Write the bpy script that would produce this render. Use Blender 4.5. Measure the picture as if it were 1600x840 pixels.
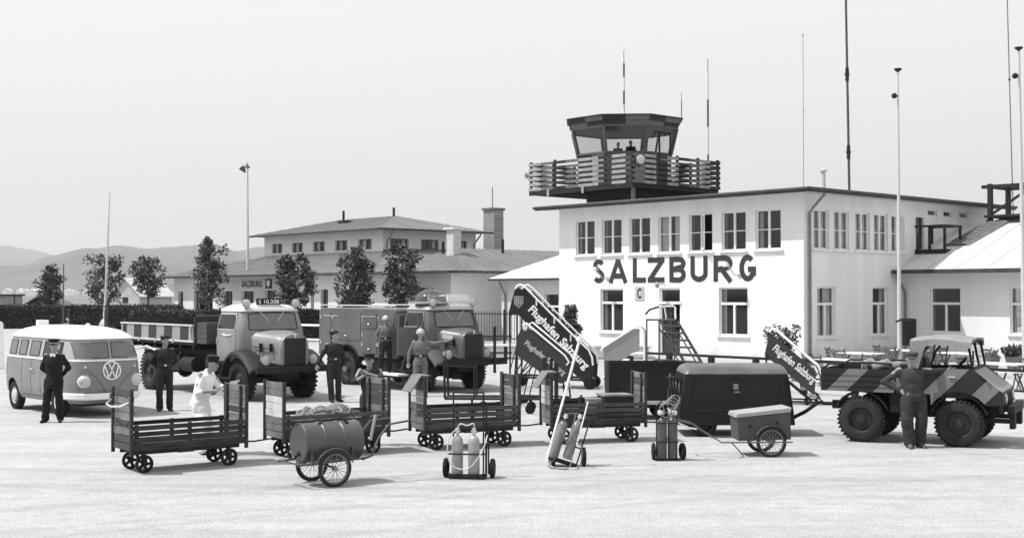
import bpy, bmesh, math, random
from math import sin, cos, pi, radians as R, atan2, sqrt
from mathutils import Vector, Matrix, Euler, noise as mnoise
random.seed(7)
for o in list(bpy.data.objects): bpy.data.objects.remove(o)
S = bpy.context.scene
COL = S.collection
# ------------------------------------------------------------------ camera, sky, sun, exposure
CAMH = 2.65
cd = bpy.data.cameras.new('camera'); cam = bpy.data.objects.new('camera', cd); COL.objects.link(cam)
cam.location = (0, 0, CAMH); TILT = math.atan(38/1970.)
cam.rotation_euler = (pi/2 + TILT, 0, 0)
cd.sensor_width = 36; cd.lens = 1970/1600*36; cd.clip_start = .3; cd.clip_end = 40000
S.camera = cam
SUN_EL = R(59); SUN_AZ = R(6)          # light travels towards +x, slightly away from the camera
W = bpy.data.worlds.new('World'); S.world = W; W.use_nodes = True
nt = W.node_tree; bg = nt.nodes['Background']
sky = nt.nodes.new('ShaderNodeTexSky'); sky.sky_type = 'NISHITA'; sky.sun_disc = False
sky.sun_elevation = SUN_EL; sky.sun_rotation = atan2(-cos(SUN_AZ), -sin(SUN_AZ)); sky.dust_density = 3.0; sky.air_density = 2.5
bw = nt.nodes.new('ShaderNodeSeparateColor')   # black and white film of the time was blue sensitive: keep the sky's blue channel as grey
nt.links.new(sky.outputs[0], bw.inputs[0]); ma = nt.nodes.new('ShaderNodeMath'); ma.operation = 'MULTIPLY_ADD'; ma.inputs[1].default_value = .24; ma.inputs[2].default_value = 3.45   # thin even veil of cloud over the blue
nt.links.new(bw.outputs[2], ma.inputs[0]); nt.links.new(ma.outputs[0], bg.inputs[0]); bg.inputs[1].default_value = 0.15
sd_ = bpy.data.lights.new('sun', 'SUN'); sd_.energy = 3.8; sd_.angle = R(.5); sd_.color = (1, 1, 1)
sun = bpy.data.objects.new('sun', sd_); COL.objects.link(sun)
sun.rotation_euler = Vector((cos(SUN_AZ)*cos(SUN_EL), sin(SUN_AZ)*cos(SUN_EL), -sin(SUN_EL))).to_track_quat('-Z', 'Y').to_euler()
sun.location = (-20, 0, 40)
S.view_settings.view_transform = 'Standard'; S.view_settings.look = 'None'
S.view_settings.exposure = 0.5; S.view_settings.gamma = 1
# ------------------------------------------------------------------ materials (the photograph is black and white: all greys)
MATS = {}
def M(name, v, rough=.75, var=.12, sc=2.0, fine=.06, bump=0.0, bsc=40., metal=0., spec=.25, v2=None, streak=None, co='Object'):
    if name in MATS: return MATS[name]
    m = bpy.data.materials.new(name); m.use_nodes = True; n = m.node_tree.nodes; l = m.node_tree.links
    p = n['Principled BSDF']; p.inputs['Roughness'].default_value = rough; p.inputs['Metallic'].default_value = metal
    p.inputs['Specular IOR Level'].default_value = spec
    tc = n.new('ShaderNodeTexCoord')
    mp = n.new('ShaderNodeMapping'); l.new(tc.outputs[co], mp.inputs[0])
    if streak: mp.inputs['Scale'].default_value = streak
    n1 = n.new('ShaderNodeTexNoise'); n1.inputs['Scale'].default_value = sc; n1.inputs['Detail'].default_value = 4; l.new(mp.outputs[0], n1.inputs[0])
    n2 = n.new('ShaderNodeTexNoise'); n2.inputs['Scale'].default_value = sc*11; n2.inputs['Detail'].default_value = 3; l.new(tc.outputs[co], n2.inputs[0])
    r1 = n.new('ShaderNodeMapRange'); l.new(n1.outputs[0], r1.inputs[0]); r1.inputs[1].default_value = .3; r1.inputs[2].default_value = .7
    r1.inputs[3].default_value = v*(1-var); r1.inputs[4].default_value = v*(1+var) if v2 is None else v2
    r2 = n.new('ShaderNodeMapRange'); l.new(n2.outputs[0], r2.inputs[0]); r2.inputs[1].default_value = .3; r2.inputs[2].default_value = .7
    r2.inputs[3].default_value = 1-fine; r2.inputs[4].default_value = 1+fine
    mu = n.new('ShaderNodeMath'); mu.operation = 'MULTIPLY'; l.new(r1.outputs[0], mu.inputs[0]); l.new(r2.outputs[0], mu.inputs[1])
    l.new(mu.outputs[0], p.inputs['Base Color'])
    if bump:
        n3 = n.new('ShaderNodeTexNoise'); n3.inputs['Scale'].default_value = bsc; n3.inputs['Detail'].default_value = 4; l.new(tc.outputs[co], n3.inputs[0])
        b = n.new('ShaderNodeBump'); b.inputs['Strength'].default_value = bump; b.inputs['Distance'].default_value = .02
        l.new(n3.outputs[0], b.inputs['Height']); l.new(b.outputs[0], p.inputs['Normal'])
    MATS[name] = m; return m
def glass(name, tint=.35, gl=.12):
    m = bpy.data.materials.new(name); m.use_nodes = True; n = m.node_tree.nodes; l = m.node_tree.links
    n.remove(n['Principled BSDF']); out = n['Material Output']
    t = n.new('ShaderNodeBsdfTransparent'); t.inputs[0].default_value = (tint, tint, tint, 1)
    g = n.new('ShaderNodeBsdfGlossy'); g.inputs['Roughness'].default_value = .03; g.inputs[0].default_value = (.9, .9, .9, 1)
    lw = n.new('ShaderNodeLayerWeight'); lw.inputs[0].default_value = gl
    mr = n.new('ShaderNodeMapRange'); mr.inputs[3].default_value = .05; mr.inputs[4].default_value = .9; l.new(lw.outputs[0], mr.inputs[0])
    mx = n.new('ShaderNodeMixShader'); l.new(mr.outputs[0], mx.inputs[0]); l.new(t.outputs[0], mx.inputs[1]); l.new(g.outputs[0], mx.inputs[2])
    l.new(mx.outputs[0], out.inputs[0]); MATS[name] = m; return m
plaster = M('white_plaster', .72, .9, .07, .8, .03, .25, 60, streak=(1.6, 1.6, .22))
plaster_shade = plaster
def splash(m_, hgt=.55, dark=.80):   # rain-splashed dirt along the foot of a rendered wall
    n = m_.node_tree.nodes; l = m_.node_tree.links; p = n['Principled BSDF']; src = p.inputs['Base Color'].links[0].from_socket
    tc = n.new('ShaderNodeTexCoord'); sp = n.new('ShaderNodeSeparateXYZ'); l.new(tc.outputs['Object'], sp.inputs[0]); nz = n.new('ShaderNodeTexNoise'); nz.inputs['Scale'].default_value = 1.7; nz.inputs['Detail'].default_value = 6; l.new(tc.outputs['Object'], nz.inputs[0])
    a = n.new('ShaderNodeMath'); a.operation = 'MULTIPLY_ADD'; l.new(nz.outputs[0], a.inputs[0]); a.inputs[1].default_value = -1.1; l.new(sp.outputs[2], a.inputs[2])
    mr = n.new('ShaderNodeMapRange'); mr.inputs[1].default_value = -.45; mr.inputs[2].default_value = hgt-.45; mr.inputs[3].default_value = dark; mr.inputs[4].default_value = 1.; l.new(a.outputs[0], mr.inputs[0])
    mu = n.new('ShaderNodeMath'); mu.operation = 'MULTIPLY'; l.new(src, mu.inputs[0]); l.new(mr.outputs[0], mu.inputs[1]); l.new(mu.outputs[0], p.inputs['Base Color'])
splash(plaster)
tan_plaster = M('grey_plaster', .60, .9, .06, .4, .03, .25, 50)
tan_dark = M('darker_grey_plaster', .42, .9, .06, .4, .03, .2, 50)
white_paint = M('white_paint', .8, .5, .05, 3)
white_wood = M('white_window_paint', .74, .55, .06, 5)
black_paint = M('black_paint', .011, .6, .2, 3, spec=.2)
iron = M('dark_iron', .014, .65, .3, 6, .15)
dark_wood = M('dark_wood', .018, .8, .35, 3, .2, .3, 30)
cart_wood = M('cart_planks', .036, .85, .5, 3, .2, .3, 30, streak=(1, 8, 8))
cart_b = M('cart_planks_faded', .06, .85, .4, 3, .2, .3, 30, streak=(1, 8, 8)); cart_c = M('cart_planks_dark', .026, .8, .5, 3, .2, .3, 30, streak=(1, 8, 8))
cart_light = M('worn_cart_planks', .15, .8, .35, 4, .2, .3, 30)
mid_wood = M('mid_wood', .2, .8, .3, 3, .15, .3, 30)
rubber = M('rubber', .014, .9, .2, 5, .15)
dust_rubber = M('dusty_rubber', .026, .9, .3, 6, .15)
roof_metal = M('roof_sheet', .60, .55, .12, .5, .08)
roof_grey = M('grey_roof_sheet', .165, .6, .2, .8, .1, streak=(1, 1, 1))
gutter_m = M('gutter_metal', .05, .6, .25, 2)
pipe_m = M('pipe_metal', .20, .6, .2, 3)
letter_m = M('sign_letter_paint', .035, .6, .15, 3)
win_glass = glass('window_glass', .7, .2)
car_glass = glass('vehicle_glass', .42, .25)
clear_glass = glass('clear_glass', .8, .2)
curtain_m = M('curtain', .8, .9, .1, 3)
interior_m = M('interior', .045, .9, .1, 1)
chrome = M('bright_metal', .75, .25, .05, 3, metal=.7)
lamp_glass = M('lamp_lens', .5, .15, .05, 3, spec=.8)
skin = M('skin', .27, .6, .08, 8)
# ------------------------------------------------------------------ mesh builder
class MB:
    def __init__(s, T=None): s.v = []; s.f = []; s.mi = []; s.mats = []; s.cur = 0; s.T = T
    def use(s, mat):
        if mat not in s.mats: s.mats.append(mat)
        s.cur = s.mats.index(mat); return s
    def add(s, vs, fs):
        b = len(s.v); T = s.T
        for p in vs:
            p = Vector(p); s.v.append(T @ p if T else p)
        for f in fs: s.f.append([b+i for i in f]); s.mi.append(s.cur)
        return s
    def box(s, cx, cy, cz, sx, sy, sz, rot=None):
        vs = []
        for dx in (-.5, .5):
            for dy in (-.5, .5):
                for dz in (-.5, .5):
                    p = Vector((dx*sx, dy*sy, dz*sz))
                    if rot is not None: p = rot @ p
                    vs.append((p.x+cx, p.y+cy, p.z+cz))
        return s.add(vs, [(0, 1, 3, 2), (4, 6, 7, 5), (0, 4, 5, 1), (2, 3, 7, 6), (0, 2, 6, 4), (1, 5, 7, 3)])
    def b2(s, x0, x1, y0, y1, z0, z1): return s.box((x0+x1)/2, (y0+y1)/2, (z0+z1)/2, abs(x1-x0), abs(y1-y0), abs(z1-z0))
    def beam(s, p0, p1, w, h, up=(0, 0, 1)):
        p0 = Vector(p0); p1 = Vector(p1); d = p1-p0; L = d.length
        if L < 1e-6: return s
        x = d/L; u = Vector(up)
        if abs(x.dot(u)) > .98: u = Vector((1, 0, 0))
        y = u.cross(x).normalized(); z = x.cross(y)
        rot = Matrix((x, y, z)).transposed(); c = (p0+p1)/2
        return s.box(c.x, c.y, c.z, L, w, h, rot)
    def prism(s, poly, axis, a, b):
        n = len(poly)
        def P(p, t):
            return {'y': (p[0], t, p[1]), 'x': (t, p[0], p[1]), 'z': (p[0], p[1], t)}[axis]
        vs = [P(p, a) for p in poly]+[P(p, b) for p in poly]
        fs = [tuple(range(n)), tuple(range(2*n-1, n-1, -1))]+[(i, (i+1) % n, n+(i+1) % n, n+i) for i in range(n)]
        return s.add(vs, fs)
    def loft(s, rings, caps=True, closed=True):
        n = len(rings[0]); vs = [p for r in rings for p in r]; fs = []
        for k in range(len(rings)-1):
            for i in range(n if closed else n-1):
                j = (i+1) % n; fs.append((k*n+i, k*n+j, (k+1)*n+j, (k+1)*n+i))
        if caps: fs.append(tuple(range(n))); fs.append(tuple((len(rings)-1)*n+i for i in reversed(range(n))))
        return s.add(vs, fs)
    def tube(s, p0, p1, r, n=8, r2=None): return s.path([p0, p1], r, n, r2)
    def path(s, pts, r, n=8, r2=None, caps=True, closed=False):
        pts = [Vector(p) for p in pts]; rings = []; prev = None; m = len(pts)
        for i, p in enumerate(pts):
            if closed: d = (pts[(i+1) % m]-pts[i-1])
            else: d = (pts[min(i+1, m-1)]-pts[max(i-1, 0)])
            if d.length < 1e-9: d = Vector((0, 0, 1))
            d.normalize()
            if prev is None:
                u = Vector((0, 0, 1)) if abs(d.z) < .9 else Vector((1, 0, 0)); u = (u-d*u.dot(d)).normalized()
            else:
                u = prev-d*prev.dot(d); u = u.normalized() if u.length > 1e-6 else prev
            prev = u; w = d.cross(u)
            rr = r if r2 is None else r+(r2-r)*i/(m-1)
            rings.append([p+(u*cos(2*pi*k/n)+w*sin(2*pi*k/n))*rr for k in range(n)])
        if closed: rings.append(rings[0]); caps = False
        return s.loft(rings, caps)
    def lathe(s, prof, c=(0, 0, 0), axis='z', n=20, caps=True, a0=0, a1=2*pi):
        full = abs(a1-a0-2*pi) < 1e-6; rings = []; c = Vector(c)
        for (r, h) in prof:
            ring = []
            for k in range(n if full else n+1):
                a = a0+(a1-a0)*k/n; q = (r*cos(a), r*sin(a), h)
                q = {'z': q, 'y': (q[0], q[2], q[1]), 'x': (q[2], q[0], q[1])}[axis]
                ring.append(c+Vector(q))
            rings.append(ring)
        return s.loft(rings, caps and full, full)
    def sphere(s, c, rx, ry=None, rz=None, n=12, m=8, rot=None):
        ry = rx if ry is None else ry; rz = rx if rz is None else rz; c = Vector(c); rings = []
        for i in range(m+1):
            t = pi*i/m; t = min(max(t, .06), pi-.06)
            ring = []
            for k in range(n):
                a = 2*pi*k/n; p = Vector((rx*sin(t)*cos(a), ry*sin(t)*sin(a), rz*cos(t)))
                if rot is not None: p = rot @ p
                ring.append(c+p)
            rings.append(ring)
        return s.loft(rings)
    def torus(s, c, Rr, r, axis='y', n=28, m=8):
        pr = [(Rr+r*cos(2*pi*k/m), r*sin(2*pi*k/m)) for k in range(m+1)]
        return s.lathe(pr, c, axis, n, caps=False)
    def patch(s, fn, u0, u1, v0, v1, nu=6, nv=3, th=0):
        vs = [fn(u0+(u1-u0)*i/nu, v0+(v1-v0)*j/nv) for j in range(nv+1) for i in range(nu+1)]
        fs = [(j*(nu+1)+i, j*(nu+1)+i+1, (j+1)*(nu+1)+i+1, (j+1)*(nu+1)+i) for j in range(nv) for i in range(nu)]
        return s.add(vs, fs)
def catmull(pts, n=5, closed=False):
    P_ = [Vector(p) for p in pts]; m = len(P_); out = []
    for i in range(m if closed else m-1):
        a, b, c, d = (P_[(i-1) % m], P_[i], P_[(i+1) % m], P_[(i+2) % m]) if closed else (P_[max(i-1, 0)], P_[i], P_[i+1], P_[min(i+2, m-1)])
        for k in range(n):
            t = k/n; out.append(.5*((2*b)+(c-a)*t+(2*a-5*b+4*c-d)*t*t+(3*b-a-3*c+d)*t**3))
    if not closed: out.append(P_[-1])
    return out
def link(o, parent=None):
    COL.objects.link(o)
    if parent is not None: o.parent = parent
    return o
def obj(name, mb, mat=None, parent=None, smooth=None, bevel=0, recalc=True):
    me = bpy.data.meshes.new(name); me.from_pydata([tuple(p) for p in mb.v], [], mb.f)
    mats = mb.mats if mb.mats else [mat]
    for m in mats: me.materials.append(m)
    if mb.mats: me.polygons.foreach_set('material_index', mb.mi)
    me.update()
    if recalc:
        bm = bmesh.new(); bm.from_mesh(me); bmesh.ops.recalc_face_normals(bm, faces=bm.faces); bm.to_mesh(me); bm.free()
    if smooth:
        me.polygons.foreach_set('use_smooth', [True]*len(me.polygons)); me.set_sharp_from_angle(angle=R(smooth))
    o = bpy.data.objects.new(name, me); link(o, parent)
    if bevel:
        b = o.modifiers.new('bevel', 'BEVEL'); b.width = bevel; b.segments = 2; b.limit_method = 'ANGLE'; b.angle_limit = R(40)
    return o
def tag(o, label=None, cat=None, group=None, kind=None):
    if label: o['label'] = label
    if cat: o['category'] = cat
    if group: o['group'] = group
    if kind: o['kind'] = kind
    return o
def thing(name, label, cat, loc=(0, 0, 0), rz=0., group=None):
    o = bpy.data.objects.new(name, None); o.location = loc; o.rotation_euler = (0, 0, rz); link(o); o.empty_display_size = .2
    return tag(o, label, cat, group)
def copy_tree(o, parent=None):
    c = o.copy(); link(c)
    if parent is not None:
        c.parent = parent
    for ch in [k for k in list(bpy.data.objects) if k.parent is o]: copy_tree(ch, c)
    return c
def G(px, py, z=0.):
    a = (px-800)/1970.; b = (420-py)/1970.; rz = sin(TILT)+b*cos(TILT); ry = cos(TILT)-b*sin(TILT)
    t = (z-CAMH)/rz; return Vector((a*t, ry*t, z))
def AT(px, py, Y):
    a = (px-800)/1970.; b = (420-py)/1970.; rz = sin(TILT)+b*cos(TILT); ry = cos(TILT)-b*sin(TILT)
    t = Y/ry; return Vector((a*t, Y, CAMH+rz*t))
def text_mesh(body, size=1., offset=0., extrude=.01, align='LEFT', space=1.):
    cu = bpy.data.curves.new('txt', 'FONT'); cu.body = body; cu.size = size; cu.offset = offset; cu.extrude = extrude; cu.align_x = align
    cu.space_character = space; cu.resolution_u = 4
    to = bpy.data.objects.new('txt', cu); COL.objects.link(to)
    dg = bpy.context.evaluated_depsgraph_get(); me = bpy.data.meshes.new_from_object(to.evaluated_get(dg))
    bpy.data.objects.remove(to); return me
def text_obj(name, body, mat, parent, fit, place, offset=.02, extrude=.01, space=1.):
    """fit=(w,h) bounding box; place = function (u,v,n) -> local point"""
    me = text_mesh(body, 1., offset, .5, space=space); me.materials.clear(); me.materials.append(mat)
    xs = [v.co.x for v in me.vertices]; ys = [v.co.y for v in me.vertices]; x0, x1, y0, y1 = min(xs), max(xs), min(ys), max(ys)
    for v in me.vertices:
        u = (v.co.x-x0)/(x1-x0)*fit[0]; w = (v.co.y-y0)/(y1-y0)*fit[1]; q = extrude if v.co.z > 0 else 0.
        v.co = place(u, w, q)
    me.update(); o = bpy.data.objects.new(name, me); link(o, parent); return o
# ------------------------------------------------------------------ ground, field, hills, air
def struct(name, mb, mat, smooth=None, recalc=True):
    return tag(obj(name, mb, mat, None, smooth, recalc=recalc), kind='structure')
def ground_mat():
    m = bpy.data.materials.new('apron_gravel'); m.use_nodes = True; n = m.node_tree.nodes; l = m.node_tree.links; p = n['Principled BSDF']
    p.inputs['Roughness'].default_value = .95; p.inputs['Specular IOR Level'].default_value = .15
    tc = n.new('ShaderNodeTexCoord'); acc = None
    def ns(scale, lo, hi, detail=4, stretch=None, dist=0):
        nonlocal acc
        src = tc.outputs['Object']
        if stretch:
            mp = n.new('ShaderNodeMapping'); mp.inputs['Scale'].default_value = stretch; mp.inputs['Rotation'].default_value = (0, 0, R(-12)); l.new(src, mp.inputs[0]); src = mp.outputs[0]
        t = n.new('ShaderNodeTexNoise'); t.inputs['Scale'].default_value = scale; t.inputs['Detail'].default_value = detail; t.inputs['Distortion'].default_value = dist; l.new(src, t.inputs[0])
        r = n.new('ShaderNodeMapRange'); r.inputs[1].default_value = .33; r.inputs[2].default_value = .67; r.inputs[3].default_value = lo; r.inputs[4].default_value = hi; l.new(t.outputs[0], r.inputs[0])
        if acc is None: acc = r.outputs[0]
        else:
            mu = n.new('ShaderNodeMath'); mu.operation = 'MULTIPLY'; l.new(acc, mu.inputs[0]); l.new(r.outputs[0], mu.inputs[1]); acc = mu.outputs[0]
        return t
    ns(.13, .365, .40); ns(.9, .94, 1.05, 6, (.35, 1.6, 1), 1.2); ns(4.5, .95, 1.04, 6); ns(1.7, .95, 1.03, 3); ns(.28, .93, 1.03, 9, (.06, 2.2, 1), 2.5); ns(2.6, 1.02, .93, 2, None, 3); t = ns(38, .78, 1.18, 2); ns(.5, .95, 1.04, 8, (.15, 3, 1), .6)
    # worn tyre tracks: pairs of wide arcs, broken up by noise
    brk = n.new('ShaderNodeTexNoise'); brk.inputs['Scale'].default_value = .6; brk.inputs['Detail'].default_value = 5; l.new(tc.outputs['Object'], brk.inputs[0])
    for (cx, cy, r0, dk) in ((3, 62, 44.2, .90), (3, 62, 45.7, .90), (-30, 60, 50.5, .92), (-30, 60, 52.0, .92), (26, -30, 52.0, .91), (26, -30, 53.6, .91), (-8, -60, 77.5, .93), (-8, -60, 79.1, .93), (40, 40, 36.0, .92), (40, 40, 37.6, .92)):
        vm = n.new('ShaderNodeVectorMath'); vm.operation = 'DISTANCE'; vm.inputs[1].default_value = (cx, cy, 0); l.new(tc.outputs['Object'], vm.inputs[0])
        s1 = n.new('ShaderNodeMath'); s1.operation = 'SUBTRACT'; s1.inputs[1].default_value = r0; l.new(vm.outputs['Value'], s1.inputs[0])
        s2 = n.new('ShaderNodeMath'); s2.operation = 'ABSOLUTE'; l.new(s1.outputs[0], s2.inputs[0]); s3 = n.new('ShaderNodeMath'); s3.operation = 'MULTIPLY_ADD'; l.new(brk.outputs[0], s3.inputs[0]); s3.inputs[1].default_value = .35; l.new(s2.outputs[0], s3.inputs[2])
        mr = n.new('ShaderNodeMapRange'); mr.inputs[1].default_value = .2; mr.inputs[2].default_value = .36; mr.inputs[3].default_value = dk; mr.inputs[4].default_value = 1.; l.new(s3.outputs[0], mr.inputs[0])
        mu = n.new('ShaderNodeMath'); mu.operation = 'MULTIPLY'; l.new(acc, mu.inputs[0]); l.new(mr.outputs[0], mu.inputs[1]); acc = mu.outputs[0]
    l.new(acc, p.inputs['Base Color'])
    b = n.new('ShaderNodeBump'); b.inputs['Strength'].default_value = .35; b.inputs['Distance'].default_value = .02; l.new(t.outputs[0], b.inputs['Height']); l.new(b.outputs[0], p.inputs['Normal'])
    return m
g = MB(); g.add([(-6000, -60, 0), (6000, -60, 0), (6000, 7600, 0), (-6000, 7600, 0)], [(0, 1, 2, 3)]); struct('ground', g, M('far_meadow', .085, .95, .35, .02, .25))
g = MB(); g.add([(-150, -40, .004), (150, -40, .004), (150, 99, .004), (-150, 99, .004)], [(0, 1, 2, 3)]); struct('apron', g, ground_mat())
g = MB(); g.add([(-1500, 99, .006), (1500, 99, .006), (1500, 1650, .006), (-1500, 1650, .006)], [(0, 1, 2, 3)])
struct('field', g, M('dry_meadow', .15, .95, .4, .035, .3, streak=(1, .25, 1)))
def hills(name, Y, pts, mat, depth, seed):
    mb = MB(); xs = []; 
    n = 260; x0, x1 = pts[0][0], pts[-1][0]
    def H(px):
        for (a, ya), (b, yb) in zip(pts, pts[1:]):
            if a <= px <= b:
                t = (px-a)/(b-a); t = t*t*(3-2*t); return ya+(yb-ya)*t
        return pts[-1][1]
    rows = [[], [], [], []]
    for i in range(n+1):
        px = x0+(x1-x0)*i/n; y = H(px); p = AT(px, y, Y); h = max(p.z, 0)+(mnoise.noise(Vector((i*.31, seed, 0)))*.03+mnoise.noise(Vector((i*.9, seed, 4)))*.015)*p.z
        for k, (dy, f_) in enumerate(((-depth, 0.), (-depth*.45, .55), (0, 1.), (depth*.8, 0.))):
            hh = h*f_*(1+.12*mnoise.noise(Vector((i*.12, k*3.1, seed)))*(1 if k == 1 else 0))
            rows[k].append((p.x*(Y+dy)/Y, Y+dy, hh-(2 if f_ == 0 else 0)))
    mb.loft(rows, caps=False, closed=False)
    return struct(name, mb, mat, smooth=60)
hill_m = M('wooded_hill', .10, .95, .3, .004, .2)
hills('hills', 2600, [(-400, 420), (-120, 425), (-30, 414), (40, 414), (75, 400), (140, 388), (190, 384), (235, 388), (270, 385), (330, 382), (372, 392), (405, 385), (440, 390), (520, 402), (700, 410), (900, 415), (1400, 425), (2100, 440)], hill_m, 900, 1.3)
hills('mountains', 5200, [(-700, 420), (-300, 400), (-60, 390), (10, 383), (40, 388), (100, 401), (200, 404), (400, 410), (900, 420), (2000, 430)], hill_m, 1500, 8.8)
g = MB(); g.b2(-6200, 6200, -80, 7800, -3.2, 380)
hz = bpy.data.materials.new('haze_air'); hz.use_nodes = True; hn = hz.node_tree.nodes; hn.remove(hn['Principled BSDF'])
pv = hn.new('ShaderNodeVolumePrincipled'); pv.inputs['Color'].default_value = (.95, .95, .95, 1); pv.inputs['Density'].default_value = .00019; pv.inputs['Anisotropy'].default_value = .2
hz.node_tree.links.new(pv.outputs[0], hn['Material Output'].inputs['Volume'])
haze = tag(obj('haze', g, hz), kind='stuff'); haze['label'] = 'pale summer haze over the airfield and the hills'
# distant pale town along the horizon
g = MB(); rnd = random.Random(3)
for i in range(230):
    x = -950+i*6+rnd.uniform(-3, 3); y = 1480+rnd.uniform(-20, 80); w = rnd.uniform(7, 12); h = rnd.uniform(4, 7)
    g.b2(x-w/2, x+w/2, y-3, y+3, 0, h); g.prism([(x-w/2-.2, h), (x+w/2+.2, h), (x, h+rnd.uniform(.8, 2.6))], 'y', y-3.3, y+3.3)
tag(obj('distant_town', g, M('distant_white_wall', .8, .9, .1, .01)), 'row of tiny white roofs along the horizon before the hills', 'town', kind='stuff')
# ------------------------------------------------------------------ buildings
HD = atan2(-.746, .666)
C0 = AT(1256, 458, 47.5); C0.z = 0
SIDE = Matrix(((0, -1, 0, 0), (1, 0, 0, 0), (0, 0, 1, 0), (0, 0, 0, 1)))     # face looking +x: (u, inward, z)
def TY(y0, x0=0): return Matrix.Translation((x0, y0, 0))
def wall(mb, u0, u1, z0, z1, ops, t=.35):
    """wall face at v=0, thickness inwards, rectangular openings (a,b,c,d)"""
    us = sorted({u0, u1, *[o[0] for o in ops], *[o[1] for o in ops]}); us = [u for u in us if u0 <= u <= u1]
    for a, b in zip(us, us[1:]):
        if b-a < 1e-4: continue
        c = (a+b)/2; col = sorted([(o[2], o[3]) for o in ops if o[0] <= c <= o[1]]); z = z0
        for (p, q) in col:
            if p > z: mb.b2(a, b, 0, t, z, p)
            z = q
        if z < z1: mb.b2(a, b, 0, t, z, z1)
def window(par, T, a, b, c, d, transom=None, mull=1, bars=0, depth=.12, fw=.06, curtain=.5, sill=True, frame=None, blind=None, wname='window', opened=False, rnd=random.Random(5)):
    fm = frame or white_wood
    w = MB(T)
    y0, y1 = depth-.04, depth+.03
    w.b2(a, b, y0, y1, c, c+fw); w.b2(a, b, y0, y1, d-fw, d); w.b2(a, a+fw, y0, y1, c+fw, d-fw); w.b2(b-fw, b, y0, y1, c+fw, d-fw)
    top = d
    if transom: w.b2(a+fw, b-fw, y0-.01, y1, transom-.05, transom+.05); top = transom
    for k in range(mull):
        u = a+(b-a)*(k+1)/(mull+1); w.b2(u-.045, u+.045, y0-.012, y1, c+fw, (top-.05) if transom else d-fw)
    for k in range(bars):
        z = c+(top-c)*(k+1)/(bars+1); w.b2(a+fw, b-fw, y0+.012, y1-.012, z-.016, z+.016)
    o = obj(wname, w, fm, par)
    p = MB(T); y = depth+.012
    if not opened: p.add([(a+fw, y, c+fw), (b-fw, y, c+fw), (b-fw, y, d-fw), (a+fw, y, d-fw)], [(0, 1, 2, 3)])
    else: p.add([(a+fw, y, c+fw), ((a+b)/2, y, c+fw), ((a+b)/2, y, d-fw), (a+fw, y, d-fw)], [(0, 1, 2, 3)])
    obj('pane', p, win_glass, o, recalc=False)
    if sill: s = MB(T); s.b2(a-.1, b+.1, -.09, depth-.045, c-.07, c-.004); obj('sill', s, white_wood, o)
    if curtain > 0:
        q = MB(T); W_ = (b-a)
        for (s0, s1) in ((a+.03, a+W_*curtain*.5), (b-W_*curtain*.5, b-.03)):
            n = 14; vs = []
            for i in range(n+1):
                u = s0+(s1-s0)*i/n; vv = depth+.12+.025*sin(i*1.9)
                vs += [(u, vv, c+.02), (u, vv, d-.03)]
            q.add(vs, [(2*i, 2*i+2, 2*i+3, 2*i+1) for i in range(n)])
        obj('curtain', q, curtain_m, o, recalc=False)
    return o
def hip(mb, x0, x1, y0, y1, z, pitch, ov=0, th=.10, apex=None):
    """hip roof over rectangle; ridge along the longer side"""
    x0 -= ov; x1 += ov; y0 -= ov; y1 += ov
    w = min(x1-x0, y1-y0)/2; h = w*math.tan(R(pitch))
    if (x1-x0) >= (y1-y0): r = [(x0+w, (y0+y1)/2), (x1-w, (y0+y1)/2)]
    else: r = [((x0+x1)/2, y0+w), ((x0+x1)/2, y1-w)]
    e = [(x0, y0), (x1, y0), (x1, y1), (x0, y1)]
    vs = [(p[0], p[1], z) for p in e]+[(p[0], p[1], z+th) for p in e]+[(r[0][0], r[0][1], z+th+h), (r[1][0], r[1][1], z+th+h)]
    fs = [(3, 2, 1, 0), (0, 1, 5, 4), (1, 2, 6, 5), (2, 3, 7, 6), (3, 0, 4, 7)]
    if (x1-x0) >= (y1-y0): fs += [(4, 5, 9, 8), (5, 6, 9), (6, 7, 8, 9), (7, 4, 8)]
    else: fs += [(4, 5, 8), (5, 6, 9, 8), (6, 7, 9), (7, 4, 8, 9)]
    mb.add(vs, fs); return z+th+h
def seams(mb, x0, x1, y0, y1, z, pitch, step, side='front', h=.03):
    """standing seams on a hip slope that faces -y or +x (eave given)"""
    tp = math.tan(R(pitch)); w = min(x1-x0, y1-y0)/2
    if side == 'front':
        x = x0+step
        while x < x1-.1:
            run = min(x-x0, x1-x, w); mb.beam((x, y0+.02, z+.015), (x, y0+run, z+run*tp+.015), .035, h); x += step
    else:
        y = y0+step
        while y < y1-.1:
            run = min(y-y0, y1-y, w); mb.beam((x1-.02, y, z+.015), (x1-run, y, z+run*tp+.015), .035, h); y += step
def downpipe(par, x, y, ztop, ox, oy, reach, name='downpipe', z0=.05):
    p = MB(); p.path([(x+ox*reach, y+oy*reach, ztop), (x+ox*reach, y+oy*reach, ztop-.15), (x+ox*reach*.8, y+oy*reach*.8, ztop-.28), (x+ox*.25, y+oy*.25, ztop-.6), (x+ox*.09, y+oy*.09, ztop-.8), (x+ox*.09, y+oy*.09, z0)], .055, 10)
    for z in (ztop-1.6, ztop-3.4): 
        if z > .3: p.torus((x+ox*.09, y+oy*.09, z), .06, .015, 'z', 12, 6)
    obj(name, p, pipe_m, par, smooth=50)
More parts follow.
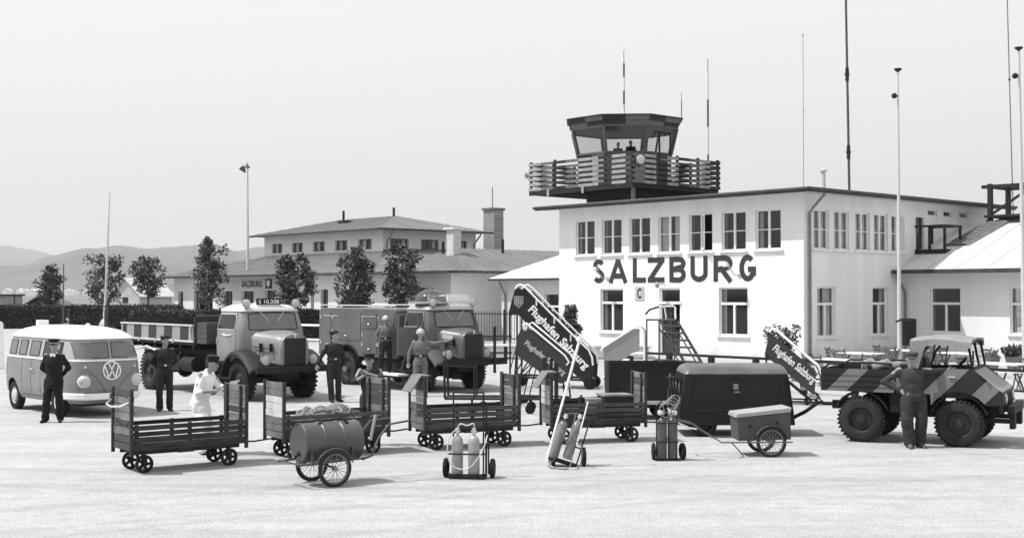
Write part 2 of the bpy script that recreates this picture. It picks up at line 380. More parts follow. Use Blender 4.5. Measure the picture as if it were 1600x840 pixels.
# ---- terminal with the tower
A = thing('terminal_building', 'white two storey terminal with SALZBURG painted in big dark letters and open tower deck above', 'airport terminal', C0, HD)
UP = [(-12.21, -11.02), (-10.58, -9.39), (-8.94, -7.74), (-7.29, -6.09), (-5.61, -4.39), (-3.91, -2.71), (-2.24, -1.03)]
LO = [(-10.67, -9.31, .98, 2.84), (-7.23, -6.08, .06, 2.87), (-4.06, -2.63, .98, 2.88)]
SU = [(.64, 1.66), (2.0, 3.03), (3.47, 4.49), (4.78, 5.80), (6.08, 7.06)]
SL = [(.87, 2.06, .98, 2.9), (4.67, 5.77, .98, 2.9)]
SV = [(8.91, 9.68), (10.2, 10.96), (11.53, 12.3)]
m = MB()
wall(m, -13.27, 0, 0, 6.5, [(a, b, 4.34, 5.9) for a, b in UP]+LO)
m.T = SIDE
wall(m, .35, 14.3, 0, 6.5, [(a, b, 4.34, 5.86) for a, b in SU]+SL+[(a, b, 5.93, 6.22) for a, b in SV]+[(7.95, 8.59, 4.2, 5.84)])
m.T = None; m.b2(-13.27, -12.92, .35, 14.3, 0, 6.5); m.b2(-12.92, -.35, 13.95, 14.3, 0, 6.5)
obj('wall', m, plaster, A)
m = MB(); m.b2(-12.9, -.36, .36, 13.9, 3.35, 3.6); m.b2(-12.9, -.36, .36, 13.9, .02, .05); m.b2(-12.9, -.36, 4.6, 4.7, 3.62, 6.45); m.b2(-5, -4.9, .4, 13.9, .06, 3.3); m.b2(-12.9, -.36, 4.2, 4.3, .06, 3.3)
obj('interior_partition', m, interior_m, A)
rnd = random.Random(11)
for i, (a, b) in enumerate(UP): window(A, None, a, b, 4.34, 5.9, bars=1, curtain=[.25, .2, .1, .75, 0, .15, .35][i], opened=(i == 4))
for i, (a, b, c, d) in enumerate(LO):
    if i != 1: window(A, None, a, b, c, d, transom=2.24, curtain=.3)
for i, (a, b) in enumerate(SU): window(A, SIDE, a, b, 4.34, 5.86, bars=1, curtain=.95)
for i, (a, b, c, d) in enumerate(SL): window(A, SIDE, a, b, c, d, transom=2.24, curtain=[.9, .5][i])
for i, (a, b) in enumerate(SV): window(A, SIDE, a, b, 5.93, 6.22, mull=0, curtain=0, sill=False)
# open casement of the fifth window
m = MB(Matrix.Translation((-5.0, .06, 0)) @ Matrix.Rotation(R(-38), 4, 'Z'))
m.b2(-.02, .02, -.02, .02, 4.42, 5.84); m.b2(.5, .54, -.02, .02, 4.42, 5.84); m.b2(.02, .5, -.018, .018, 4.42, 4.48); m.b2(.02, .5, -.018, .018, 5.78, 5.84); m.b2(.02, .5, -.01, .01, 5.1, 5.13)
obj('open_casement', m, white_wood, A)
# balcony door on the side
m = MB(SIDE); m.b2(7.95, 8.05, .1, .16, 4.2, 5.84); m.b2(8.49, 8.59, .1, .16, 4.2, 5.84); m.b2(8.05, 8.49, .12, .15, 4.2, 5.1); dr = obj('balcony_door', m, M('grey_door', .04, .6), A)
# front door
m = MB(); a, b = -7.23, -6.08
m.b2(a, a+.07, .06, .16, .06, 2.87); m.b2(b-.07, b, .06, .16, .06, 2.87); m.b2(a+.07, b-.07, .06, .16, 2.79, 2.87)
m.use(white_wood).b2(a-.06, b+.06, -.06, .17, 2.2, 2.31)
m.use(M('dark_door', .035, .6)).b2(a+.07, b-.07, .12, .155, .07, .75); m.b2(a+.07, a+.15, .118, .157, .75, 2.2); m.b2(b-.15, b-.07, .118, .157, .75, 2.2); m.b2((a+b)/2-.04, (a+b)/2+.04, .117, .158, .75, 2.2)
m.mats[0] = white_wood
dr = obj('door', m, None, A); p = MB(); p.add([(a+.07, .14, .75), (b-.07, .14, .75), (b-.07, .14, 2.2), (a+.07, .14, 2.2)], [(0, 1, 2, 3)]); p.add([(a+.07, .13, 2.31), (b-.07, .13, 2.31), (b-.07, .13, 2.79), (a+.07, .13, 2.79)], [(0, 1, 2, 3)]); obj('pane', p, win_glass, dr, recalc=False)
p = MB(); p.sphere((a+.2, .09, 1.05), .035); obj('handle', p, chrome, dr, 60)
# roof with gutter
m = MB(); OV = .78; hip(m, -13.27, 0, 0, 14.3, 6.5, 5.5, OV, .06); obj('roof', m, M('terminal_roof', .22, .6, .1, .5), A)
m = MB(); 
for (p, q) in (((-13.27-OV-.05, -OV-.06), (OV+.05, -OV-.06)), ((OV+.06, -OV-.05), (OV+.06, 14.3+OV))): m.path([(p[0], p[1], 6.52), (q[0], q[1], 6.52)], .065, 8)
m.b2(-13.27-OV, OV, -OV-.02, -OV, 6.4, 6.5); m.b2(OV, OV+.02, -OV, 14.3+OV, 6.4, 6.5)
obj('gutter', m, gutter_m, A, 50)
m = MB(); m.b2(-13.27-OV+.01, OV-.01, -OV+.01, -.002, 6.44, 6.498); m.b2(.002, OV-.01, .001, 14.3, 6.44, 6.498); obj('soffit', m, M('soffit_paint', .5, .8), A)
downpipe(A, .0, .28, 6.5, 1, 0, .75)
# letters painted on the wall (raised a centimetre)
LT = [('S', -11.10, -10.42), ('A', -10.14, -9.06), ('L', -8.72, -7.98), ('Z', -7.86, -6.94), ('B', -6.66, -5.78), ('U', -5.52, -4.63), ('R', -4.32, -3.36), ('G', -3.02, -2.22)]
for i, (ch, x0, x1) in enumerate(LT):
    zb = 3.10+.003*i; w_ = x1-x0; h_ = 1.05; t_ = .215; m = MB()
    def arc(cx, cz, rx, rz, a0, a1, n=14): return [(cx+rx*cos(R(a0+(a1-a0)*k/n)), cz+rz*sin(R(a0+(a1-a0)*k/n))) for k in range(n+1)]
    hw, e = w_/2, t_/2
    strokes = {
     'S': [arc(hw, h_-.29, hw-e, .29-e, 25, 200, 12)+arc(hw, .29, hw-e, .29-e, 60, -155, 16)],
     'A': [[(e*.8, 0), (hw, h_-.05), ], [(w_-e*.8, 0), (hw, h_-.05)], [(w_*.26, .30), (w_*.74, .30)]],
     'L': [[(e, h_), (e, 0)], [(e, e), (w_, e)]],
     'Z': [[(0, h_-e), (w_, h_-e)], [(w_-e*1.2, h_-e*1.4), (e*1.2, e*1.4)], [(0, e), (w_, e)]],
     'B': [[(e, 0), (e, h_)], [(e, h_-e), (w_*.55, h_-e)]+arc(w_*.55, h_-.28, w_*.37-e*.4, .28-e, 90, -90, 12)+[(e, .5)], [(e, .53), (w_*.55, .53)]+arc(w_*.55, .31, w_*.45-e, .31-e+.02, 90, -90, 12)+[(e, e)]],
     'U': [[(e, h_), (e, .36)]+arc(hw, .36, hw-e, .36-e, 180, 360, 16)+[(w_-e, .36), (w_-e, h_)]],
     'R': [[(e, 0), (e, h_)], [(e, h_-e), (w_*.52, h_-e)]+arc(w_*.52, h_-.31, w_*.42-e*.5, .31-e, 90, -90, 12)+[(e, .45)], [(w_*.46, .46), (w_-e*.9, 0)]],
     'G': [arc(hw, h_/2, hw-e, h_/2-e, 48, 345, 24), [(hw*1.05, .47), (w_, .47)], [(w_-e*1.0, .5), (w_-e*1.0, .22)]]}[ch]
    for j, P_ in enumerate(strokes):
        P_ = [Vector(p) for p in P_]; P_ = [p for k, p in enumerate(P_) if k == 0 or (p-P_[k-1]).length > 1e-3]; L_, R_ = [], []
        for k, p in enumerate(P_):
            d = (P_[min(k+1, len(P_)-1)]-P_[max(k-1, 0)]).normalized(); n_ = Vector((-d.y, d.x)); L_.append(p+n_*e); R_.append(p-n_*e)
        yy = -.018-.002*j; rings = [[(x0+a.x, yy, zb+a.y), (x0+b_.x, yy, zb+b_.y), (x0+b_.x, -.002, zb+b_.y), (x0+a.x, -.002, zb+a.y)] for a, b_ in zip(L_, R_)]; m.loft(rings)
    o = obj('letter', m, letter_m, A)
m = MB(); m.b2(-8.58, -8.08, -.03, -.002, 2.36, 2.93); sg = obj('letter_board', m, M('board_grey', .4, .7), A)
text_obj('board_letter', 'C', letter_m, sg, (.24, .44), lambda u, w, q: Vector((-8.45+u, -.034-q, 2.43+w)), offset=.03, extrude=.006)
for x, z in ((-10.35, 3.72), (-3.15, 3.78)):
    m = MB(); m.path([(x+.12, -.0, z-.42), (x+.14, -.3, z-.42), (x+.1, -.52, z-.2), (x, -.62, z)], .02, 8); m.lathe([(.04, .14), (.09, .1), (.15, 0), (.16, -.03)], (x-.02, -.64, z-.06), 'z', 14); m.b2(x+.05, x+.19, -.03, 0, z-.5, z-.34)
    obj('wall_lamp', m, M('lamp_enamel', .45, .4), A, 50)
m = MB(); m.path([(-6.95, 0, 3.02), (-6.95, -.25, 3.05), (-6.95, -.4, 2.98)], .02, 8); m.sphere((-6.97, -.42, 2.98), .09, .09, .12); m.lathe([(.03, .12), (.13, .02)], (-6.97, -.42, 3.0), 'z', 12)
obj('door_lamp', m, M('lamp_grey', .3, .4), A, 50)
m = MB(); m.tube((-1.3, 3.2, 6.8), (-1.3, 3.2, 7.55), .09, 10); m.lathe([(.16, 0), (.16, .05), (.02, .1)], (-1.3, 3.2, 7.55), 'z', 12); obj('vent_pipe', m, M('vent_metal', .5, .5), A, 50)
# balcony on the right face, a thin cable bracket, roof clutter
m = MB(); m.b2(.003, 1.4, 7.85, 9.2, 4.16, 4.47)
for (u, v) in ((.66, 7.9), (1.34, 7.9), (1.34, 9.14), (.05, 9.14)): m.b2(u-.045, u+.045, v-.045, v+.045, 4.47, 5.40)
m.b2(.01, 1.4, 7.85, 7.95, 5.40, 5.48); m.b2(1.29, 1.4, 7.951, 9.2, 5.40, 5.48); m.b2(.01, 1.289, 9.1, 9.2, 5.4, 5.48)
obj('balcony', m, dark_wood, A)
# tower -------------------------------------------------------------
PX0, PX1, PY0, PY1, PZ = -16.3, -9.55, .9, 6.9, 7.62
tw = MB(); tw.use(dark_wood).b2(-13.1, -10.1, 1.6, 6.2, 6.5, 7.32)
for k in range(7): tw.b2(-13.14, -10.06, 1.56, 6.24, 6.62+k*.1, 6.635+k*.1)
for (x, y) in ((-9.9, 1.3), (-9.9, 6.4)): tw.use(mid_wood).b2(x-.07, x+.07, y-.07, y+.07, 6.5, 7.35)
tw.use(M('lead_flashing', .55, .6)).b2(-13.3, -9.0, 1.05, 1.1, 6.55, 6.78)
obj('tower_base', tw, None, A)
dk = MB()
for k in range(9): x = PX0+.15+k*(PX1-PX0-.3)/8; dk.b2(x-.08, x+.08, PY0+.02, PY1-.02, PZ-.3, PZ-.08)
dk.b2(PX0, PX1, PY0, PY1, PZ-.08, PZ); dk.b2(PX0+.01, PX1-.01, PY0+.0, PY0+.06, PZ-.32, PZ-.082)
obj('deck', dk, dark_wood, A)
red = M('signal_red_paint', .022, .6, .25, 3, .1); wht = M('signal_white_paint', .27, .6, .2, 4, .1); mid = M('signal_faded_paint', .12, .6, .2, 4, .1)
rl = MB(); rr_ = random.Random(5)
def rails(p0, p1, inward, seq):
    p0 = Vector(p0); p1 = Vector(p1); L = (p1-p0).length; d = (p1-p0)/L
    nseg = len(seq)
    for k in range(6):
        z = PZ-.12+k*.235
        for i, c in enumerate(seq):
            if c == '.': continue
            a = p0+d*(L*i/nseg); b = p0+d*(L*(i+1)/nseg)
            rl.use({'d': red, 'w': wht, 'm': mid}[c]); rl.beam((a.x, a.y, z+.08), (b.x, b.y, z+.08), .03, .135)
    for i in range(5):
        a = p0+d*(.1+(L-.2)*i/4)+Vector(inward)*.06; rl.use(red); rl.b2(a.x-.05, a.x+.05, a.y-.05, a.y+.05, PZ, PZ+1.28)
rails((PX1, PY0, 0), (PX0, PY0, 0), (0, 1, 0), 'dwwddwwwmmddmmwwwdd'[:16])
rails((PX1+.02, PY0, 0), (PX1+.02, PY1, 0), (-1, 0, 0), 'mmwwddwwddmmwwdd')
rails((PX0, PY0, 0), (PX0, PY1, 0), (1, 0, 0), 'ddwwddwwddwwdd'); rails((PX0, PY1, 0), (PX1, PY1, 0), (0, -1, 0), 'wwddwwddwwddwwdd')
rl.use(wht).b2(PX0+1.3, PX0+1.45, PY0-.06, PY0-.03, PZ-.4, PZ-.1); rl.b2(PX0+3.6, PX0+3.75, PY0-.06, PY0-.03, PZ-.4, PZ-.1)
obj('railing', rl, None, A)
# checker boards on the parapet behind the rails + cab
CC = Vector((-12.75, 3.75, 0)); TH = R(45)-HD*0
def octr(r, z, dx=0):   # flat towards the camera: direction (-x... ) of the platform corner
    ring = []
    for k in range(8):
        a = atan2(PY0-PY1, PX1-PX0)*0+R(-45)+pi/8+k*pi/4; ring.append((CC.x+r*cos(a), CC.y+r*sin(a), z))
    return ring
cab = MB(); ZS, ZW, ZF = 9.08, 10.28, 10.72
r0, r1, r2 = 2.28, 2.32, 2.62
for k in range(8):
    lo = octr(r0, PZ+.002); s = octr(r1, ZS)
    for h in range(2):
        j = (k+1) % 8
        def mixp(ring, t): return tuple(ring[k][i]+(ring[j][i]-ring[k][i])*t for i in range(3))
        cab.use([red, wht, mid, wht][(k*2+h) % 4]); t0, t1 = h*.5, h*.5+.5
        cab.add([mixp(lo, t0), mixp(lo, t1), mixp(s, t1), mixp(s, t0)], [(0, 1, 2, 3)])
cw = obj('cab_parapet', cab, None, A, recalc=False)
fr = MB(); sr, wr = octr(r1, ZS), octr(r2, ZW)
for k in range(8):
    a = Vector(sr[k]); b = Vector(wr[k]); fr.beam(a, b, .13, .13); j = (k+1) % 8
    fr.beam(sr[k], sr[j], .12, .1); fr.beam(wr[k], wr[j], .10, .1)
    if k in (1, 2): c = (Vector(sr[k])+Vector(sr[j]))/2; d_ = (Vector(wr[k])+Vector(wr[j]))/2; fr.beam(c, d_, .08, .08)
obj('cab_frame', fr, M('cab_frame_paint', .09, .7, .2, 3), A)
gl = MB()
for k in range(8): j = (k+1) % 8; gl.add([sr[k], sr[j], wr[j], wr[k]], [(0, 1, 2, 3)])
obj('cab_glazing', gl, clear_glass, A, recalc=False)
rf = MB(); e0, e1, e2 = octr(2.68, ZW+.03), octr(2.82, ZF), octr(2.82, ZF+.001)
for k in range(8):
    j = (k+1) % 8
    for h in range(2):
        def mp2(ring, t): return tuple(ring[k][i]+(ring[j][i]-ring[k][i])*t for i in range(3))
        rf.use([red, mid][h]); t0, t1 = h*.5, h*.5+.5
        em = octr(2.78, (ZW+ZF)/2); rf.add([mp2(em, t0), mp2(em, t1), mp2(e1, t1), mp2(e1, t0)], [(0, 1, 2, 3)])
        rf.use([red, mid][(h+ (k % 3 == 0)) % 2]); rf.add([mp2(e0, t0), mp2(e0, t1), mp2(octr(2.72, (ZW+ZF)/2), t1), mp2(octr(2.72, (ZW+ZF)/2), t0)], [(0, 1, 2, 3)])
rf.use(gutter_m).loft([octr(2.92, ZF), octr(2.92, ZF+.04), octr(1.2, ZF+.22), octr(.1, ZF+.28)])
rf.use(M('cab_ceiling', .12, .8)).loft([octr(2.6, ZW+.04), octr(2.6, ZW+.06)])
obj('cab_roof', rf, None, A, recalc=False)
m = MB(); m.b2(CC.x-1.1, CC.x+1.3, CC.y-1.2, CC.y+.9, PZ+.01, PZ+.95); m.cur = 0; m.b2(CC.x-.4, CC.x+.4, CC.y-1.1, CC.y-.7, PZ+.95, PZ+1.3); obj('control_desk', m, black_paint, A)
m = MB(); dx_ = CC.x+2.5
for y_ in (CC.y-.35, CC.y+.4): m.b2(dx_-.03, dx_+.03, y_, y_+.07, PZ+.02, ZW-.25)
m.b2(dx_-.03, dx_+.03, CC.y-.279, CC.y+.399, PZ+.02, PZ+1.1); m.b2(dx_-.03, dx_+.03, CC.y-.279, CC.y+.399, ZW-.33, ZW-.25); m2 = obj('cab_door', m, dark_wood, A)
# striped aerials and lamps on the tower
def striped(name, label, base, h, r, n, first=0, group=None):
    t = thing(name, label, 'aerial', base, 0, group); mb = MB()
    for k in range(n): mb.use([M('mast_red', .08, .5), M('mast_white', .6, .5)][(k+first) % 2]); mb.tube((0, 0, h*k/n), (0, 0, h*(k+1)/n), r, 8)
    obj('pole', mb, None, t, 60); mb = MB(); mb.tube((0, 0, h), (0, 0, h+r*14), r*.3, 6); obj('tip', mb, iron, t); return t
def Apt(x, y, z): return C0+Matrix.Rotation(HD, 3, 'Z') @ Vector((x, y, z))
striped('striped_aerial', 'striped aerial standing on the roof of the tower cab', Apt(CC.x, CC.y, ZF+.2), 2.6, .045, 4, 1)
_q = AT(1107, 458, 64.0); striped('striped_aerial', 'striped aerial rising at the right behind the tower railing', Vector((_q.x, _q.y, 6.9)), CAMH+(458-112)/1970*64-6.9, .05, 5, 1)
t = thing('thin_aerial', 'short thin aerial on the right edge of the tower cab roof', 'aerial', Apt(CC.x+2.1, CC.y+1.7, ZW+.4)); m = MB(); m.tube((0, 0, 0), (0, 0, 1.0), .02, 6); m.tube((0, 0, 1.0), (0, 0, 1.4), .01, 6); obj('rod', m, iron, t)
def flood(label, base, yaw, r=.2):
    t = thing('floodlight', label, 'floodlight', base, yaw); m = MB(); m.lathe([(.05, -.22), (.12, -.16), (r, 0), (r+.02, .02)], (0, 0, 0), 'x', 16); obj('housing', m, M('flood_housing', .3, .4), t, 40)
    m = MB(); m.sphere((.02, 0, 0), .04, r-.01, r-.01); obj('lens', m, lamp_glass, t, 60); m = MB(); m.path([(-.05, r+.03, 0), (-.05, r+.03, -.15), (-.05, 0, -.26), (-.05, -r-.03, -.15), (-.05, -r-.03, 0)], .015, 6); m.tube((-.05, 0, -.26), (-.25, 0, -.34), .02, 6); obj('bracket', m, iron, t)
flood('round floodlight on the near corner of the tower railing', Apt(PX1+.22, PY0+.25, PZ+.9), R(-70), .2)
flood('small dark floodlight sticking out at the left end of the tower railing', Apt(PX0-.25, PY0+.2, PZ+.75), R(110), .16)
# ---- right wing
WY = 6.8
Wg = thing('terminal_wing', 'single storey white wing with pale sheet roof right of the terminal', 'building wing', Apt(0, 0, 0), HD)
m = MB(TY(WY)); ops = [(1.30, 2.62, 1.08, 2.9), (4.66, 6.0, 1.08, 2.9), (8.0, 9.3, 1.08, 2.9)]
wall(m, .36-.35, 13, 0, 3.55, ops); m.T = None; m.b2(12.65, 13, WY+.35, 18.2, 0, 3.55); m.b2(.36, 13, 18.2, 18.5, 0, 3.55); obj('wall', m, plaster, Wg)
for i, o_ in enumerate(ops): window(Wg, TY(WY), *o_, transom=2.24, curtain=.12)
m = MB(); hip(m, -3.9, 13, WY, 18.5, 3.55, 20, .75, .07); obj('roof', m, roof_metal, Wg)
m = MB(); seams(m, -4.65, 13.75, WY-.75, 19.25, 3.62, 20, 1.25); obj('roof_seam', m, M('seam_metal', .4, .5), Wg)
m = MB(); m.b2(.06, 13.8, WY-.83, WY-.752, 3.44, 3.6); obj('gutter', m, gutter_m, Wg); downpipe(Wg, .22, WY, 3.5, 0, -1, .72)
# roof stair and lookout platform on the wing
t = thing('roof_stair', 'slatted wooden stair climbing the pale roof beside the terminal wall', 'stair', Apt(0, 0, 0), HD); m = MB()
p0, p1 = Vector((.95, 8.7, 4.62)), Vector((1.25, 11.6, 5.68)) 
for s_ in (0, .95): m.beam(p0+Vector((s_, 0, 0)), p1+Vector((s_, 0, 0)), .06, .14)
for k in range(15): q = p0.lerp(p1, (k+.5)/15); m.b2(q.x+.0, q.x+.97, q.y-.1, q.y+.1, q.z+.05, q.z+.09)
obj('steps', m, M('weathered_wood', .25, .8, .2, 3), t)
t = thing('lookout_platform', 'dark timber lookout platform on the ridge of the wing roof', 'platform', Apt(2.3, 12.4, 5.80), HD); m = MB()
for (x, y) in ((-.9, -.8), (.9, -.8), (-.9, .8), (.9, .8)): m.b2(x-.09, x+.09, y-.09, y+.09, -.6, 1.55)
obj('post', m, dark_wood, t); m = MB(); m.b2(-1.1, 1.1, -1, 1, .1, .2); obj('floor', m, dark_wood, t)
m = MB(); m.b2(-1.25, 1.1, -.9, -.8, 1.35, 1.5); m.b2(-1.0, 1.1, .8, .9, 1.35, 1.5); m.b2(.85, .95, -.79, .79, 1.35, 1.5); m.b2(-.95, -.85, -.79, .79, 1.35, 1.5); m.beam((-.9, -.8, .2), (.9, -.8, 1.3), .08, .1); m.beam((-.9, -.85, .1), (-1.3, -1.5, -1.0), .09, .09); obj('rail', m, dark_wood, t)
# ---- left wing
Lg = thing('low_annex', 'low annex with bright pale hipped roof joined to the left side of the terminal', 'annex', Apt(0, 0, 0), HD)
m = MB(TY(WY)); ops = [(-21.5, -20.4, .98, 2.65)]; wall(m, -25.0, -13.28, 0, 3.42, ops); m.T = None; m.b2(-25.0, -24.65, WY+.35, 15, 0, 3.42); m.b2(-25, -13.3, 15, 15.3, 0, 3.42); obj('wall', m, M('annex_plaster', .60, .9, .05, .5), Lg)
window(Lg, TY(WY), *ops[0], transom=1.95, curtain=.2)
m = MB(); hip(m, -25, -9, WY, 15.3, 3.42, 25, .5, .06); obj('roof', m, roof_metal, Lg)
m = MB(); m.b2(-25.55, -13.28, WY-.57, WY-.502, 3.34, 3.46); obj('gutter', m, gutter_m, Lg); downpipe(Lg, -24.6, WY, 3.4, 0, -1, .5)
# ---- old terminal, left
B0 = AT(598, 458, 84); B0.z = 0
B = thing('old_terminal', 'long grey plastered old terminal with raised upper storey and grey sheet roofs', 'old terminal', B0, HD)
ops = [(-14.13, -12.67), (-11.31, -9.86), (-8.5, -6.99), (-5.67, -4.18), (-2.84, -1.30)]; z0, z1 = 5.62, 6.33
m = MB(); wall(m, -15.2, 0, 5.0, 6.9, [(a, b, z0, z1) for a, b in ops]); so = [(.57, 2.15), (3.2, 4.75), (6.2, 7.3)]
m.T = SIDE; wall(m, .35, 8.1, 5.0, 6.9, [(a, b, z0, z1) for a, b in so]); m.T = None; m.b2(-15.2, -14.85, .35, 8.1, 5, 6.9); m.b2(-14.85, -.35, 7.75, 8.1, 5, 6.9)
obj('upper_wall', m, tan_plaster, B)
dkw = M('dark_window_frame', .10, .6)
for a, b in ops: window(B, None, a, b, z0, z1, mull=1, curtain=.55, frame=dkw, depth=.2)
for a, b in so: window(B, SIDE, a, b, z0, z1, mull=1, curtain=.4, frame=dkw, depth=.2)
m = MB(); hip(m, -15.2, 0, 0, 8.1, 6.9, 13.5, .85, .08); obj('upper_roof', m, roof_grey, B)
m = MB(); seams(m, -16.05, .85, -.85, 8.95, 6.98, 13.5, .62); seams(m, -16.05, .85, -.85, 8.95, 6.98, 13.5, .62, 'side'); obj('roof_seam', m, M('grey_seam', .13, .6), B)
m = MB(); m.b2(-16.08, .9, -.93, -.86, 6.84, 6.97); m.b2(.86, .93, -.93, 9, 6.84, 6.97); obj('gutter', m, gutter_m, B); downpipe(B, .0, .3, 6.9, 1, 0, .8, z0=5.3); downpipe(B, 0, 7.9, 6.9, 1, 0, .8, z0=5.3)
for x, y in ((-9.5, 3.3), (-4.2, 4.0)): m = MB(); m.tube((x, y, 7.9), (x, y, 8.75), .09, 8); obj('vent_pipe', m, iron, B)
m = MB(); m.b2(-8.6, -7.7, 2.2, 2.9, 7.7, 7.92); obj('roof_hatch', m, iron, B)
lo = [(-19.2, -18.45, .9, 2.78), (-16.8, -13.9, .05, 2.8), (-12.35, -11.07, .9, 2.82), (-9.74, -8.15, .9, 2.82), (-6.67, -5.38, .05, 2.86), (-.96, -.6, .9, 2.88), (.19, 1.03, .05, 2.9), (2.64, 4.5, .9, 2.9), (10.27, 11.9, .9, 2.95)]
T5 = TY(-5.0); m = MB(T5); wall(m, -19.9, 13.4, 0, 3.85, lo); m.T = Matrix.Translation((13.4, 0, 0)) @ SIDE; wall(m, -4.65, 9, 0, 3.85, []); m.T = None; m.b2(-19.9, -19.55, -4.65, 12.5, 0, 3.85); m.b2(-19.5, 13, 12.4, 12.7, 0, 3.85)
obj('lower_wall', m, tan_plaster, B)
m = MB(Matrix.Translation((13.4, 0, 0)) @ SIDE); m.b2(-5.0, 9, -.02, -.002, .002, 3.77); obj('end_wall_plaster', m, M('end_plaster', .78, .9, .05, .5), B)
m = MB(T5); m.b2(-13.2, -4.3, -.03, -.002, .3, .88); m.b2(-13.2, -4.3, -.03, -.002, 2.9, 3.62)
for a, b in ((-13.2, -12.4), (-11.0, -9.8), (-8.1, -6.72), (-5.33, -4.3)): m.b2(a, b, -.03, -.002, .9, 2.88)
obj('painted_wall_band', m, tan_dark, B)
for o_ in lo: window(B, T5, *o_, mull=1, bars=1 if o_[2] > .5 else 0, curtain=.15, frame=dkw, sill=o_[2] > .5, depth=.25)
m = MB(); hip(m, -19.9, 6, -5, 12.7, 3.85, 14.5, .75, .08); obj('lower_roof', m, roof_grey, B)
m = MB(); seams(m, -20.65, 6.75, -5.75, 13.45, 3.93, 14.5, .62); hip(m, 3.9, 13.4, -5, 12.7, 3.86, 15, .76, .07); m.use(roof_grey); obj('end_roof', MB(), roof_grey, B) if False else None
mm = MB(); hip(mm, 3.9, 13.4, -5, 12.7, 3.86, 15, .76, .07); obj('end_roof', mm, roof_grey, B)
mm = MB(); seams(mm, -20.65, 6.75, -5.75, 13.45, 3.93, 14.5, .62); seams(mm, 3.14, 14.16, -5.76, 13.46, 3.93, 15, .62); seams(mm, 3.14, 14.16, -5.76, 13.46, 3.93, 15, .62, 'side'); obj('roof_seam', mm, M('grey_seam', .13, .6), B)
m = MB(); m.b2(-20.7, 14.2, -5.84, -5.77, 3.8, 3.92); m.b2(14.17, 14.24, -5.8, 13.4, 3.8, 3.92); obj('gutter', m, gutter_m, B)
m = MB(); m.b2(-20.6, 14.1, -5.7, -5.002, 3.78, 3.848); obj('soffit', m, M('dark_soffit', .14, .8), B)
m = MB(); m.b2(9.5, 10.15, -2.2, -1.6, 4.3, 6.45); obj('white_chimney', m, M('pale_chimney', .5, .9, .1, 3), B); m = MB(); m.b2(9.36, 10.29, -2.34, -1.46, 6.45, 6.58); obj('chimney_cap', m, M('pale_cap', .6, .9), B)
for x, y, h in ((8.3, -1.5, .9), (9.6, 2.2, 1.1), (12.8, 5.2, .9)): m = MB(); m.tube((x, y, 4.2), (x, y, 4.9+h), .09, 8); obj('vent_pipe', m, iron, B)
text_obj('sign_lettering', 'SALZBURG', letter_m, B, (2.7, .42), lambda u, w, q: Vector((-9.7+u, -5.034-q, 3.08+w)), offset=.03, extrude=.012)
text_obj('sign_lettering', 'AIRPORT', letter_m, B, (2.4, .42), lambda u, w, q: Vector((-5.1+u, -5.034-q, 3.10+w)), offset=.03, extrude=.012)
m = MB(); m.b2(-6.5, -5.7, -5.07, -5.034, 2.98, 3.62); cr = obj('crest_board', m, iron, B); m = MB(); m.prism([(-6.3, 3.52), (-5.9, 3.52), (-5.9, 3.25), (-6.1, 3.06), (-6.3, 3.25)], 'y', -5.1, -5.072); obj('crest', m, M('crest_white', .6), cr)
# brick chimney stack behind the old terminal
cs = AT(771, 458, 92); t = thing('brick_chimney', 'tall square brick chimney with aerial behind the old terminal', 'chimney', (cs.x, cs.y, 0), HD+R(8))
def brick(name, base, dark):
    m_ = bpy.data.materials.new(name); m_.use_nodes = True; n = m_.node_tree.nodes; l = m_.node_tree.links
    b_ = n.new('ShaderNodeTexBrick'); b_.inputs['Color1'].default_value = (base,)*3+(1,); b_.inputs['Color2'].default_value = (dark,)*3+(1,); b_.inputs['Mortar'].default_value = (.4, .4, .4, 1); b_.inputs['Scale'].default_value = 4
    tc = n.new('ShaderNodeTexCoord'); mp = n.new('ShaderNodeMapping'); mp.inputs['Rotation'].default_value = (R(90), 0, 0); l.new(tc.outputs['Object'], mp.inputs[0]); l.new(mp.outputs[0], b_.inputs[0]); l.new(b_.outputs[0], n['Principled BSDF'].inputs['Base Color']); n['Principled BSDF'].inputs['Roughness'].default_value = .9; return m_
m = MB(); m.b2(-.52, .52, -.52, .52, 0, 8.7); obj('stack', m, brick('stack_brick', .24, .13), t); m = MB(); m.b2(-.62, .62, -.62, .62, 8.7, 8.85); obj('cap', m, M('stack_cap', .12), t); m = MB(); m.tube((-.1, 0, 8.7), (-.1, 0, 10.4), .03, 6); obj('rod', m, iron, t)
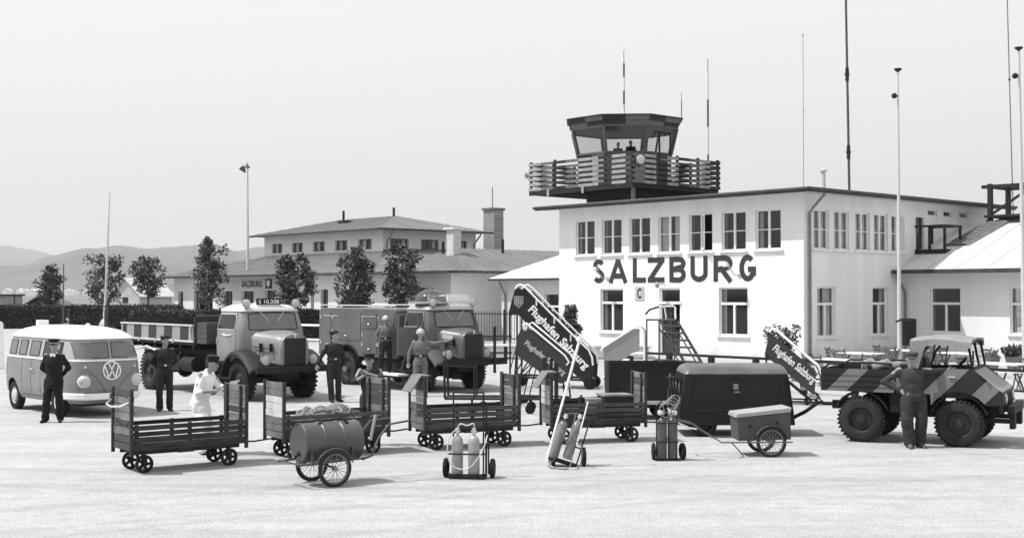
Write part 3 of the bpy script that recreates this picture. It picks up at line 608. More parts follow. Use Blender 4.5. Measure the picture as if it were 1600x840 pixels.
# ------------------------------------------------------------------ poles and masts
def pole(name, label, cat, base, h, r0, r1, mat, head=None, group=None, block=False, lean=(0, 0)):
    t = thing(name, label, cat, (base.x, base.y, 0), 0, group); m = MB()
    m.path([(0, 0, 0), (lean[0]*.5, lean[1]*.5, h*.5), (lean[0], lean[1], h)], r0, 10, r1); obj('pole', m, mat, t, 60)
    if block: m = MB(); m.loft([[(x*w, y*w, z) for x, y in ((-1, -1), (1, -1), (1, 1), (-1, 1))] for w, z in ((.34, 0), (.3, .35), (.14, .7))]); obj('foot', m, M('pale_concrete', .6, .9, .1, 3), t)
    tx, ty = lean
    if head == 'cap': m = MB(); m.lathe([(.02, -.10), (.12, -.02), (.12, .02)], (tx, ty, h+.1), 'z', 12); m.sphere((tx-.12, ty, h-.75), .09); m.tube((tx, ty, h-.75), (tx-.12, ty, h-.75), .03, 6); obj('pulley', m, iron, t)
    if head == 'horn': m = MB(); m.lathe([(.05, .3), (.13, .15), (.26, 0)], (tx-.05, ty, h-.45), 'z', 12); m.T = Matrix.Translation((tx-.35, ty, h-.5)) @ Matrix.Rotation(R(-35), 4, 'Y'); m.lathe([(.04, -.35), (.2, 0), (.22, .12)], (0, 0, 0), 'z', 14); m.v = m.v[36:] if False else m.v; obj('loudspeaker', m, M('horn_grey', .08, .5), t, 50)
    return t
silver = M('silver_pole', .5, .5, .1, 2); wire = M('mast_steel', .16, .5, .2, 2)
b = AT(1405, 458, 40); pole('flagpole', 'white flagpole before the terminal, rising behind the driver in the cap', 'flagpole', Vector((b.x, b.y, 0)), CAMH+(458-117)/1970*40+.1, .08, .028, silver, 'cap', 'flagpoles around the apron')
b = AT(1600, 458, 38); pole('flagpole', 'tall flagpole at the extreme right edge before the wing', 'flagpole', Vector((b.x+.02, b.y, 0)), CAMH+(458-84)/1970*38+.1, .085, .035, silver, 'cap', 'flagpoles around the apron', lean=(-.12, 0))
b = G(163, 513); pole('flagpole', 'slim white flagpole on a pale block behind the small bus', 'flagpole', b, CAMH+(458-300)/1970*b.y, .13, .035, silver, None, 'flagpoles around the apron', True, lean=(.35, 0))
b = G(387, 517); pole('flagpole', 'white flagpole with a loudspeaker near its top behind the tipper truck cab', 'flagpole', b, CAMH+(458-252)/1970*b.y, .14, .045, silver, 'horn', 'flagpoles around the apron', lean=(-.05, 0))
fp_ = bpy.data.objects['flagpole']; m = MB(); m.b2(.12, .5, -.12, .1, 1.0, 1.8)
for k in range(6): m.sphere((.42, -.13, 1.1+k*.12), .03)
m.path([(-.15, -.1, 1.75), (.1, -.14, 1.85), (.5, -.1, 1.82)], .03, 6); obj('cleat_board', m, dark_wood, fp_)
b = Apt(-.5, 8, 0)
def mast(label, px, Y, ytop, r, joints=(), mat=wire, z0=0, lean=0):
    q = AT(px, 458, Y); h = CAMH+(458-ytop)/1970*Y-z0; t = thing('radio_mast', label, 'radio mast', (q.x, q.y, z0), 0, 'radio masts behind the terminal'); m = MB(); m.path([(0, 0, 0), (lean*.5, 0, h*.5), (lean, 0, h)], r, 8, r*.8); obj('pole', m, mat, t, 60)
    for (a, b_) in joints: 
        za = CAMH+(458-a)/1970*Y-z0; zb = CAMH+(458-b_)/1970*Y-z0; m = MB(); m.tube((lean*za/h, 0, zb), (lean*za/h, 0, za), r*1.3, 8)
        m.tube((lean*za/h-r*1.6, 0, (za+zb)/2), (lean*za/h+r*1.6, 0, (za+zb)/2), r*.8, 6); obj('joint', m, iron, t)
mast('very tall thick dark mast rising out of the picture top above the terminal roof', 1331, 66, -40, .075, ((105, 126), (227, 248)), M('dark_mast', .07, .5), 0, -.25)
mast('hair thin mast over the near corner of the terminal roof', 1256.5, 68, 54, .018, ((56, 52), (174, 172)))
mast('thin mast leaning beside the lookout platform at the right', 1588, 70, -30, .04, ((125, 122),), wire, 0, -.4)
q = AT(765, 458, 95)
# wooden telegraph pole left
b = AT(99, 458, 100); pole('telegraph_pole', 'thin dark telegraph pole beside the leftmost tree', 'pole', Vector((b.x, b.y, 0)), 5.0, .06, .05, wire)
# ------------------------------------------------------------------ trees, hedges, plants
leafA = M('leaf_dark', .028, .65, .3, 1.5, .2, spec=.3); leafB = M('leaf_mid', .085, .6, .3, 1.5, .2, spec=.35); leafC = M('leaf_light', .22, .55, .3, 1.5, .2, spec=.4)
bark = M('bark', .10, .9, .3, 6, .2, .4, 20)
def leaves(mb, pts, size, rnd, weights=(5, 4, 2)):
    mats = [leafA]*weights[0]+[leafB]*weights[1]+[leafC]*weights[2]
    for (c, out) in pts:
        mb.use(rnd.choice(mats)); s = size*rnd.uniform(.6, 1.25)
        a = Vector((rnd.gauss(0, 1), rnd.gauss(0, 1), rnd.gauss(0, .6))); a = (a+out*.8); a.normalize()
        n_ = Vector((rnd.gauss(0, .7), rnd.gauss(0, .7), 1)); bb = a.cross(n_)
        if bb.length < .05: continue
        bb.normalize(); w = s*.36; up = bb.cross(a)*s*.1
        mb.add([c, c+a*s*.45+bb*w+up, c+a*s, c+a*s*.45-bb*w+up], [(0, 1, 2), (0, 2, 3)])
def tree(name, label, px, Y, ytop, wpx, trunk_z, seed, shape=None, n=2600, size=.24, z0=0, lean=0, ybot=None):
    rnd = random.Random(seed); q = AT(px, 458, Y); t = thing(name, label, 'tree', (q.x, q.y, 0), rnd.uniform(0, 6), 'young trees in front of the old terminal')
    H_ = CAMH+(458-ytop)/1970*Y; Wd = wpx/1970*Y/2; cz0 = trunk_z; m = MB()
    m.path([(0, 0, 0), (.04, .02, H_*.3), (-.03, .05, H_*.6), (.02, 0, H_*.92)], .11, 8, .03)
    limbs = []
    for k in range(9):
        z = cz0+(H_-cz0)*(.05+.75*k/9); a = k*2.4+rnd.uniform(-.4, .4); L = Wd*rnd.uniform(.55, .95); e = Vector((cos(a)*L, sin(a)*L, z+L*.8)); limbs.append(e)
        m.path([(0, 0, z), (e.x*.5, e.y*.5, z+L*.3), tuple(e)], .045, 6, .012)
    obj('trunk', m, bark, t, 60)
    clumps = []
    prof = shape or (lambda s: .25+.80*sin(pi*min(1, s*.88+.06))**.6)
    nc = 38
    for k in range(nc):
        s = (k+.5)/nc; z = cz0+(H_-cz0)*(.04+.96*s); rr = Wd*max(.12, prof(s)); a = rnd.uniform(0, 2*pi); d = rr*sqrt(rnd.uniform(.05, 1))*.82
        clumps.append((Vector((cos(a)*d*1.08, sin(a)*d*1.08, z)), Wd*rnd.uniform(.16, .42)*(1 if s < .88 else .6)))
    for e in limbs: clumps.append((e, Wd*.3))
    pts = []
    for (c, r) in clumps:
        for _ in range(int(n/len(clumps))):
            d = Vector((rnd.gauss(0, 1), rnd.gauss(0, 1), rnd.gauss(0, .8))); d.normalize(); rad = r*(rnd.uniform(.35, 1.08)); pts.append((c+d*rad, d))
    mb = MB(); leaves(mb, pts, size, rnd); obj('crown', mb, None, t, recalc=False); return t
TR = [(78, 100, 418, 42, 1.6, 1, 'spindly tree with two thin tops beside the low dark shed at far left'), (163, 98, 402, 60, 1.7, 2, 'bushy dark tree right behind the slim flagpole on its pale block'), (232, 98, 404, 50, 2.4, 3, 'round topped tree with a clear bare trunk left of the old terminal'),
      (327, 82, 374, 54, 1.9, 4, 'tall narrow tree before the left end of the old terminal'), (461, 70, 402, 62, 1.75, 5, 'dark broad tree covering the end of the airport lettering'), (553, 70, 390, 60, 1.6, 6, 'bright leaved tree rising above the box body of the fire truck'), (628, 70, 384, 62, 1.6, 7, 'dense dark tree directly left of the dome on the fire truck')]
for (px, Y, yt, w, tz, sd, lab) in TR:
    shp = {1: lambda s: .7 if s < .5 else .55, 4: lambda s: .9 if s < .45 else .9-.6*(s-.45)/.55, 3: lambda s: .35+1.3*s if s < .5 else 1.0-.5*(s-.5)}.get(sd)
    tree('young_tree', lab, px, Y, yt, w, tz, sd, shp, n=3000 if sd > 3 else 2300, size=.22 if sd > 3 else .24)
def hedge(label, pxa, pxb, Ya, Yb, h, w, seed, n=5200):
    rnd = random.Random(seed); a = AT(pxa, 458, Ya); b = AT(pxb, 458, Yb); a.z = b.z = 0; L = (b-a).length; t = thing('hedge', label, 'hedge', a, atan2(b.y-a.y, b.x-a.x), 'clipped hedges along the apron')
    m = MB(); nx = int(L/.5)+2; rings = []
    for i in range(nx):
        x = L*i/(nx-1); ring = []
        for (y, z) in ((-.42, 0), (-.46, .4), (-.44, .8), (-.3, .95), (.3, .95), (.45, .8), (.45, 0)):
            k = mnoise.noise(Vector((x*.8, y*3, z*3+seed)))*.12; ring.append((x, y*w+k, max(0, z*h*.96+k*(z > 0))))
        rings.append(ring)
    m.loft(rings); obj('hedge_core', m, M('hedge_inner', .018, .95, .3, 2), t)
    pts = []
    for _ in range(n):
        x = rnd.uniform(0, L)
        if rnd.random() < .55: y = -.45*w; z = rnd.uniform(.02, h*.95); out = Vector((0, -1, .1))
        else: y = rnd.uniform(-.45, .4)*w; z = h*.93; out = Vector((0, 0, 1))
        k = mnoise.noise(Vector((x*.8, y*2, z*2+seed)))*.16
        pts.append((Vector((x, y+k, z+k*.6+rnd.gauss(0, .05))), out))
    mb = MB(); leaves(mb, pts, .16, rnd, (6, 3, 1)); obj('foliage', mb, None, t, recalc=False)
hedge('long dark clipped hedge at far left behind the small bus', -60, 96, 94, 96, 1.75, 1.2, 21)
hedge('ragged hedge stub between the two trees behind the small bus', 112, 158, 96, 96, 1.7, 1.2, 22, 2200)
hedge('dark hedge right of the slim flagpole', 166, 330, 92, 96, 1.75, 1.2, 23)
hedge('lower rounded hedge behind the striped tipper body', 212, 345, 84, 82, 1.55, 1.6, 24)
hedge('hedge behind the tipper truck bonnet', 462, 600, 72, 68, 1.7, 1.2, 25)
def bush(label, px, Y, ytop, wpx, seed, sparse=1.0, n=900, pot=None, nm='shrub', zb=0.):
    rnd = random.Random(seed); q = AT(px, 458, Y); t = thing(nm, label, 'shrub', (q.x, q.y, zb), 0); H_ = CAMH+(458-ytop)/1970*Y-zb; Wd = wpx/1970*Y/2; m = MB()
    ends = []
    for k in range(12): a = k*2.4; r = Wd*rnd.uniform(.2, .9); e = Vector((cos(a)*r, sin(a)*r, H_*rnd.uniform(.5, .95))); ends.append(e); m.path([(0, 0, 0), (e.x*.3, e.y*.3, e.z*.5), tuple(e)], .03, 5, .008)
    obj('stems', m, bark, t); pts = []
    for e in ends+[e*.7 for e in ends]:
        for _ in range(int(n/24)): d = Vector((rnd.gauss(0, 1), rnd.gauss(0, 1), rnd.gauss(0, 1))).normalized(); pts.append((e+d*Wd*.33*rnd.uniform(.3, 1)*sparse, d))
    mb = MB(); leaves(mb, pts, .15, rnd, (4, 4, 2)); obj('foliage', mb, None, t, recalc=False)
    return t
bush('dark green shrub against the white wall left of the ground floor window', 893, 52, 478, 36, 31, n=2200)
bush('thin leggy shrub by the near corner of the terminal', 1222, 45, 510, 50, 32, 1.1, 1100)
bush('broad leaved potted plant by the wing wall at far right', 1584, 43, 543, 36, 33, 1, 500, zb=.5)
bush('small pale potted plant next to the broad leaved plant', 1548, 43, 557, 22, 34, 1, 400, zb=.45)
for px in (1584, 1548):
    q = AT(px, 458, 43); t = thing('planter', 'pot under the %s plant at far right' % ('broad leaved' if px == 1584 else 'small pale'), 'planter', (q.x, q.y, 0)); m = MB(); m.lathe([(.2, .02), (.3, .45), (.33, .5), (.3, .5), (.27, .4)], (0, 0, 0), 'z', 14); obj('pot', m, M('pot_clay', .2), t, 40)
# meadow tufts and far bushes
rnd = random.Random(44); mb = MB()
for k in range(420):
    x = rnd.uniform(-70, -18); y = rnd.uniform(101, 260); s = rnd.uniform(.5, 1.6)
    for j in range(7):
        d = Vector((rnd.gauss(0, .5), rnd.gauss(0, .5), rnd.uniform(.05, .35)))*s; leaves(mb, [(Vector((x, y, .02))+d, Vector((0, 0, 1)))], .5*s, rnd, (1, 3, 5))
o = obj('meadow_tufts', mb, None, None, recalc=False); tag(o, 'rough grass tufts and weeds in the meadow behind the hedge', 'grass', kind='stuff')
# sheds and house, left background
q = AT(52, 458, 112); t = thing('low_shed', 'low dark shed with a pale sloping roof beyond the hedge', 'shed', (q.x, q.y, 0), R(-4)); m = MB()
m.prism([(-1.2, 0), (2.3, 0), (2.3, 1.55), (.5, 2.35), (-1.2, 1.4)], 'y', 0, 3); obj('wall', m, dark_wood, t)
m = MB(); m.add([(-1.5, -.3, 1.25), (.5, -.3, 2.4), (.5, 3.3, 2.4), (-1.5, 3.3, 1.25), (-1.5, -.3, 1.35), (.5, -.3, 2.5), (.5, 3.3, 2.5), (-1.5, 3.3, 1.35)], [(0, 1, 2, 3), (4, 5, 6, 7), (0, 1, 5, 4), (3, 2, 6, 7), (0, 3, 7, 4)]); obj('roof', m, M('shed_roof', .5, .7), t)
m = MB(); m.add([(.5, -.3, 2.4), (2.5, -.3, 1.5), (2.5, 3.3, 1.5), (.5, 3.3, 2.4), (.5, -.3, 2.5), (2.5, -.3, 1.6), (2.5, 3.3, 1.6), (.5, 3.3, 2.5)], [(0, 1, 2, 3), (4, 5, 6, 7), (0, 1, 5, 4), (3, 2, 6, 7), (1, 2, 6, 5)]); obj('roof', m, M('shed_roof_dark', .12, .8), t)
q = AT(16, 458, 105); t = thing('wooden_booth', 'narrow upright wooden booth at the far left edge', 'booth', (q.x, q.y, 0), R(-10)); m = MB(); m.b2(-.75, .75, -.6, .6, 0, 2.45); obj('wall', m, M('booth_wood', .25, .8, .3, 3, streak=(6, 6, .5)), t); m = MB(); m.b2(-.9, .9, -.75, .75, 2.45, 2.58)
for x in (-.78, .72): m.b2(x, x+.08, -.66, -.6, 0, 2.45)
obj('frame', m, dark_wood, t)
q = AT(196, 458, 210); t = thing('small_house', 'small pale gabled house between two trees in the meadow', 'house', (q.x, q.y, 0), R(-25)); m = MB(); m.prism([(-3, 0), (3, 0), (3, 2.4), (0, 5.1), (-3, 2.4)], 'y', 0, 8); obj('wall', m, M('far_house_wall', .45), t)
m = MB(); 
for s in (-1, 1): m.add([(0, -.4, 5.15), (s*3.5, -.4, 2.0), (s*3.5, 8.4, 2.0), (0, 8.4, 5.15), (0, -.4, 5.3), (s*3.5, -.4, 2.15), (s*3.5, 8.4, 2.15), (0, 8.4, 5.3)], [(0, 1, 2, 3), (4, 5, 6, 7), (0, 1, 5, 4), (3, 2, 6, 7), (1, 2, 6, 5)])
obj('roof', m, M('far_house_roof', .6), t)
m = MB(); m.b2(-.6, .6, -.03, 0, 1.0, 2.0); obj('window', m, iron, t)
q = AT(205, 458, 160); t = thing('white_wall', 'short white garden wall in the meadow', 'wall', (q.x, q.y, 0)); m = MB(); m.b2(-.8, 2.2, 0, .2, 0, 1.0); m.b2(-.8, 2.2, -.05, .25, 1.0, 1.1); obj('wall', m, white_paint, t)
q = AT(0, 458, 44); t = thing('white_kiosk', 'corner of a white board standing left of the small bus', 'board', (q.x-.75, q.y, 0), R(10)); m = MB(); m.prism([(-.5, .0), (.86, 0), (.80, 1.62), (.7, 1.66), (-.5, 1.66)], 'y', 0, .12); obj('panel', m, white_paint, t)
# ------------------------------------------------------------------ fences
def FP(x, y, z=0): return Apt(x, y, z)
fq = G(1107, 555, .9); fdir = Vector((cos(HD), sin(HD), 0))
t = thing('terrace_railing', 'dark timber rail with square posts along the café terrace', 'railing', (fq.x, fq.y, 0), HD); m = MB()
m.b2(-3.2, 11.5, -.04, .04, .85, .92); obj('rail', m, dark_wood, t)
for k in range(10):
    x = -3.0+k*1.55; m = MB(); m.b2(x-.07, x+.07, -.07, .07, 0, .848); obj('post', m, dark_wood, t)
m = MB(); m.b2(-3.2, 11.5, -.02, .02, .4, .44); obj('lower_rail', m, dark_wood, t)
# picket fence near the annex
q = AT(745, 458, 66); t = thing('picket_fence', 'thin dark metal picket fence between the fire truck and the annex', 'fence', (q.x-1.5, q.y+1, 0), R(-15)); m = MB()
m.b2(0, 6.2, -.02, .02, 1.55, 1.6); m.b2(0, 6.2, -.02, .02, .25, .3); obj('rail', m, iron, t); m = MB()
for k in range(42): m.b2(k*.15-.012, k*.15+.012, -.035, -.012, .1, 1.72)
obj('pickets', m, iron, t)
for k in range(3): m = MB(); m.b2(k*3.05-.05, k*3.05+.05, -.05, .05, 0, 1.8); obj('post', m, iron, t)
def rail_fence(label, pts, hs, r=.03, mat=None, group=None, nm='railing'):
    t = thing(nm, label, 'railing', pts[0], 0, group); o0 = Vector(pts[0]); mat = mat or white_paint; m = MB()
    for h in hs: m.path([Vector(p)-o0+Vector((0, 0, h)) for p in pts], r, 6)
    obj('rail', m, mat, t)
    for a, b_ in zip(pts, pts[1:]):
        a = Vector(a); b_ = Vector(b_); n = max(1, int((b_-a).length/2.2))
        for k in range(n): q = a.lerp(b_, k/n)-o0; m = MB(); m.tube(q, q+Vector((0, 0, hs[0]+.05)), r*1.3, 6); obj('post', m, mat, t)
rail_fence('white railing behind the nose of the tipper truck', [AT(462, 458, 56).to_2d().to_3d(), AT(640, 458, 52).to_2d().to_3d()], (1.25, .62), .045)
rail_fence('dark double rail left of the stairs near the annex', [AT(742, 458, 50).to_2d().to_3d(), AT(800, 458, 50).to_2d().to_3d()], (.95, .3), .035, iron)
q = AT(715, 458, 52); m = MB(); m.box(3.6, 0, .22, 8.5, .35, .45); m.box(3.6, .0, .5, 8.7, .5, .1); t = thing('low_wall', 'low pale concrete wall with a kerb before the picket fence', 'wall', (q.x, q.y, 0), R(-6)); obj('wall', m, M('pale_concrete', .6), t, bevel=.02)
m = MB(); m.b2(-.3, 8, -1.4, -.4, 0, .1); tag(obj('kerb_strip', m, M('kerb_gravel', .3, .9, .3, 4, .3, .5, 20)), kind='structure').location = (q.x, q.y, .004); 
# ------------------------------------------------------------------ café tables and folding chairs
ttop = M('tablecloth', .75, .8, .04, 3); slat = M('chair_slat', .10, .7, .3, 5)
def make_table(L=1.3, Wd=.75):
    t = thing('cafe_table', 'x', 'table'); m = MB(); m.b2(-L/2, L/2, -Wd/2, Wd/2, .71, .745); obj('tabletop', m, ttop, t)
    for x in (-L/2+.1, L/2-.1):
        for y in (-Wd/2+.08, Wd/2-.08): m = MB(); m.beam((x, y, .705), (x+.0, -y*.8, .01), .035, .035); obj('leg', m, slat, t)
    return t
def make_chair():
    t = thing('folding_chair', 'x', 'chair'); m = MB()
    for k in range(5): m.b2(-.19, .19, -.18+k*.08, -.125+k*.08, .44, .46)
    obj('seat', m, slat, t); m = MB()
    for k in range(3): m.beam((-.2, .2+k*.02, .62+k*.1), (.2, .2+k*.02, .62+k*.1), .015, .07)
    obj('backrest', m, slat, t)
    for s in (-.2, .2):
        m = MB(); m.beam((s, -.22, .01), (s, .25, .9), .025, .035); obj('leg', m, slat, t); m = MB(); m.beam((s*.9, .25, .01), (s*.9, -.17, .44), .025, .035); obj('leg', m, slat, t)
    return t
tb0, ch0 = make_table(), make_chair(); fT = fC = True
def place(o, first, loc, rz, label, group):
    c = o if first else copy_tree(o); c.location = loc; c.rotation_euler = (0, 0, rz); c['label'] = label; c['group'] = group; return c
tabs = [(1345, 40.5, 'café table with a pale cloth nearest the corner downpipe'), (1312, 36.5, 'café table with a pale top just behind the timber rail and truck bed'), (1500, 40.5, 'café table seen through the open cab of the camouflaged truck'), (1562, 34.5, 'long pale café table beyond the nose of the camouflaged truck'), (1420, 42.5, 'café table behind the flagpole'), (1598, 31, 'low pale table at the extreme right edge')]
CHW = ['table by the corner downpipe', 'table behind the truck bed', 'table seen through the truck cab', 'long table beyond the truck nose', 'table behind the flagpole', 'low table at the right edge']
side_words = ['left of', 'right of', 'in front of', 'behind']
for i, (px, Y, lab) in enumerate(tabs):
    q = AT(px, 458, Y); q.z = 0; rz = HD+R([5, 0, -4, 0, 8, 3][i]); place(tb0, fT, q, rz, lab, 'café tables on the terrace'); fT = False
    rr = random.Random(i)
    for k, (dx, dy, a) in enumerate(((-.95, 0, 90), (.95, .05, -90), (-.25, -.75, 180), (.3, .7, 0))):
        if i == 5 and k: continue
        d = Matrix.Rotation(rz, 3, 'Z') @ Vector((dx, dy, 0)); w = ['at the left end of', 'at the right end of', 'on the apron side of', 'on the wall side of'][k]
        place(ch0, fC, q+d, rz+R(a+rr.uniform(-15, 15)), 'slatted folding chair %s the %s' % (w, CHW[i]), 'folding chairs on the terrace'); fC = False
# ------------------------------------------------------------------ vehicle helpers
veh_win = M('vehicle_window', .02, .12, .15, 2, .02, spec=.3)
veh_win_pale = M('vehicle_window_pale', .11, .08, .2, 2, .02, spec=.9)
def wheel(par, c, r, w, rimr, side, tyre=None, rimm=None, lugs=0, style='disc', steer=0., name='wheel'):
    T = Matrix.Translation(c) @ Matrix.Rotation(steer, 4, 'Z'); h = w/2; m = MB(T)
    pr = [(rimr, -h*.75), (rimr*1.03, -h*.98), (r*.84, -h), (r*.95, -h*.86), (r, -h*.6), (r, h*.6), (r*.95, h*.86), (r*.84, h), (rimr*1.03, h*.98), (rimr, h*.75), (rimr, -h*.75)]
    m.lathe(pr, (0, 0, 0), 'y', 36, caps=False)
    for k in range(lugs):
        for s in (-1, 1):
            a = 2*pi*(k+(.25 if s > 0 else 0))/lugs; rot = Matrix.Rotation(-a, 3, 'Y'); q = rot @ Vector((r+.004, 0, 0)); m.box(q.x, s*h*.55, q.z, r*.055, h*.9, 2*pi*r/lugs*.5, rot)
    t = obj(name, m, tyre or rubber, par, 50)
    m = MB(T); o = side*h
    if style == 'disc':
        m.lathe([(rimr+.003, o*.78), (rimr*.95, o*.72), (rimr*.88, o*.35), (rimr*.55, o*.5), (rimr*.42, o*.5), (rimr*.38, o*.85), (rimr*.16, o*.95), (.001, o*.95)], (0, 0, 0), 'y', 24, caps=False)
        for k in range(6): a = 2*pi*k/6; m.use(black_paint) if False else None; m.sphere((cos(a)*rimr*.3, o*.9, sin(a)*rimr*.3), .018, n=6, m=4)
    elif style == 'hub':
        m.lathe([(rimr+.003, o*.7), (rimr*.9, o*.8), (rimr*.7, o*.55), (rimr*.62, o*.95), (rimr*.3, o*1.15), (.001, o*1.2)], (0, 0, 0), 'y', 24, caps=False)
    elif style == 'holes':
        m.lathe([(rimr, -h*.7), (rimr*.82, -h*.7), (rimr*.82, h*.7), (rimr, h*.7), (rimr, -h*.7)], (0, 0, 0), 'y', 24, caps=False); m.lathe([(rimr*.38, -h), (rimr*.38, h), (.001, h)], (0, 0, 0), 'y', 16, caps=False); m.lathe([(rimr*.38, -h), (.001, -h)], (0, 0, 0), 'y', 16, caps=False)
        for k in range(5): a = 2*pi*k/5; m.beam((cos(a)*rimr*.3, 0, sin(a)*rimr*.3), (cos(a)*rimr*.9, 0, sin(a)*rimr*.9), .03, rimr*.42, (0, 1, 0)) if False else m.box(cos(a)*rimr*.6, 0, sin(a)*rimr*.6, rimr*.6, .03, rimr*.36, Matrix.Rotation(-a, 3, 'Y'))
    elif style == 'spokes':
        m.lathe([(rimr*1.0, -h*.6), (rimr*.93, -h*.6), (rimr*.93, h*.6), (rimr*1.0, h*.6), (rimr, -h*.6)], (0, 0, 0), 'y', 32, caps=False); m.tube((0, -h*1.6, 0), (0, h*1.6, 0), .03, 10)
        for k in range(18): a = 2*pi*k/18; s = (1 if k % 2 else -1)*h; m.tube((cos(a+.25)*.03, s, sin(a+.25)*.03), (cos(a)*rimr*.96, 0, sin(a)*rimr*.96), .004, 4)
    obj('rim', m, rimm or iron, t, 40); return t
def sshape(a0, a1, b, n=6):  # plan outline: x in [-a0, a1], half width b
    def side(x, s): k = (x/a1 if x > 0 else -x/a0); return s*b*max(0., 1-min(1, abs(k))**n)**(1/n)
    def front(y): return a1*max(0., 1-min(1, abs(y)/b)**n)**(1/n)
    return side, front
def ring(a0, a1, b, n, z, N=56, cx=0, cy=0):
    out = []
    for k in range(N):
        t = 2*pi*(k+.5)/N; c, s = cos(t), sin(t); a = a1 if c > 0 else a0
        out.append((cx+a*math.copysign(abs(c)**(2/n), c), cy+b*math.copysign(abs(s)**(2/n), s), z))
    return out
def lerptab(tab, z):
    for (z0, *p), (z1, *q) in zip(tab, tab[1:]):
        if z0 <= z <= z1: t = (z-z0)/(z1-z0); return [a+(b-a)*t for a, b in zip(p, q)]
    return list(tab[-1][1:]) if z > tab[-1][0] else list(tab[0][1:])
# ---------------------------------------------------------------- small bus
hd = R(-47.5); p = G(95.4, 650); fw = Vector((cos(hd), sin(hd), 0)); lf = Vector((-fw.y, fw.x, 0))
BUS = thing('small_bus', 'rounded two tone small bus with white roof and round badge, parked at the left', 'bus', p+lf*.72-fw*1.2, hd)
tab = [(.30, 2.02, 1.98, .78), (.42, 2.06, 2.06, .84), (.62, 2.08, 2.10, .87), (.95, 2.08, 2.11, .87), (1.2, 2.05, 2.07, .85), (1.32, 2.02, 2.03, .83), (1.64, 1.93, 1.93, .765), (1.70, 1.9, 1.9, .75)]
NN = 5.
def bside(x, z, s=-1, off=.004): a0, a1, b = lerptab(tab, z); f, _ = sshape(a0, a1, b, NN); return Vector((x, f(x, s)+s*off, z))
def bfront(y, z, off=.004): a0, a1, b = lerptab(tab, z); _, f = sshape(a0, a1, b, NN); return Vector((f(y)+off, y, z))
low_m = M('bus_body_paint', .19, .4, .12, 2.5, .05, spec=.6); up_m = M('bus_upper_paint', .33, .35, .05, 1, .02, spec=.6); roof_m = M('bus_roof_paint', .58, .4, .04, 1)
m = MB(); m.loft([ring(*lerptab(tab, z), NN, z, 96) for z in (.30, .36, .42, .52, .62, .8, .95, 1.1, 1.22)]); BUSBODY = obj('body', m, low_m, BUS, 40)
m = MB(); m.loft([ring(*[v-.003 for v in lerptab(tab, z)], NN, z, 96) for z in (1.221, 1.28, 1.32, 1.45, 1.6, 1.66)]); obj('window_band', m, up_m, BUS, 40)
m = MB(); m.loft([ring(a0, a1, b, n_, z, 96) for (z, a0, a1, b, n_) in ((1.655, 1.93, 1.95, .775, 5), (1.675, 1.95, 1.97, .79, 5), (1.70, 1.92, 1.94, .77, 5), (1.78, 1.82, 1.84, .70, 4.2), (1.85, 1.66, 1.66, .60, 3.6), (1.90, 1.4, 1.38, .46, 3), (1.925, 1.0, 1.0, .3, 2.6), (1.935, .4, .4, .12, 2.2))]); obj('roof', m, roof_m, BUS, 40)
m = MB(); m.loft([[(bside(x, z, s, o_)) for (s, x) in [(-1, -1.95+3.6*i/20) for i in range(21)]] for z in (1.2, 1.235) for o_ in (.008,) for s in (-1,)], caps=False, closed=False)
tr = MB()
for z0_, z1_ in ((1.205, 1.235),):
    tr.patch(lambda u, v: bside(u, v, -1, .012), -1.95, 1.75, z0_, z1_, 30, 1); tr.patch(lambda u, v: bside(u, v, 1, .012), -1.95, 1.75, z0_, z1_, 30, 1); tr.patch(lambda u, v: bfront(u, v, .012), -.80, .80, z0_, z1_, 30, 1)
obj('belt_trim', tr, white_paint, BUS, recalc=False)
for y0_, y1_ in ((-.70, -.035), (.035, .70)):
    m = MB(); m.patch(lambda u, v: bfront(u, v, .006), y0_, y1_, 1.275, 1.60, 10, 4); w = obj('windscreen', m, veh_win_pale, BUS, recalc=False)
    m = MB(); 
    pts = [bfront(y0_, 1.275, .012), bfront((y0_+y1_)/2, 1.275, .012), bfront(y1_, 1.275, .012), bfront(y1_, 1.6, .012), bfront((y0_+y1_)/2, 1.6, .012), bfront(y0_, 1.6, .012)]; m.path(pts, .008, 5, closed=True); obj('seal', m, iron, w)
for s in (-1, 1):
    for (a, b_, nm) in ((-1.46, -1.04, 0), (-.86, -.44, 0), (-.24, .28, 0), (.50, .92, 1), (1.12, 1.38, 1)):
        m = MB(); m.patch(lambda u, v: bside(u, v, s, .006), a, b_, 1.28, 1.60, 6, 3); w = obj('side_window', m, veh_win_pale if nm == 0 else veh_win, BUS, recalc=False)
        m = MB(); m.path([bside(a, 1.28, s, .01), bside(b_, 1.28, s, .01), bside(b_, 1.6, s, .01), bside(a, 1.6, s, .01)], .008, 5, closed=True); obj('seal', m, iron, w)
m = MB()
for s in (-1,):
    for k in range(9): z = .8+k*.045; m.patch(lambda u, v: bside(u, v, s, .008), -1.9, -1.62, z, z+.02, 4, 1)
    for k in range(4): z = 1.42+k*.05; m.patch(lambda u, v: bside(u, v, s, .008), -1.8, -1.62, z, z+.02, 3, 1)
obj('louvre', m, iron, BUS, recalc=False)
for x in (-.62, -.1, .42, 1.05): m = MB(); m.patch(lambda u, v: bside(u, v, -1, .004), x, x+.012, .40, 1.2, 1, 8); obj('door_gap', m, iron, BUS, recalc=False)
m = MB(); m.patch(lambda u, v: bside(u, v, -1, .005), -.605, .415, .395, .407, 8, 1); obj('door_gap', m, iron, BUS, recalc=False)
for x in (-.03, .5): m = MB(); m.path([bside(x, .98, -1, .01), bside(x, .98, -1, .05), bside(x+.13, .98, -1, .05)], .012, 6); obj('door_handle', m, chrome, BUS)
m = MB()   # V shaped swage line on the nose
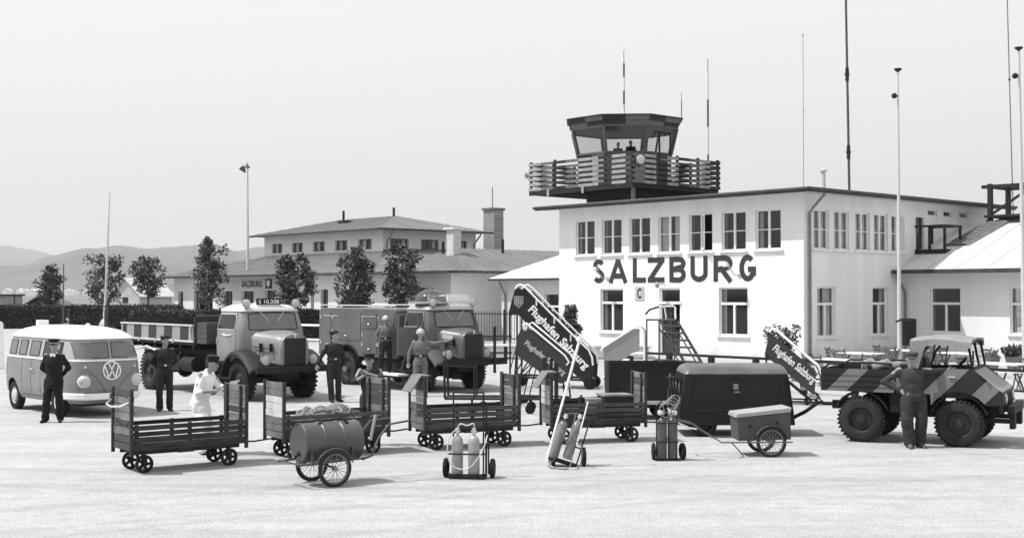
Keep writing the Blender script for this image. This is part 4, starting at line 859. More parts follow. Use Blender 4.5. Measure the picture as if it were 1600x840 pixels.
for s in (-1, 1):
    ps = [bfront(s*y, z, .006) for (y, z) in ((.82, 1.19), (.72, 1.14), (.5, 1.0), (.34, .86), (.2, .68), (.12, .52), (.08, .42))]; m.path(ps, .012, 6)
obj('nose_crease', m, M('bus_crease', .15, .5), BUS)
em = MB(); N = 40; cz = 1.0
ringp = [bfront(.19*cos(2*pi*k/N), cz+.19*sin(2*pi*k/N), .02) for k in range(N)]; em.path(ringp, .016, 6, closed=True)
def stroke(a, b_): em.path([bfront(a[0]+(b_[0]-a[0])*t/3, cz+a[1]+(b_[1]-a[1])*t/3, .02) for t in range(4)], .016, 6)
for s in (-1, 1): stroke((s*.075, .165), (0, .02)); stroke((s*.155, .1), (s*.075, -.15)); stroke((s*.075, -.15), (0, -.0))
obj('badge', em, white_paint, BUS, 50)
for s in (-1, 1):
    c = bfront(s*.58, .78, .0); m = MB(); m.T = Matrix.Translation(c) @ Matrix.Rotation(s*R(8), 4, 'Z'); m.lathe([(.135, -.08), (.14, .02), (.125, .045)], (0, 0, 0), 'x', 20); h_ = obj('headlight', m, chrome, BUS, 50)
    m = MB(); m.T = Matrix.Translation(c) @ Matrix.Rotation(s*R(8), 4, 'Z'); m.sphere((.045, 0, 0), .05, .115, .115); obj('lens', m, lamp_glass, h_, 60)
    c = bfront(s*.55, 1.08, 0); m = MB(); m.sphere(tuple(c), .03, .035, .06) if False else m.sphere(tuple(c), .025, .03, .03); obj('turn_signal', m, lamp_glass, BUS)
m = MB(); ps = [bside(1.55, .46, -1, .06)]+[bfront(y, .46, .1) for y in (-.78, -.6, -.3, 0, .3, .6, .78)]+[bside(1.55, .46, 1, .06)]
for dz in (-.035, 0, .035): m.path([p_+Vector((0, 0, dz)) for p_ in ps], .035, 8)
obj('bumper', m, white_paint, BUS, 60)
c = bfront(.1, .46, .15); m = MB(); m.box(c.x, .12, .46, .012, .40, .12); pl = obj('number_plate', m, black_paint, BUS); text_obj('plate_lettering', '545', white_paint, pl, (.22, .08), lambda u, w, q: Vector((c.x+.008+q, .0+u, .42+w)), .01, .004)
CUT = []
for x in (-1.2, 1.2):
    for s in (-1, 1):
        wheel(BUS, (x, s*.735, .325), .325, .17, .2, s, rubber, M('pale_wheel', .5, .5), style='hub')
        CUT.append((x, s))
m = MB(); m.path([bside(1.35, 1.3, -1, .0), bside(1.4, 1.32, -1, .14), bside(1.42, 1.45, -1, .17)], .01, 6); m.T = Matrix.Translation(bside(1.43, 1.52, -1, .18)); m.lathe([(.02, -.02), (.08, 0), (.085, .012)], (0, 0, 0), 'x', 14); obj('mirror', m, chrome, BUS)
m = MB(); m.b2(-1.75, -1.6, -.1, .15, 1.9, 2.02); obj('roof_vent', m, white_paint, BUS, bevel=.01); m = MB(); m.sphere((.9, .0, 1.93), .06); obj('roof_light', m, white_paint, BUS, 60)
def cut_round(o, cuts):
    for (x, y0_, y1_, z, rad) in cuts:
        c = MB(); c.tube((x, y0_, z), (x, y1_, z), rad, 40); co = obj('cutter', c, black_paint); co.parent = o.parent
        b_ = o.modifiers.new('cut', 'BOOLEAN'); b_.object = co; b_.operation = 'DIFFERENCE'; b_.solver = 'EXACT'; b_.material_mode = 'TRANSFER'
        dg = bpy.context.evaluated_depsgraph_get(); dg.update(); me = bpy.data.meshes.new_from_object(o.evaluated_get(dg)); o.modifiers.clear(); o.data = me; bpy.data.objects.remove(co)
        me.set_sharp_from_angle(angle=R(35))
cut_round(bpy.data.objects['body'] if False else BUSBODY, [(x, s*.56, s*1.2, .345, .385) for (x, s) in CUT])
m = MB(); m.b2(-1.7, 1.8, -.5, .5, .24, .38); obj('underbody', m, black_paint, BUS)
# ---------------------------------------------------------------- heavy bonnet trucks
def truck(name, label, o, hd, cx0, cx1, gx, col, roofm, fire):
    t = thing(name, label, 'truck' if not fire else 'fire engine', (o[0], o[1], 0), hd)
    hoodm = M('hood_'+name, col, .42, .14, 2.2, .06, spec=.5); dark = M('chassis_black', .012, .6, .3, 3)
    cabt = [(.95, 0, .0, .93), (1.05, 0, .0, .95), (1.4, 0, .0, .96), (1.72, 0, -.0, .94), (2.1, .03, -.10, .86), (2.2, .05, -.14, .83)]
    cc = (cx0+cx1)/2; hl = (cx1-cx0)/2; n = 7.
    def cf(z, extra=0): a, f, b = lerptab(cabt, z); return (hl-a+extra, hl+f+extra, b+extra)
    m = MB(); m.loft([ring(*cf(z), n, z, 72, cc) for z in (.95, 1.05, 1.2, 1.4, 1.6, 1.72, 1.9, 2.1, 2.2)]); cab = obj('cab', m, hoodm, t, 40)
    zt = 2.2; a0, a1, b = cf(2.2)
    m = MB(); m.loft([ring(a0+.02, a1+.05, b+.02, n, zt, 72, cc), ring(a0+.01, a1+.04, b+.01, n, zt+.03, 72, cc), ring(a0-.03, a1-.0, b-.04, 5.5, zt+.09, 72, cc), ring(a0-.12, a1-.1, b-.16, 4.5, zt+.15, 72, cc), ring(a0-.3, a1-.3, b-.42, 3.5, zt+.185, 72, cc), ring(.1, .1, .1, 2.5, zt+.20, 72, cc)]); obj('cab_roof', m, roofm, t, 40)
    def cs(x, z, s, off=.005): aa, bb, b = cf(z); f, _ = sshape(aa, bb, b, n); return Vector((x, f(x-cc, s)+s*off, z))
    def cfr(y, z, off=.005): aa, bb, b = cf(z); _, f = sshape(aa, bb, b, n); return Vector((cc+f(y)+off, y, z))
    m = MB(); m.patch(lambda u, v: cfr(u, v), -.68, .68, 1.75, 2.15, 16, 4); ws = obj('windscreen', m, veh_win_pale, t, recalc=False)
    m = MB(); m.path([cfr(-.68, 1.75, .01), cfr(-.35, 1.74, .01), cfr(0, 1.74, .01), cfr(.35, 1.74, .01), cfr(.68, 1.75, .01), cfr(.66, 2.13, .01), cfr(.4, 2.16, .01), cfr(0, 2.17, .01), cfr(-.4, 2.16, .01), cfr(-.66, 2.13, .01)], .014, 6, closed=True); obj('seal', m, iron, ws)
    for s in (-1, 1): m = MB(); m.tube(cfr(s*.35, 2.2, .03), cfr(s*.12, 1.95, .02), .008, 5); obj('wiper', m, chrome, t)
    dx0, dx1 = cx0+.22, cx1-.30
    for s in (-1, 1):
        m = MB(); m.patch(lambda u, v: cs(u, v, s), dx0, dx1, 1.74, 2.13, 6, 4); w = obj('side_window', m, veh_win, t, recalc=False); m = MB(); m.path([cs(dx0, 1.74, s, .01), cs(dx1, 1.74, s, .01), cs(dx1, 2.05, s, .01), cs(dx1-.06, 2.13, s, .01), cs(dx0+.06, 2.13, s, .01), cs(dx0, 2.05, s, .01)], .013, 6, closed=True); obj('seal', m, roofm, w)
        for xx in (dx0-.06, dx1+.07): m = MB(); m.patch(lambda u, v: cs(u, v, s, .004), xx, xx+.014, 1.0, 1.74, 1, 6); obj('door_gap', m, iron, t, recalc=False)
        m = MB(); c = cs(dx0+.02, 1.52, s, .03); m.path([cs(dx0+.02, 1.52, s, 0), c, c+Vector((0, 0, -.16))], .015, 6); obj('door_handle', m, chrome, t)
        m = MB(); c = cs(dx0+.55, 1.62, s, .01); m.path([c+Vector((-.25, 0, 0)), c+Vector((0, s*.01, -.03)), c+Vector((.22, 0, 0))], .014, 5); obj('door_trim', m, white_paint, t)
    # bonnet
    sec = []
    L = gx-cx1
    for i in range(9):
        f = i/8; x = cx1-.04+(L+.04)*f; hw = .70-.31*f**.8; zt_ = 1.74-.12*f-(.04 if i == 8 else 0); zb = 1.02-.1*f; q = []
        for k in range(17):
            a = pi*k/16; q.append((x, -hw*math.copysign(abs(cos(a))**.45, cos(a)), zb+(zt_-zb)*(.55+.45*abs(sin(a))**.8) if 0 < k < 16 else zb))
        sec.append(q)
    m = MB(); m.loft(sec); obj('bonnet', m, hoodm, t, 50)
    m = MB(); m.loft([[(gx+dx, y*s_, z) for (y, z) in ((-.385, .9), (-.40, 1.3), (-.37, 1.50), (-.27, 1.60), (-.1, 1.64), (.1, 1.64), (.27, 1.60), (.37, 1.50), (.40, 1.3), (.385, .9))] for dx, s_ in ((-.02, 1.0), (.05, 1.0), (.08, .93))]); obj('radiator_shell', m, hoodm, t, 40)
    m = MB(); m.b2(gx+.075, gx+.09, -.295, .295, .90, 1.55); gr = obj('grille', m, black_paint, t); m = MB()
    for k in range(22): z = .92+k*.029; m.b2(gx+.088, gx+.10, -.29, .29, z, z+.010)
    for k in range(9): y = -.28+k*.07; m.b2(gx+.092, gx+.108, y-.005, y+.005, .9, 1.55)
    obj('grille_bars', m, M('grille_metal', .05, .4), gr); m = MB(); m.b2(gx+.07, gx+.1, -.02, .02, 1.56, 1.66); obj('bonnet_mascot', m, chrome, t)
    m = MB(); m.path([(cx1+.12, -.66, 1.34), (gx-.1, -.46, 1.28)], .012, 5); m.path([(cx1+.12, .66, 1.34), (gx-.1, .46, 1.28)], .012, 5)
    for fx in (.35, .8): x = cx1+.12+(gx-cx1-.2)*fx; m.b2(x-.02, x+.02, -.66+.2*fx-.03, -.62+.2*fx, 1.22, 1.42)
    obj('bonnet_latch', m, iron, t)
    if fire: 
        m = MB(); m.b2(cx1+.2, gx-.15, -.60, -.575, 1.42, 1.54) if False else m.beam((cx1+.2, -.63, 1.5), (gx-.2, -.5, 1.46), .02, .12); obj('side_vent', m, M('vent_light', .5, .5), t)
    # front wings: swept arch
    for s in (-1, 1):
        fm = M('fire_wing_paint', .08, .65, .1, 2, spec=.2) if fire else M('wing_dark', .022, .6, .2, 2, spec=.25); arch = []
        for k in range(15):
            a = R(200-k*(200-28)/14); rr = .70+.04*sin(a); cxx = .0; x = cxx+rr*cos(a); z = .5+rr*sin(a)
            if k > 11: x += (k-11)*.07; z -= (k-11)*.015
            y0_, y1_ = s*.62, s*1.10; arch.append([(x, y0_, z), (x, y0_+s*.25, z+.03), (x, y1_-s*.04, z-.01), (x, y1_, z-.07), (x*.985, y1_-s*.01, z-.12), (x*.97, y1_-s*.05, z-.06), (x*.97, y0_, z-.04)])
        m = MB(); m.loft(arch); obj('front_wing', m, fm, t, 50)
        c = Vector((gx-.18, s*.66, 1.02)); m = MB(); m.lathe([(.02, -.2), (.08, -.15), (.125, 0), (.13, .02)], c, 'x', 18); h_ = obj('headlight', m, M('lamp_shell', .25, .3), t, 50); m = MB(); m.sphere(c+Vector((.015, 0, 0)), .03, .115, .115); obj('lens', m, lamp_glass, h_, 60)
        c = Vector((cx1-.14, s*.70, 2.40)); m = MB(); m.lathe([(.04, -.12), (.11, -.02), (.115, .02)], c, 'x', 16); m.tube(c, c-Vector((0, 0, .14)), .02, 6); h_ = obj('roof_lamp', m, M('lamp_shell', .25, .3), t, 50); m = MB(); m.sphere(c+Vector((.02, 0, 0)), .03, .10, .10); obj('lens', m, lamp_glass, h_, 60)
    m = MB(); m.b2(gx+.12, gx+.2, -1.1, 1.1, .72, .88); m.b2(gx+.02, gx+.12, -.4, -.3, .7, .86); m.b2(gx+.02, gx+.12, .3, .4, .7, .86); obj('bumper', m, dark, t, bevel=.015)
    m = MB(); m.tube((gx+.16, -1.02, .88), (gx+.16, -1.0, 1.35), .012, 6); obj('marker_rod', m, iron, t)
    m = MB(); xr = -6.0 if not fire else -4.6
    for s in (-.42, .42): m.b2(xr, gx+.1, s-.05, s+.05, .68, .92)
    m.b2(-.1, .1, -.9, .9, .42, .56); m.sphere((0, 0, .48), .18); m.b2(-1.2, -.2, -.35, .35, .5, .95); m.b2(.2, .8, -.3, .3, .55, .9)
    obj('chassis', m, dark, t)
    m = MB(); m.b2(cx0-.1, cx1-.1, -.95, .95, .9, .955); m.b2(cx0, cx1-.25, -1.08, -.8, .52, .57); m.b2(cx0, cx1-.25, .8, 1.08, .52, .57); m.b2(cx0+.1, cx0+.14, -.85, -.8, .57, .9); obj('step', m, dark, t)
    rr = .52 if not fire else .48
    for s in (-1, 1): wheel(t, (0, s*.86, rr), rr, .26, .29, s, dust_rubber if fire else rubber, M('dark_rim', .035, .6), lugs=34 if fire else 28, steer=R(-6) if fire else 0)
    rx = -4.93 if not fire else -3.45
    for s in (-1, 1): wheel(t, (rx, s*.93, rr+.02 if not fire else rr), rr+.02 if not fire else rr, .34 if not fire else .27, .3, s, dust_rubber, M('dark_rim', .035, .6), lugs=32)
    m = MB(); m.tube((rx, -.8, rr), (rx, .8, rr), .07, 8); m.sphere((rx, 0, rr), .22); obj('rear_axle', m, dark, t)
    return t, dark
T1, dk_ = truck('tipper_truck', 'heavy bonnet tipper truck with pale cab and black and white striped side boards', (-6.02, 31.75), R(-50), -1.36, .06, 1.02, .21, M('pale_cab_roof', .55, .4, .04, 1), False)
# tipper body
stripe = bpy.data.materials.new('striped_board'); stripe.use_nodes = True
def stripe_mat(m_, period, frac, a, b, sx, sz, off):
    n = m_.node_tree.nodes; l = m_.node_tree.links; tc = n.new('ShaderNodeTexCoord'); sp = n.new('ShaderNodeSeparateXYZ'); l.new(tc.outputs['Object'], sp.inputs[0])
    def mth(op, x, y=None):
        k = n.new('ShaderNodeMath'); k.operation = op
        for i, v in enumerate((x, y)):
            if v is None: continue
            if isinstance(v, (int, float)): k.inputs[i].default_value = v
            else: l.new(v, k.inputs[i])
        return k.outputs[0]
    s = mth('ADD', mth('ADD', mth('MULTIPLY', sp.outputs[0], sx), mth('MULTIPLY', sp.outputs[2], sz)), off); fr_ = mth('FRACT', mth('DIVIDE', s, period)); g_ = mth('LESS_THAN', fr_, frac)
    nz = n.new('ShaderNodeTexNoise'); nz.inputs['Scale'].default_value = 3; nz.inputs['Detail'].default_value = 5; l.new(tc.outputs['Object'], nz.inputs[0])
    v = mth('MULTIPLY', mth('ADD', b, mth('MULTIPLY', g_, a-b)), mth('ADD', .72, mth('MULTIPLY', nz.outputs[0], .56)))
    l.new(v, n['Principled BSDF'].inputs['Base Color']); n['Principled BSDF'].inputs['Roughness'].default_value = .6; n['Principled BSDF'].inputs['Specular IOR Level'].default_value = .3
stripe_mat(stripe, .98, .52, .035, .30, 1, -.35, 7.3)
bx0, bx1 = -6.55, -2.05; bd = M('tipper_body_dark', .04, .7, .25, 2)
m = MB(); m.b2(bx0, bx1, -1.1, 1.1, 1.3, 1.38)
for k in range(6): x = bx0+.3+k*.78; m.b2(x, x+.1, -1.05, 1.05, 1.18, 1.3)
m.b2(bx0, bx1, -.5, -.36, .95, 1.18); m.b2(bx0, bx1, .36, .5, .95, 1.18); obj('bed_floor', m, dk_, T1)
m = MB(); m.add([(bx0, -1.14, 1.40), (bx1, -1.14, 1.40), (bx1, -1.19, 1.80), (bx0, -1.19, 1.80), (bx0, -1.10, 1.40), (bx1, -1.10, 1.40), (bx1, -1.15, 1.80), (bx0, -1.15, 1.80)], [(0, 1, 2, 3), (7, 6, 5, 4), (0, 4, 5, 1), (3, 2, 6, 7), (0, 3, 7, 4), (1, 5, 6, 2)]); sb = obj('side_board', m, stripe, T1)
m = MB(); m.b2(bx0-.05, bx1+.02, -1.21, -1.13, 1.80, 1.84); m.b2(bx0, bx1, -1.165, -1.145, 1.38, 1.43)
for k in range(5): x = bx0+.1+k*(bx1-bx0-.2)/4; m.b2(x-.02, x+.02, -1.22, -1.19, 1.45, 1.79) if k in (0, 4) else m.b2(x-.02, x+.02, -1.2, -1.165, 1.34, 1.44)
obj('board_rim', m, M('board_rim_paint', .5, .6, .1, 4), sb)
m = MB(); m.b2(bx0, bx1, 1.10, 1.15, 1.38, 2.03); obj('side_board', m, bd, T1); m = MB(); m.b2(bx0-.04, bx0, -1.1, 1.1, 1.38, 1.95); obj('tailboard', m, bd, T1); m = MB(); m.b2(bx1, bx1+.05, -1.15, 1.15, 1.38, 2.05); obj('headboard', m, bd, T1)
m = MB(); m.b2(bx1+.06, -1.42, -1.1, 1.1, 1.36, 1.9); 
for k in range(3): m.b2(bx1+.06, -1.42, -1.108, -1.1, 1.5+k*.14, 1.512+k*.14)
obj('tool_box', m, M('tool_box_wood', .07, .7, .2, 3), T1, bevel=.01)
m = MB(); m.tube((-2.9, -.95, .8), (-2.2, -.95, .8), .2, 16); m.b2(-3.9, -3.2, -1.0, -.6, .6, 1.0); m.sphere((-3.1, -1.0, 1.05), .06); obj('tank', m, dk_, T1, 50)
m = MB(); m.path([(-5.6, -1.15, 1.1), (-4.93, -1.15, 1.2), (-4.3, -1.15, 1.1)], .03, 6); m.b2(-5.7, -4.2, -1.12, -.75, 1.12, 1.16); obj('mudguard', m, M('mudguard_pale', .5, .6), T1)
m = MB(); m.b2(-.2, -.17, -.36, .32, 2.36, 2.52); pl = obj('number_board', m, black_paint, T1); text_obj('plate_lettering', 'S 10.208', white_paint, pl, (.58, .1), lambda u, w, q: Vector((-.168+q, -.31+u, 2.39+w)), .01, .004)
# fire engine
F1, dk_ = truck('fire_engine', 'dark boxy fire engine with a round perspex dome on its cab roof', (-1.75, 34.75), R(-49), -.98, .34, 1.02, .095, M('fire_cab_roof', .30, .35, .05, 1, spec=.6), True)
fr_m = M('fire_body_paint', .10, .45, .2, 1.6, .08, spec=.5)
m = MB(); pr = [(-4.98, .84), (-3.45-.66, .84)]+[(-3.45+.66*cos(R(a)), .5+.66*sin(R(a))) for a in range(150, 29, -12)]+[(-3.45+.66, .84), (-1.02, .84), (-1.02, 2.17), (-1.08, 2.22), (-4.86, 2.22), (-4.96, 2.12)]
m.prism(pr, 'y', -1.03, 1.03); obj('body', m, fr_m, F1, 30, bevel=.02)
for (a, b_, c, d) in ((-4.9, -4.3, .95, 2.1), (-4.27, -2.75, 1.3, 2.1), (-2.72, -1.95, .95, 1.62), (-2.72, -1.95, 1.65, 2.1), (-1.92, -1.1, .95, 2.1)):
    m = MB(); m.b2(a, b_, -1.045, -1.031, c, d); h_ = obj('locker_door', m, fr_m, F1, bevel=.004); m = MB(); m.sphere(((a+b_)/2, -1.06, c+.12), .04, .02, .025); m.b2(a+.05, a+.09, -1.06, -1.045, d-.2, d-.1); m.b2(a+.05, a+.09, -1.06, -1.045, c+.2, c+.3); obj('latch', m, chrome, h_)
m = MB(); m.b2(-4.7, -3.9, -1.06, -1.046, 1.98, 2.0); m.b2(-2.7, -2.0, -1.06, -1.046, 1.98, 2.0); obj('rain_strip', m, chrome, F1)
m = MB(); m.path([(-4.9, -1.0, 2.22), (-4.9, -1.0, 2.3), (-1.1, -1.0, 2.3), (-1.1, -1.0, 2.22)], .02, 6); m.path([(-4.9, 1.0, 2.22), (-4.9, 1.0, 2.3), (-1.1, 1.0, 2.3), (-1.1, 1.0, 2.22)], .02, 6); obj('roof_rail', m, M('rail_grey', .5, .4), F1)
m = MB(); ar = []
for k in range(13): a = R(20+k*140/12); ar.append([(-3.45+.68*cos(a), y, .5+.68*sin(a)) for y in (-1.08, -.7)]+[(-3.45+.64*cos(a), y, .5+.64*sin(a)) for y in (-.7, -1.08)])
m.loft(ar); obj('mudguard', m, black_paint, F1, 50)
m = MB(); m.b2(-1.75, -.5, -1.35, -.98, .40, .46); obj('running_board', m, white_paint, F1, bevel=.01); m = MB(); m.prism([(-2.3, .8), (-.6, .8), (-.75, .46), (-1.0, .3), (-1.9, .3), (-2.2, .5)], 'y', -.95, .95); obj('water_tank', m, black_paint, F1)
m = MB(); c = (-.25, -.42, 2.36); m.lathe([(.47, 0), (.47, .05), (.44, .06)], c, 'z', 28); obj('dome_ring', m, M('ring_grey', .3, .4), F1, 50)
m = MB(); m.lathe([(.44*cos(R(a)), .05+.36*sin(R(a))) for a in range(0, 91, 9)], c, 'z', 28, caps=False); obj('dome', m, M('perspex_dome', .62, .15, .1, 4, spec=.8) if False else glass('perspex', .75, .35), F1, 60, recalc=True)
m = MB(); m.lathe([(.43*cos(R(a)), .052+.35*sin(R(a))) for a in range(0, 91, 15)], c, 'z', 28, caps=False); m.v = m.v; m2 = MB(); m2.tube((-.25, -.42, 2.4), (-.25, -.42, 2.62), .1, 10); m2.path([(-.25+.1, -.42, 2.55), (.4, -.42, 2.58)], .03, 8); obj('water_cannon', m2, M('cannon_metal', .4, .4), F1, 50)
m = MB(); m.b2(-.15, -.1, .05, .82, 2.42, 2.62); obj('roof_panel', m, white_paint, F1)
dm = MB(); dm.T = Matrix.Translation((-.02, -1.0, 0)) @ Matrix.Rotation(R(102), 4, 'Z'); dm.b2(-.85, 0, -.03, .02, 1.0, 1.74); dm.b2(-.85, -.8, -.03, .02, 1.74, 2.1); dm.b2(-.05, 0, -.03, .02, 1.74, 2.1); dm.b2(-.8, -.05, -.03, .02, 2.06, 2.1); obj('open_door', dm, fr_m, F1, bevel=.01)
m = MB(); m.b2(1.26, 1.3, .55, .62, .5, 1.75); m.b2(1.22, 1.26, -1.15, 1.15, .86, .9); m.tube((1.25, 1.0, .9), (1.25, 1.0, 1.2), .05, 8); obj('hose_fitting', m, iron, F1)
# ---------------------------------------------------------------- camouflaged light truck
u0 = G(1344.7, 690.6); UM = thing('light_truck', 'small open cab light truck painted in dark and pale diagonal bands with a canvas top', 'truck', u0, R(-28.0))
camo = bpy.data.materials.new('banded_paint'); camo.use_nodes = True; stripe_mat(camo, .83, .57, .014, .15, 1, -1, .69+1.3)
canvas = M('canvas', .22, .9, .12, 3, .1, .3, 25); ud = M('truck_underside', .012, .7, .3, 3)
m = MB(); m.b2(-.68, .58, .02, .05, .90, 1.30); 
for k in range(3): m.b2(-.68, .58, .008, .02, .99+k*.1, .996+k*.1)
obj('side_board', m, camo, UM); m = MB(); m.b2(-.68, .58, 1.55, 1.58, .9, 1.3); m.b2(-.71, -.68, .02, 1.58, .9, 1.3); obj('tailboard', m, camo, UM); m = MB(); m.b2(-.68, .58, .05, 1.55, .9, .95); obj('bed_floor', m, ud, UM)
m = MB(); m.path([(-.68, .03, 1.3), (-.55, .03, 1.38), (.2, .03, 1.42), (.55, .03, 1.40)], .018, 6); m.path([(.58, .03, 1.3), (.5, .03, 1.4)], .018, 6); obj('top_rail', m, iron, UM); m = MB(); m.path([(-.68, 1.56, 1.3), (-.55, 1.56, 1.38), (.55, 1.56, 1.40)], .018, 6); obj('top_rail', m, iron, UM)
m = MB(); rr_ = random.Random(2)
m.path([(.0+i*.1, .35+.06*sin(i*1.3), 1.36+.05*sin(i*2.1)) for i in range(7)], .09, 8); m.path([(-.1+i*.12, .6+.06*sin(i), 1.34) for i in range(6)], .08, 8); obj('canvas_roll', m, canvas, UM, 60)
arch = [(1.665+.54*cos(R(a)), .42+.54*sin(R(a))) for a in range(36, 149, 8)]
side_poly = [(.62, .9), (.62, 1.30), (.9, 1.30), (.98, 1.33), (1.9, 1.35), (2.37, .97), (2.40, .74)]+arch+[(1.2, .9)]
for (ya, yb) in ((.0, .04), (1.56, 1.60)): m = MB(); m.prism(side_poly, 'y', ya, yb); obj('body_side', m, camo, UM)
m = MB(); m.add([(1.88, .04, 1.345), (1.88, 1.56, 1.345), (2.36, 1.56, .975), (2.36, .04, .975), (1.88, .04, 1.32), (1.88, 1.56, 1.32), (2.36, 1.56, .95), (2.36, .04, .95)], [(0, 1, 2, 3), (7, 6, 5, 4), (0, 3, 7, 4), (1, 5, 6, 2), (0, 4, 5, 1), (3, 2, 6, 7)]); obj('bonnet', m, M('bonnet_pale', .22, .5, .1, 2), UM)
m = MB(); m.b2(2.32, 2.38, .045, 1.555, .62, .95); obj('nose', m, camo, UM); m = MB()
for k in range(8): y = .5+k*.08; m.b2(2.38, 2.39, y, y+.04, .68, .92)
obj('grille', m, black_paint, UM)
for y in (.3, 1.3):
    m = MB(); m.lathe([(.04, -.08), (.09, 0), (.095, .03)], (2.38, y, .84), 'x', 16); h_ = obj('headlight', m, M('lamp_shell', .25, .3), UM, 50); m = MB(); m.sphere((2.405, y, .84), .02, .085, .085); obj('lens', m, lamp_glass, h_, 60)
m = MB(); m.b2(2.44, 2.56, .1, 1.5, .60, .74); m.b2(2.46, 2.55, .2, .42, .34, .6); m.b2(2.46, 2.55, 1.18, 1.4, .34, .6); m.b2(2.1, 2.46, .3, .36, .42, .5); m.b2(2.1, 2.46, 1.24, 1.3, .42, .5); obj('bumper', m, ud, UM, bevel=.01)
m = MB(); m.b2(-.6, 2.35, .4, .5, .55, .7); m.b2(-.6, 2.35, 1.1, 1.2, .55, .7); m.b2(-.08, .08, .2, 1.4, .36, .48); m.b2(1.58, 1.75, .2, 1.4, .36, .48); m.b2(.5, 1.1, .1, .35, .55, .88); m.b2(.3, 1.3, .6, 1.0, .45, .85); m.b2(.62, 1.95, .05, 1.55, .84, .9); obj('chassis', m, ud, UM)
m = MB()
for cx_ in (0, 1.665):
    ar = []
    for k in range(11): a = R(20+k*14); ar.append([(cx_+.50*cos(a), y, .42+.50*sin(a)) for y in (.06, .4)]+[(cx_+.47*cos(a), y, .42+.47*sin(a)) for y in (.4, .06)])
    m.loft(ar)
obj('wheel_arch', m, ud, UM, 50)
for x in (0, 1.665):
    for (y, s) in ((.13, -1), (1.47, 1)): wheel(UM, (x, y, .40), .40, .26, .22, s, dust_rubber, M('truck_rim_dark', .025, .5), lugs=34)
for y in (.35, 1.0): 
    m = MB(); m.b2(.95, 1.35, y, y+.42, 1.0, 1.12); m.b2(.86, .95, y, y+.42, 1.05, 1.48); obj('seat', m, M('seat_leather', .06, .6), UM, bevel=.02)
m = MB(); m.T = Matrix.Translation((1.52, 1.2, 1.36)) @ Matrix.Rotation(R(-50), 4, 'Y'); m.torus((0, 0, 0), .18, .013, 'z', 24, 6); m.tube((0, 0, 0), (0, 0, -.4), .015, 6); m.tube((-.17, 0, 0), (.17, 0, 0), .01, 6); obj('steering_wheel', m, black_paint, UM, 50)
m = MB(); 
for y in (.05, .8, 1.55): m.beam((1.9, y, 1.33), (1.82, y, 1.80), .04, .04)
m.beam((1.82, .05, 1.8), (1.82, 1.55, 1.8), .04, .04); m.beam((1.9, .05, 1.36), (1.9, 1.55, 1.36), .04, .04); obj('windscreen_frame', m, ud, UM); m = MB(); m.add([(1.9, .06, 1.36), (1.9, 1.54, 1.36), (1.82, 1.54, 1.79), (1.82, .06, 1.79)], [(0, 1, 2, 3)]); obj('windscreen', m, clear_glass, UM, recalc=False)
for y in (.06, 1.54):
    m = MB(); m.path([(.95, y, 1.32), (1.05, y, 1.6), (1.25, y, 1.84), (1.82, y, 1.80)], .02, 6); obj('hoop', m, ud, UM); m = MB(); m.path([(1.2, y, 1.33), (1.28, y, 1.83)], .012, 6); obj('hoop_brace', m, ud, UM)
cr = []
for i in range(21):
    x = .86+1.02*i/20; zt_ = 1.84+.05*sin(pi*min(1, (x-.86)/.9))-.008*abs(sin(i*1.1)); e = .10+.012*sin(i*1.3)
    cr.append([(x, .0, zt_-.03-e), (x, .01, zt_-.03), (x, .12, zt_+.012), (x, .8, zt_+.03), (x, 1.48, zt_+.012), (x, 1.59, zt_-.03), (x, 1.6, zt_-.03-e), (x, 1.585, zt_-.03-e), (x, 1.575, zt_-.045), (x, .8, zt_+.01), (x, .025, zt_-.045), (x, .015, zt_-.03-e)])
m = MB(); m.loft(cr); obj('canvas_top', m, canvas, UM, 60)
m = MB(); m.add([(.86, .0, 1.33), (.86, 1.6, 1.33), (.85, 1.6, 1.82), (.85, .0, 1.82)], [(0, 1, 2, 3)]); m.prism([(.86, 1.34), (1.0, 1.34), (1.08, 1.62), (1.16, 1.82), (.86, 1.82)], 'y', .0, .015); obj('canvas_back', m, canvas, UM)
m = MB(); m.path([(1.9, .0, 1.4), (1.93, -.1, 1.45), (1.93, -.12, 1.55)], .01, 6); m.box(1.93, -.13, 1.6, .02, .1, .14); obj('mirror', m, ud, UM); m = MB(); m.b2(1.5, 1.62, -.03, 0, 1.2, 1.215); obj('door_handle', m, chrome, UM)
m = MB(); m.path([(-.7, .8, .6), (-.86, .8, .6), (-.92, .8, .64)], .035, 8); m.torus((-.96, .8, .64), .05, .015, 'y', 12, 6); obj('tow_hitch', m, ud, UM)
# ---------------------------------------------------------------- compressor on wheels
cp = AT(1150, 600, 23.3); CP = thing('compressor_trailer', 'big dark rounded compressor trailer with hoses on its left end, hitched to the light truck', 'compressor', (cp.x, cp.y, 0), 0)
cmat = M('compressor_paint', .010, .38, .2, 1.5, .08, spec=.22)
def rr4(x0, x1, y0, y1, z, r):
    o = []
    for (cx_, cy_, a0) in ((x1-r, y0+r, -90), (x1-r, y1-r, 0), (x0+r, y1-r, 90), (x0+r, y0+r, 180)):
        for k in range(5): a = R(a0+k*22.5); o.append((cx_+r*cos(a), cy_+r*sin(a), z))
    return o
m = MB(); m.loft([rr4(-1.07, 1.10, 0, 1.3, .22, .05), rr4(-1.05, 1.08, 0, 1.3, .45, .07), rr4(-.96, 1.0, .03, 1.27, 1.08, .08), rr4(-.945, .985, .045, 1.255, 1.16, .09)]); obj('body', m, cmat, CP, 60)
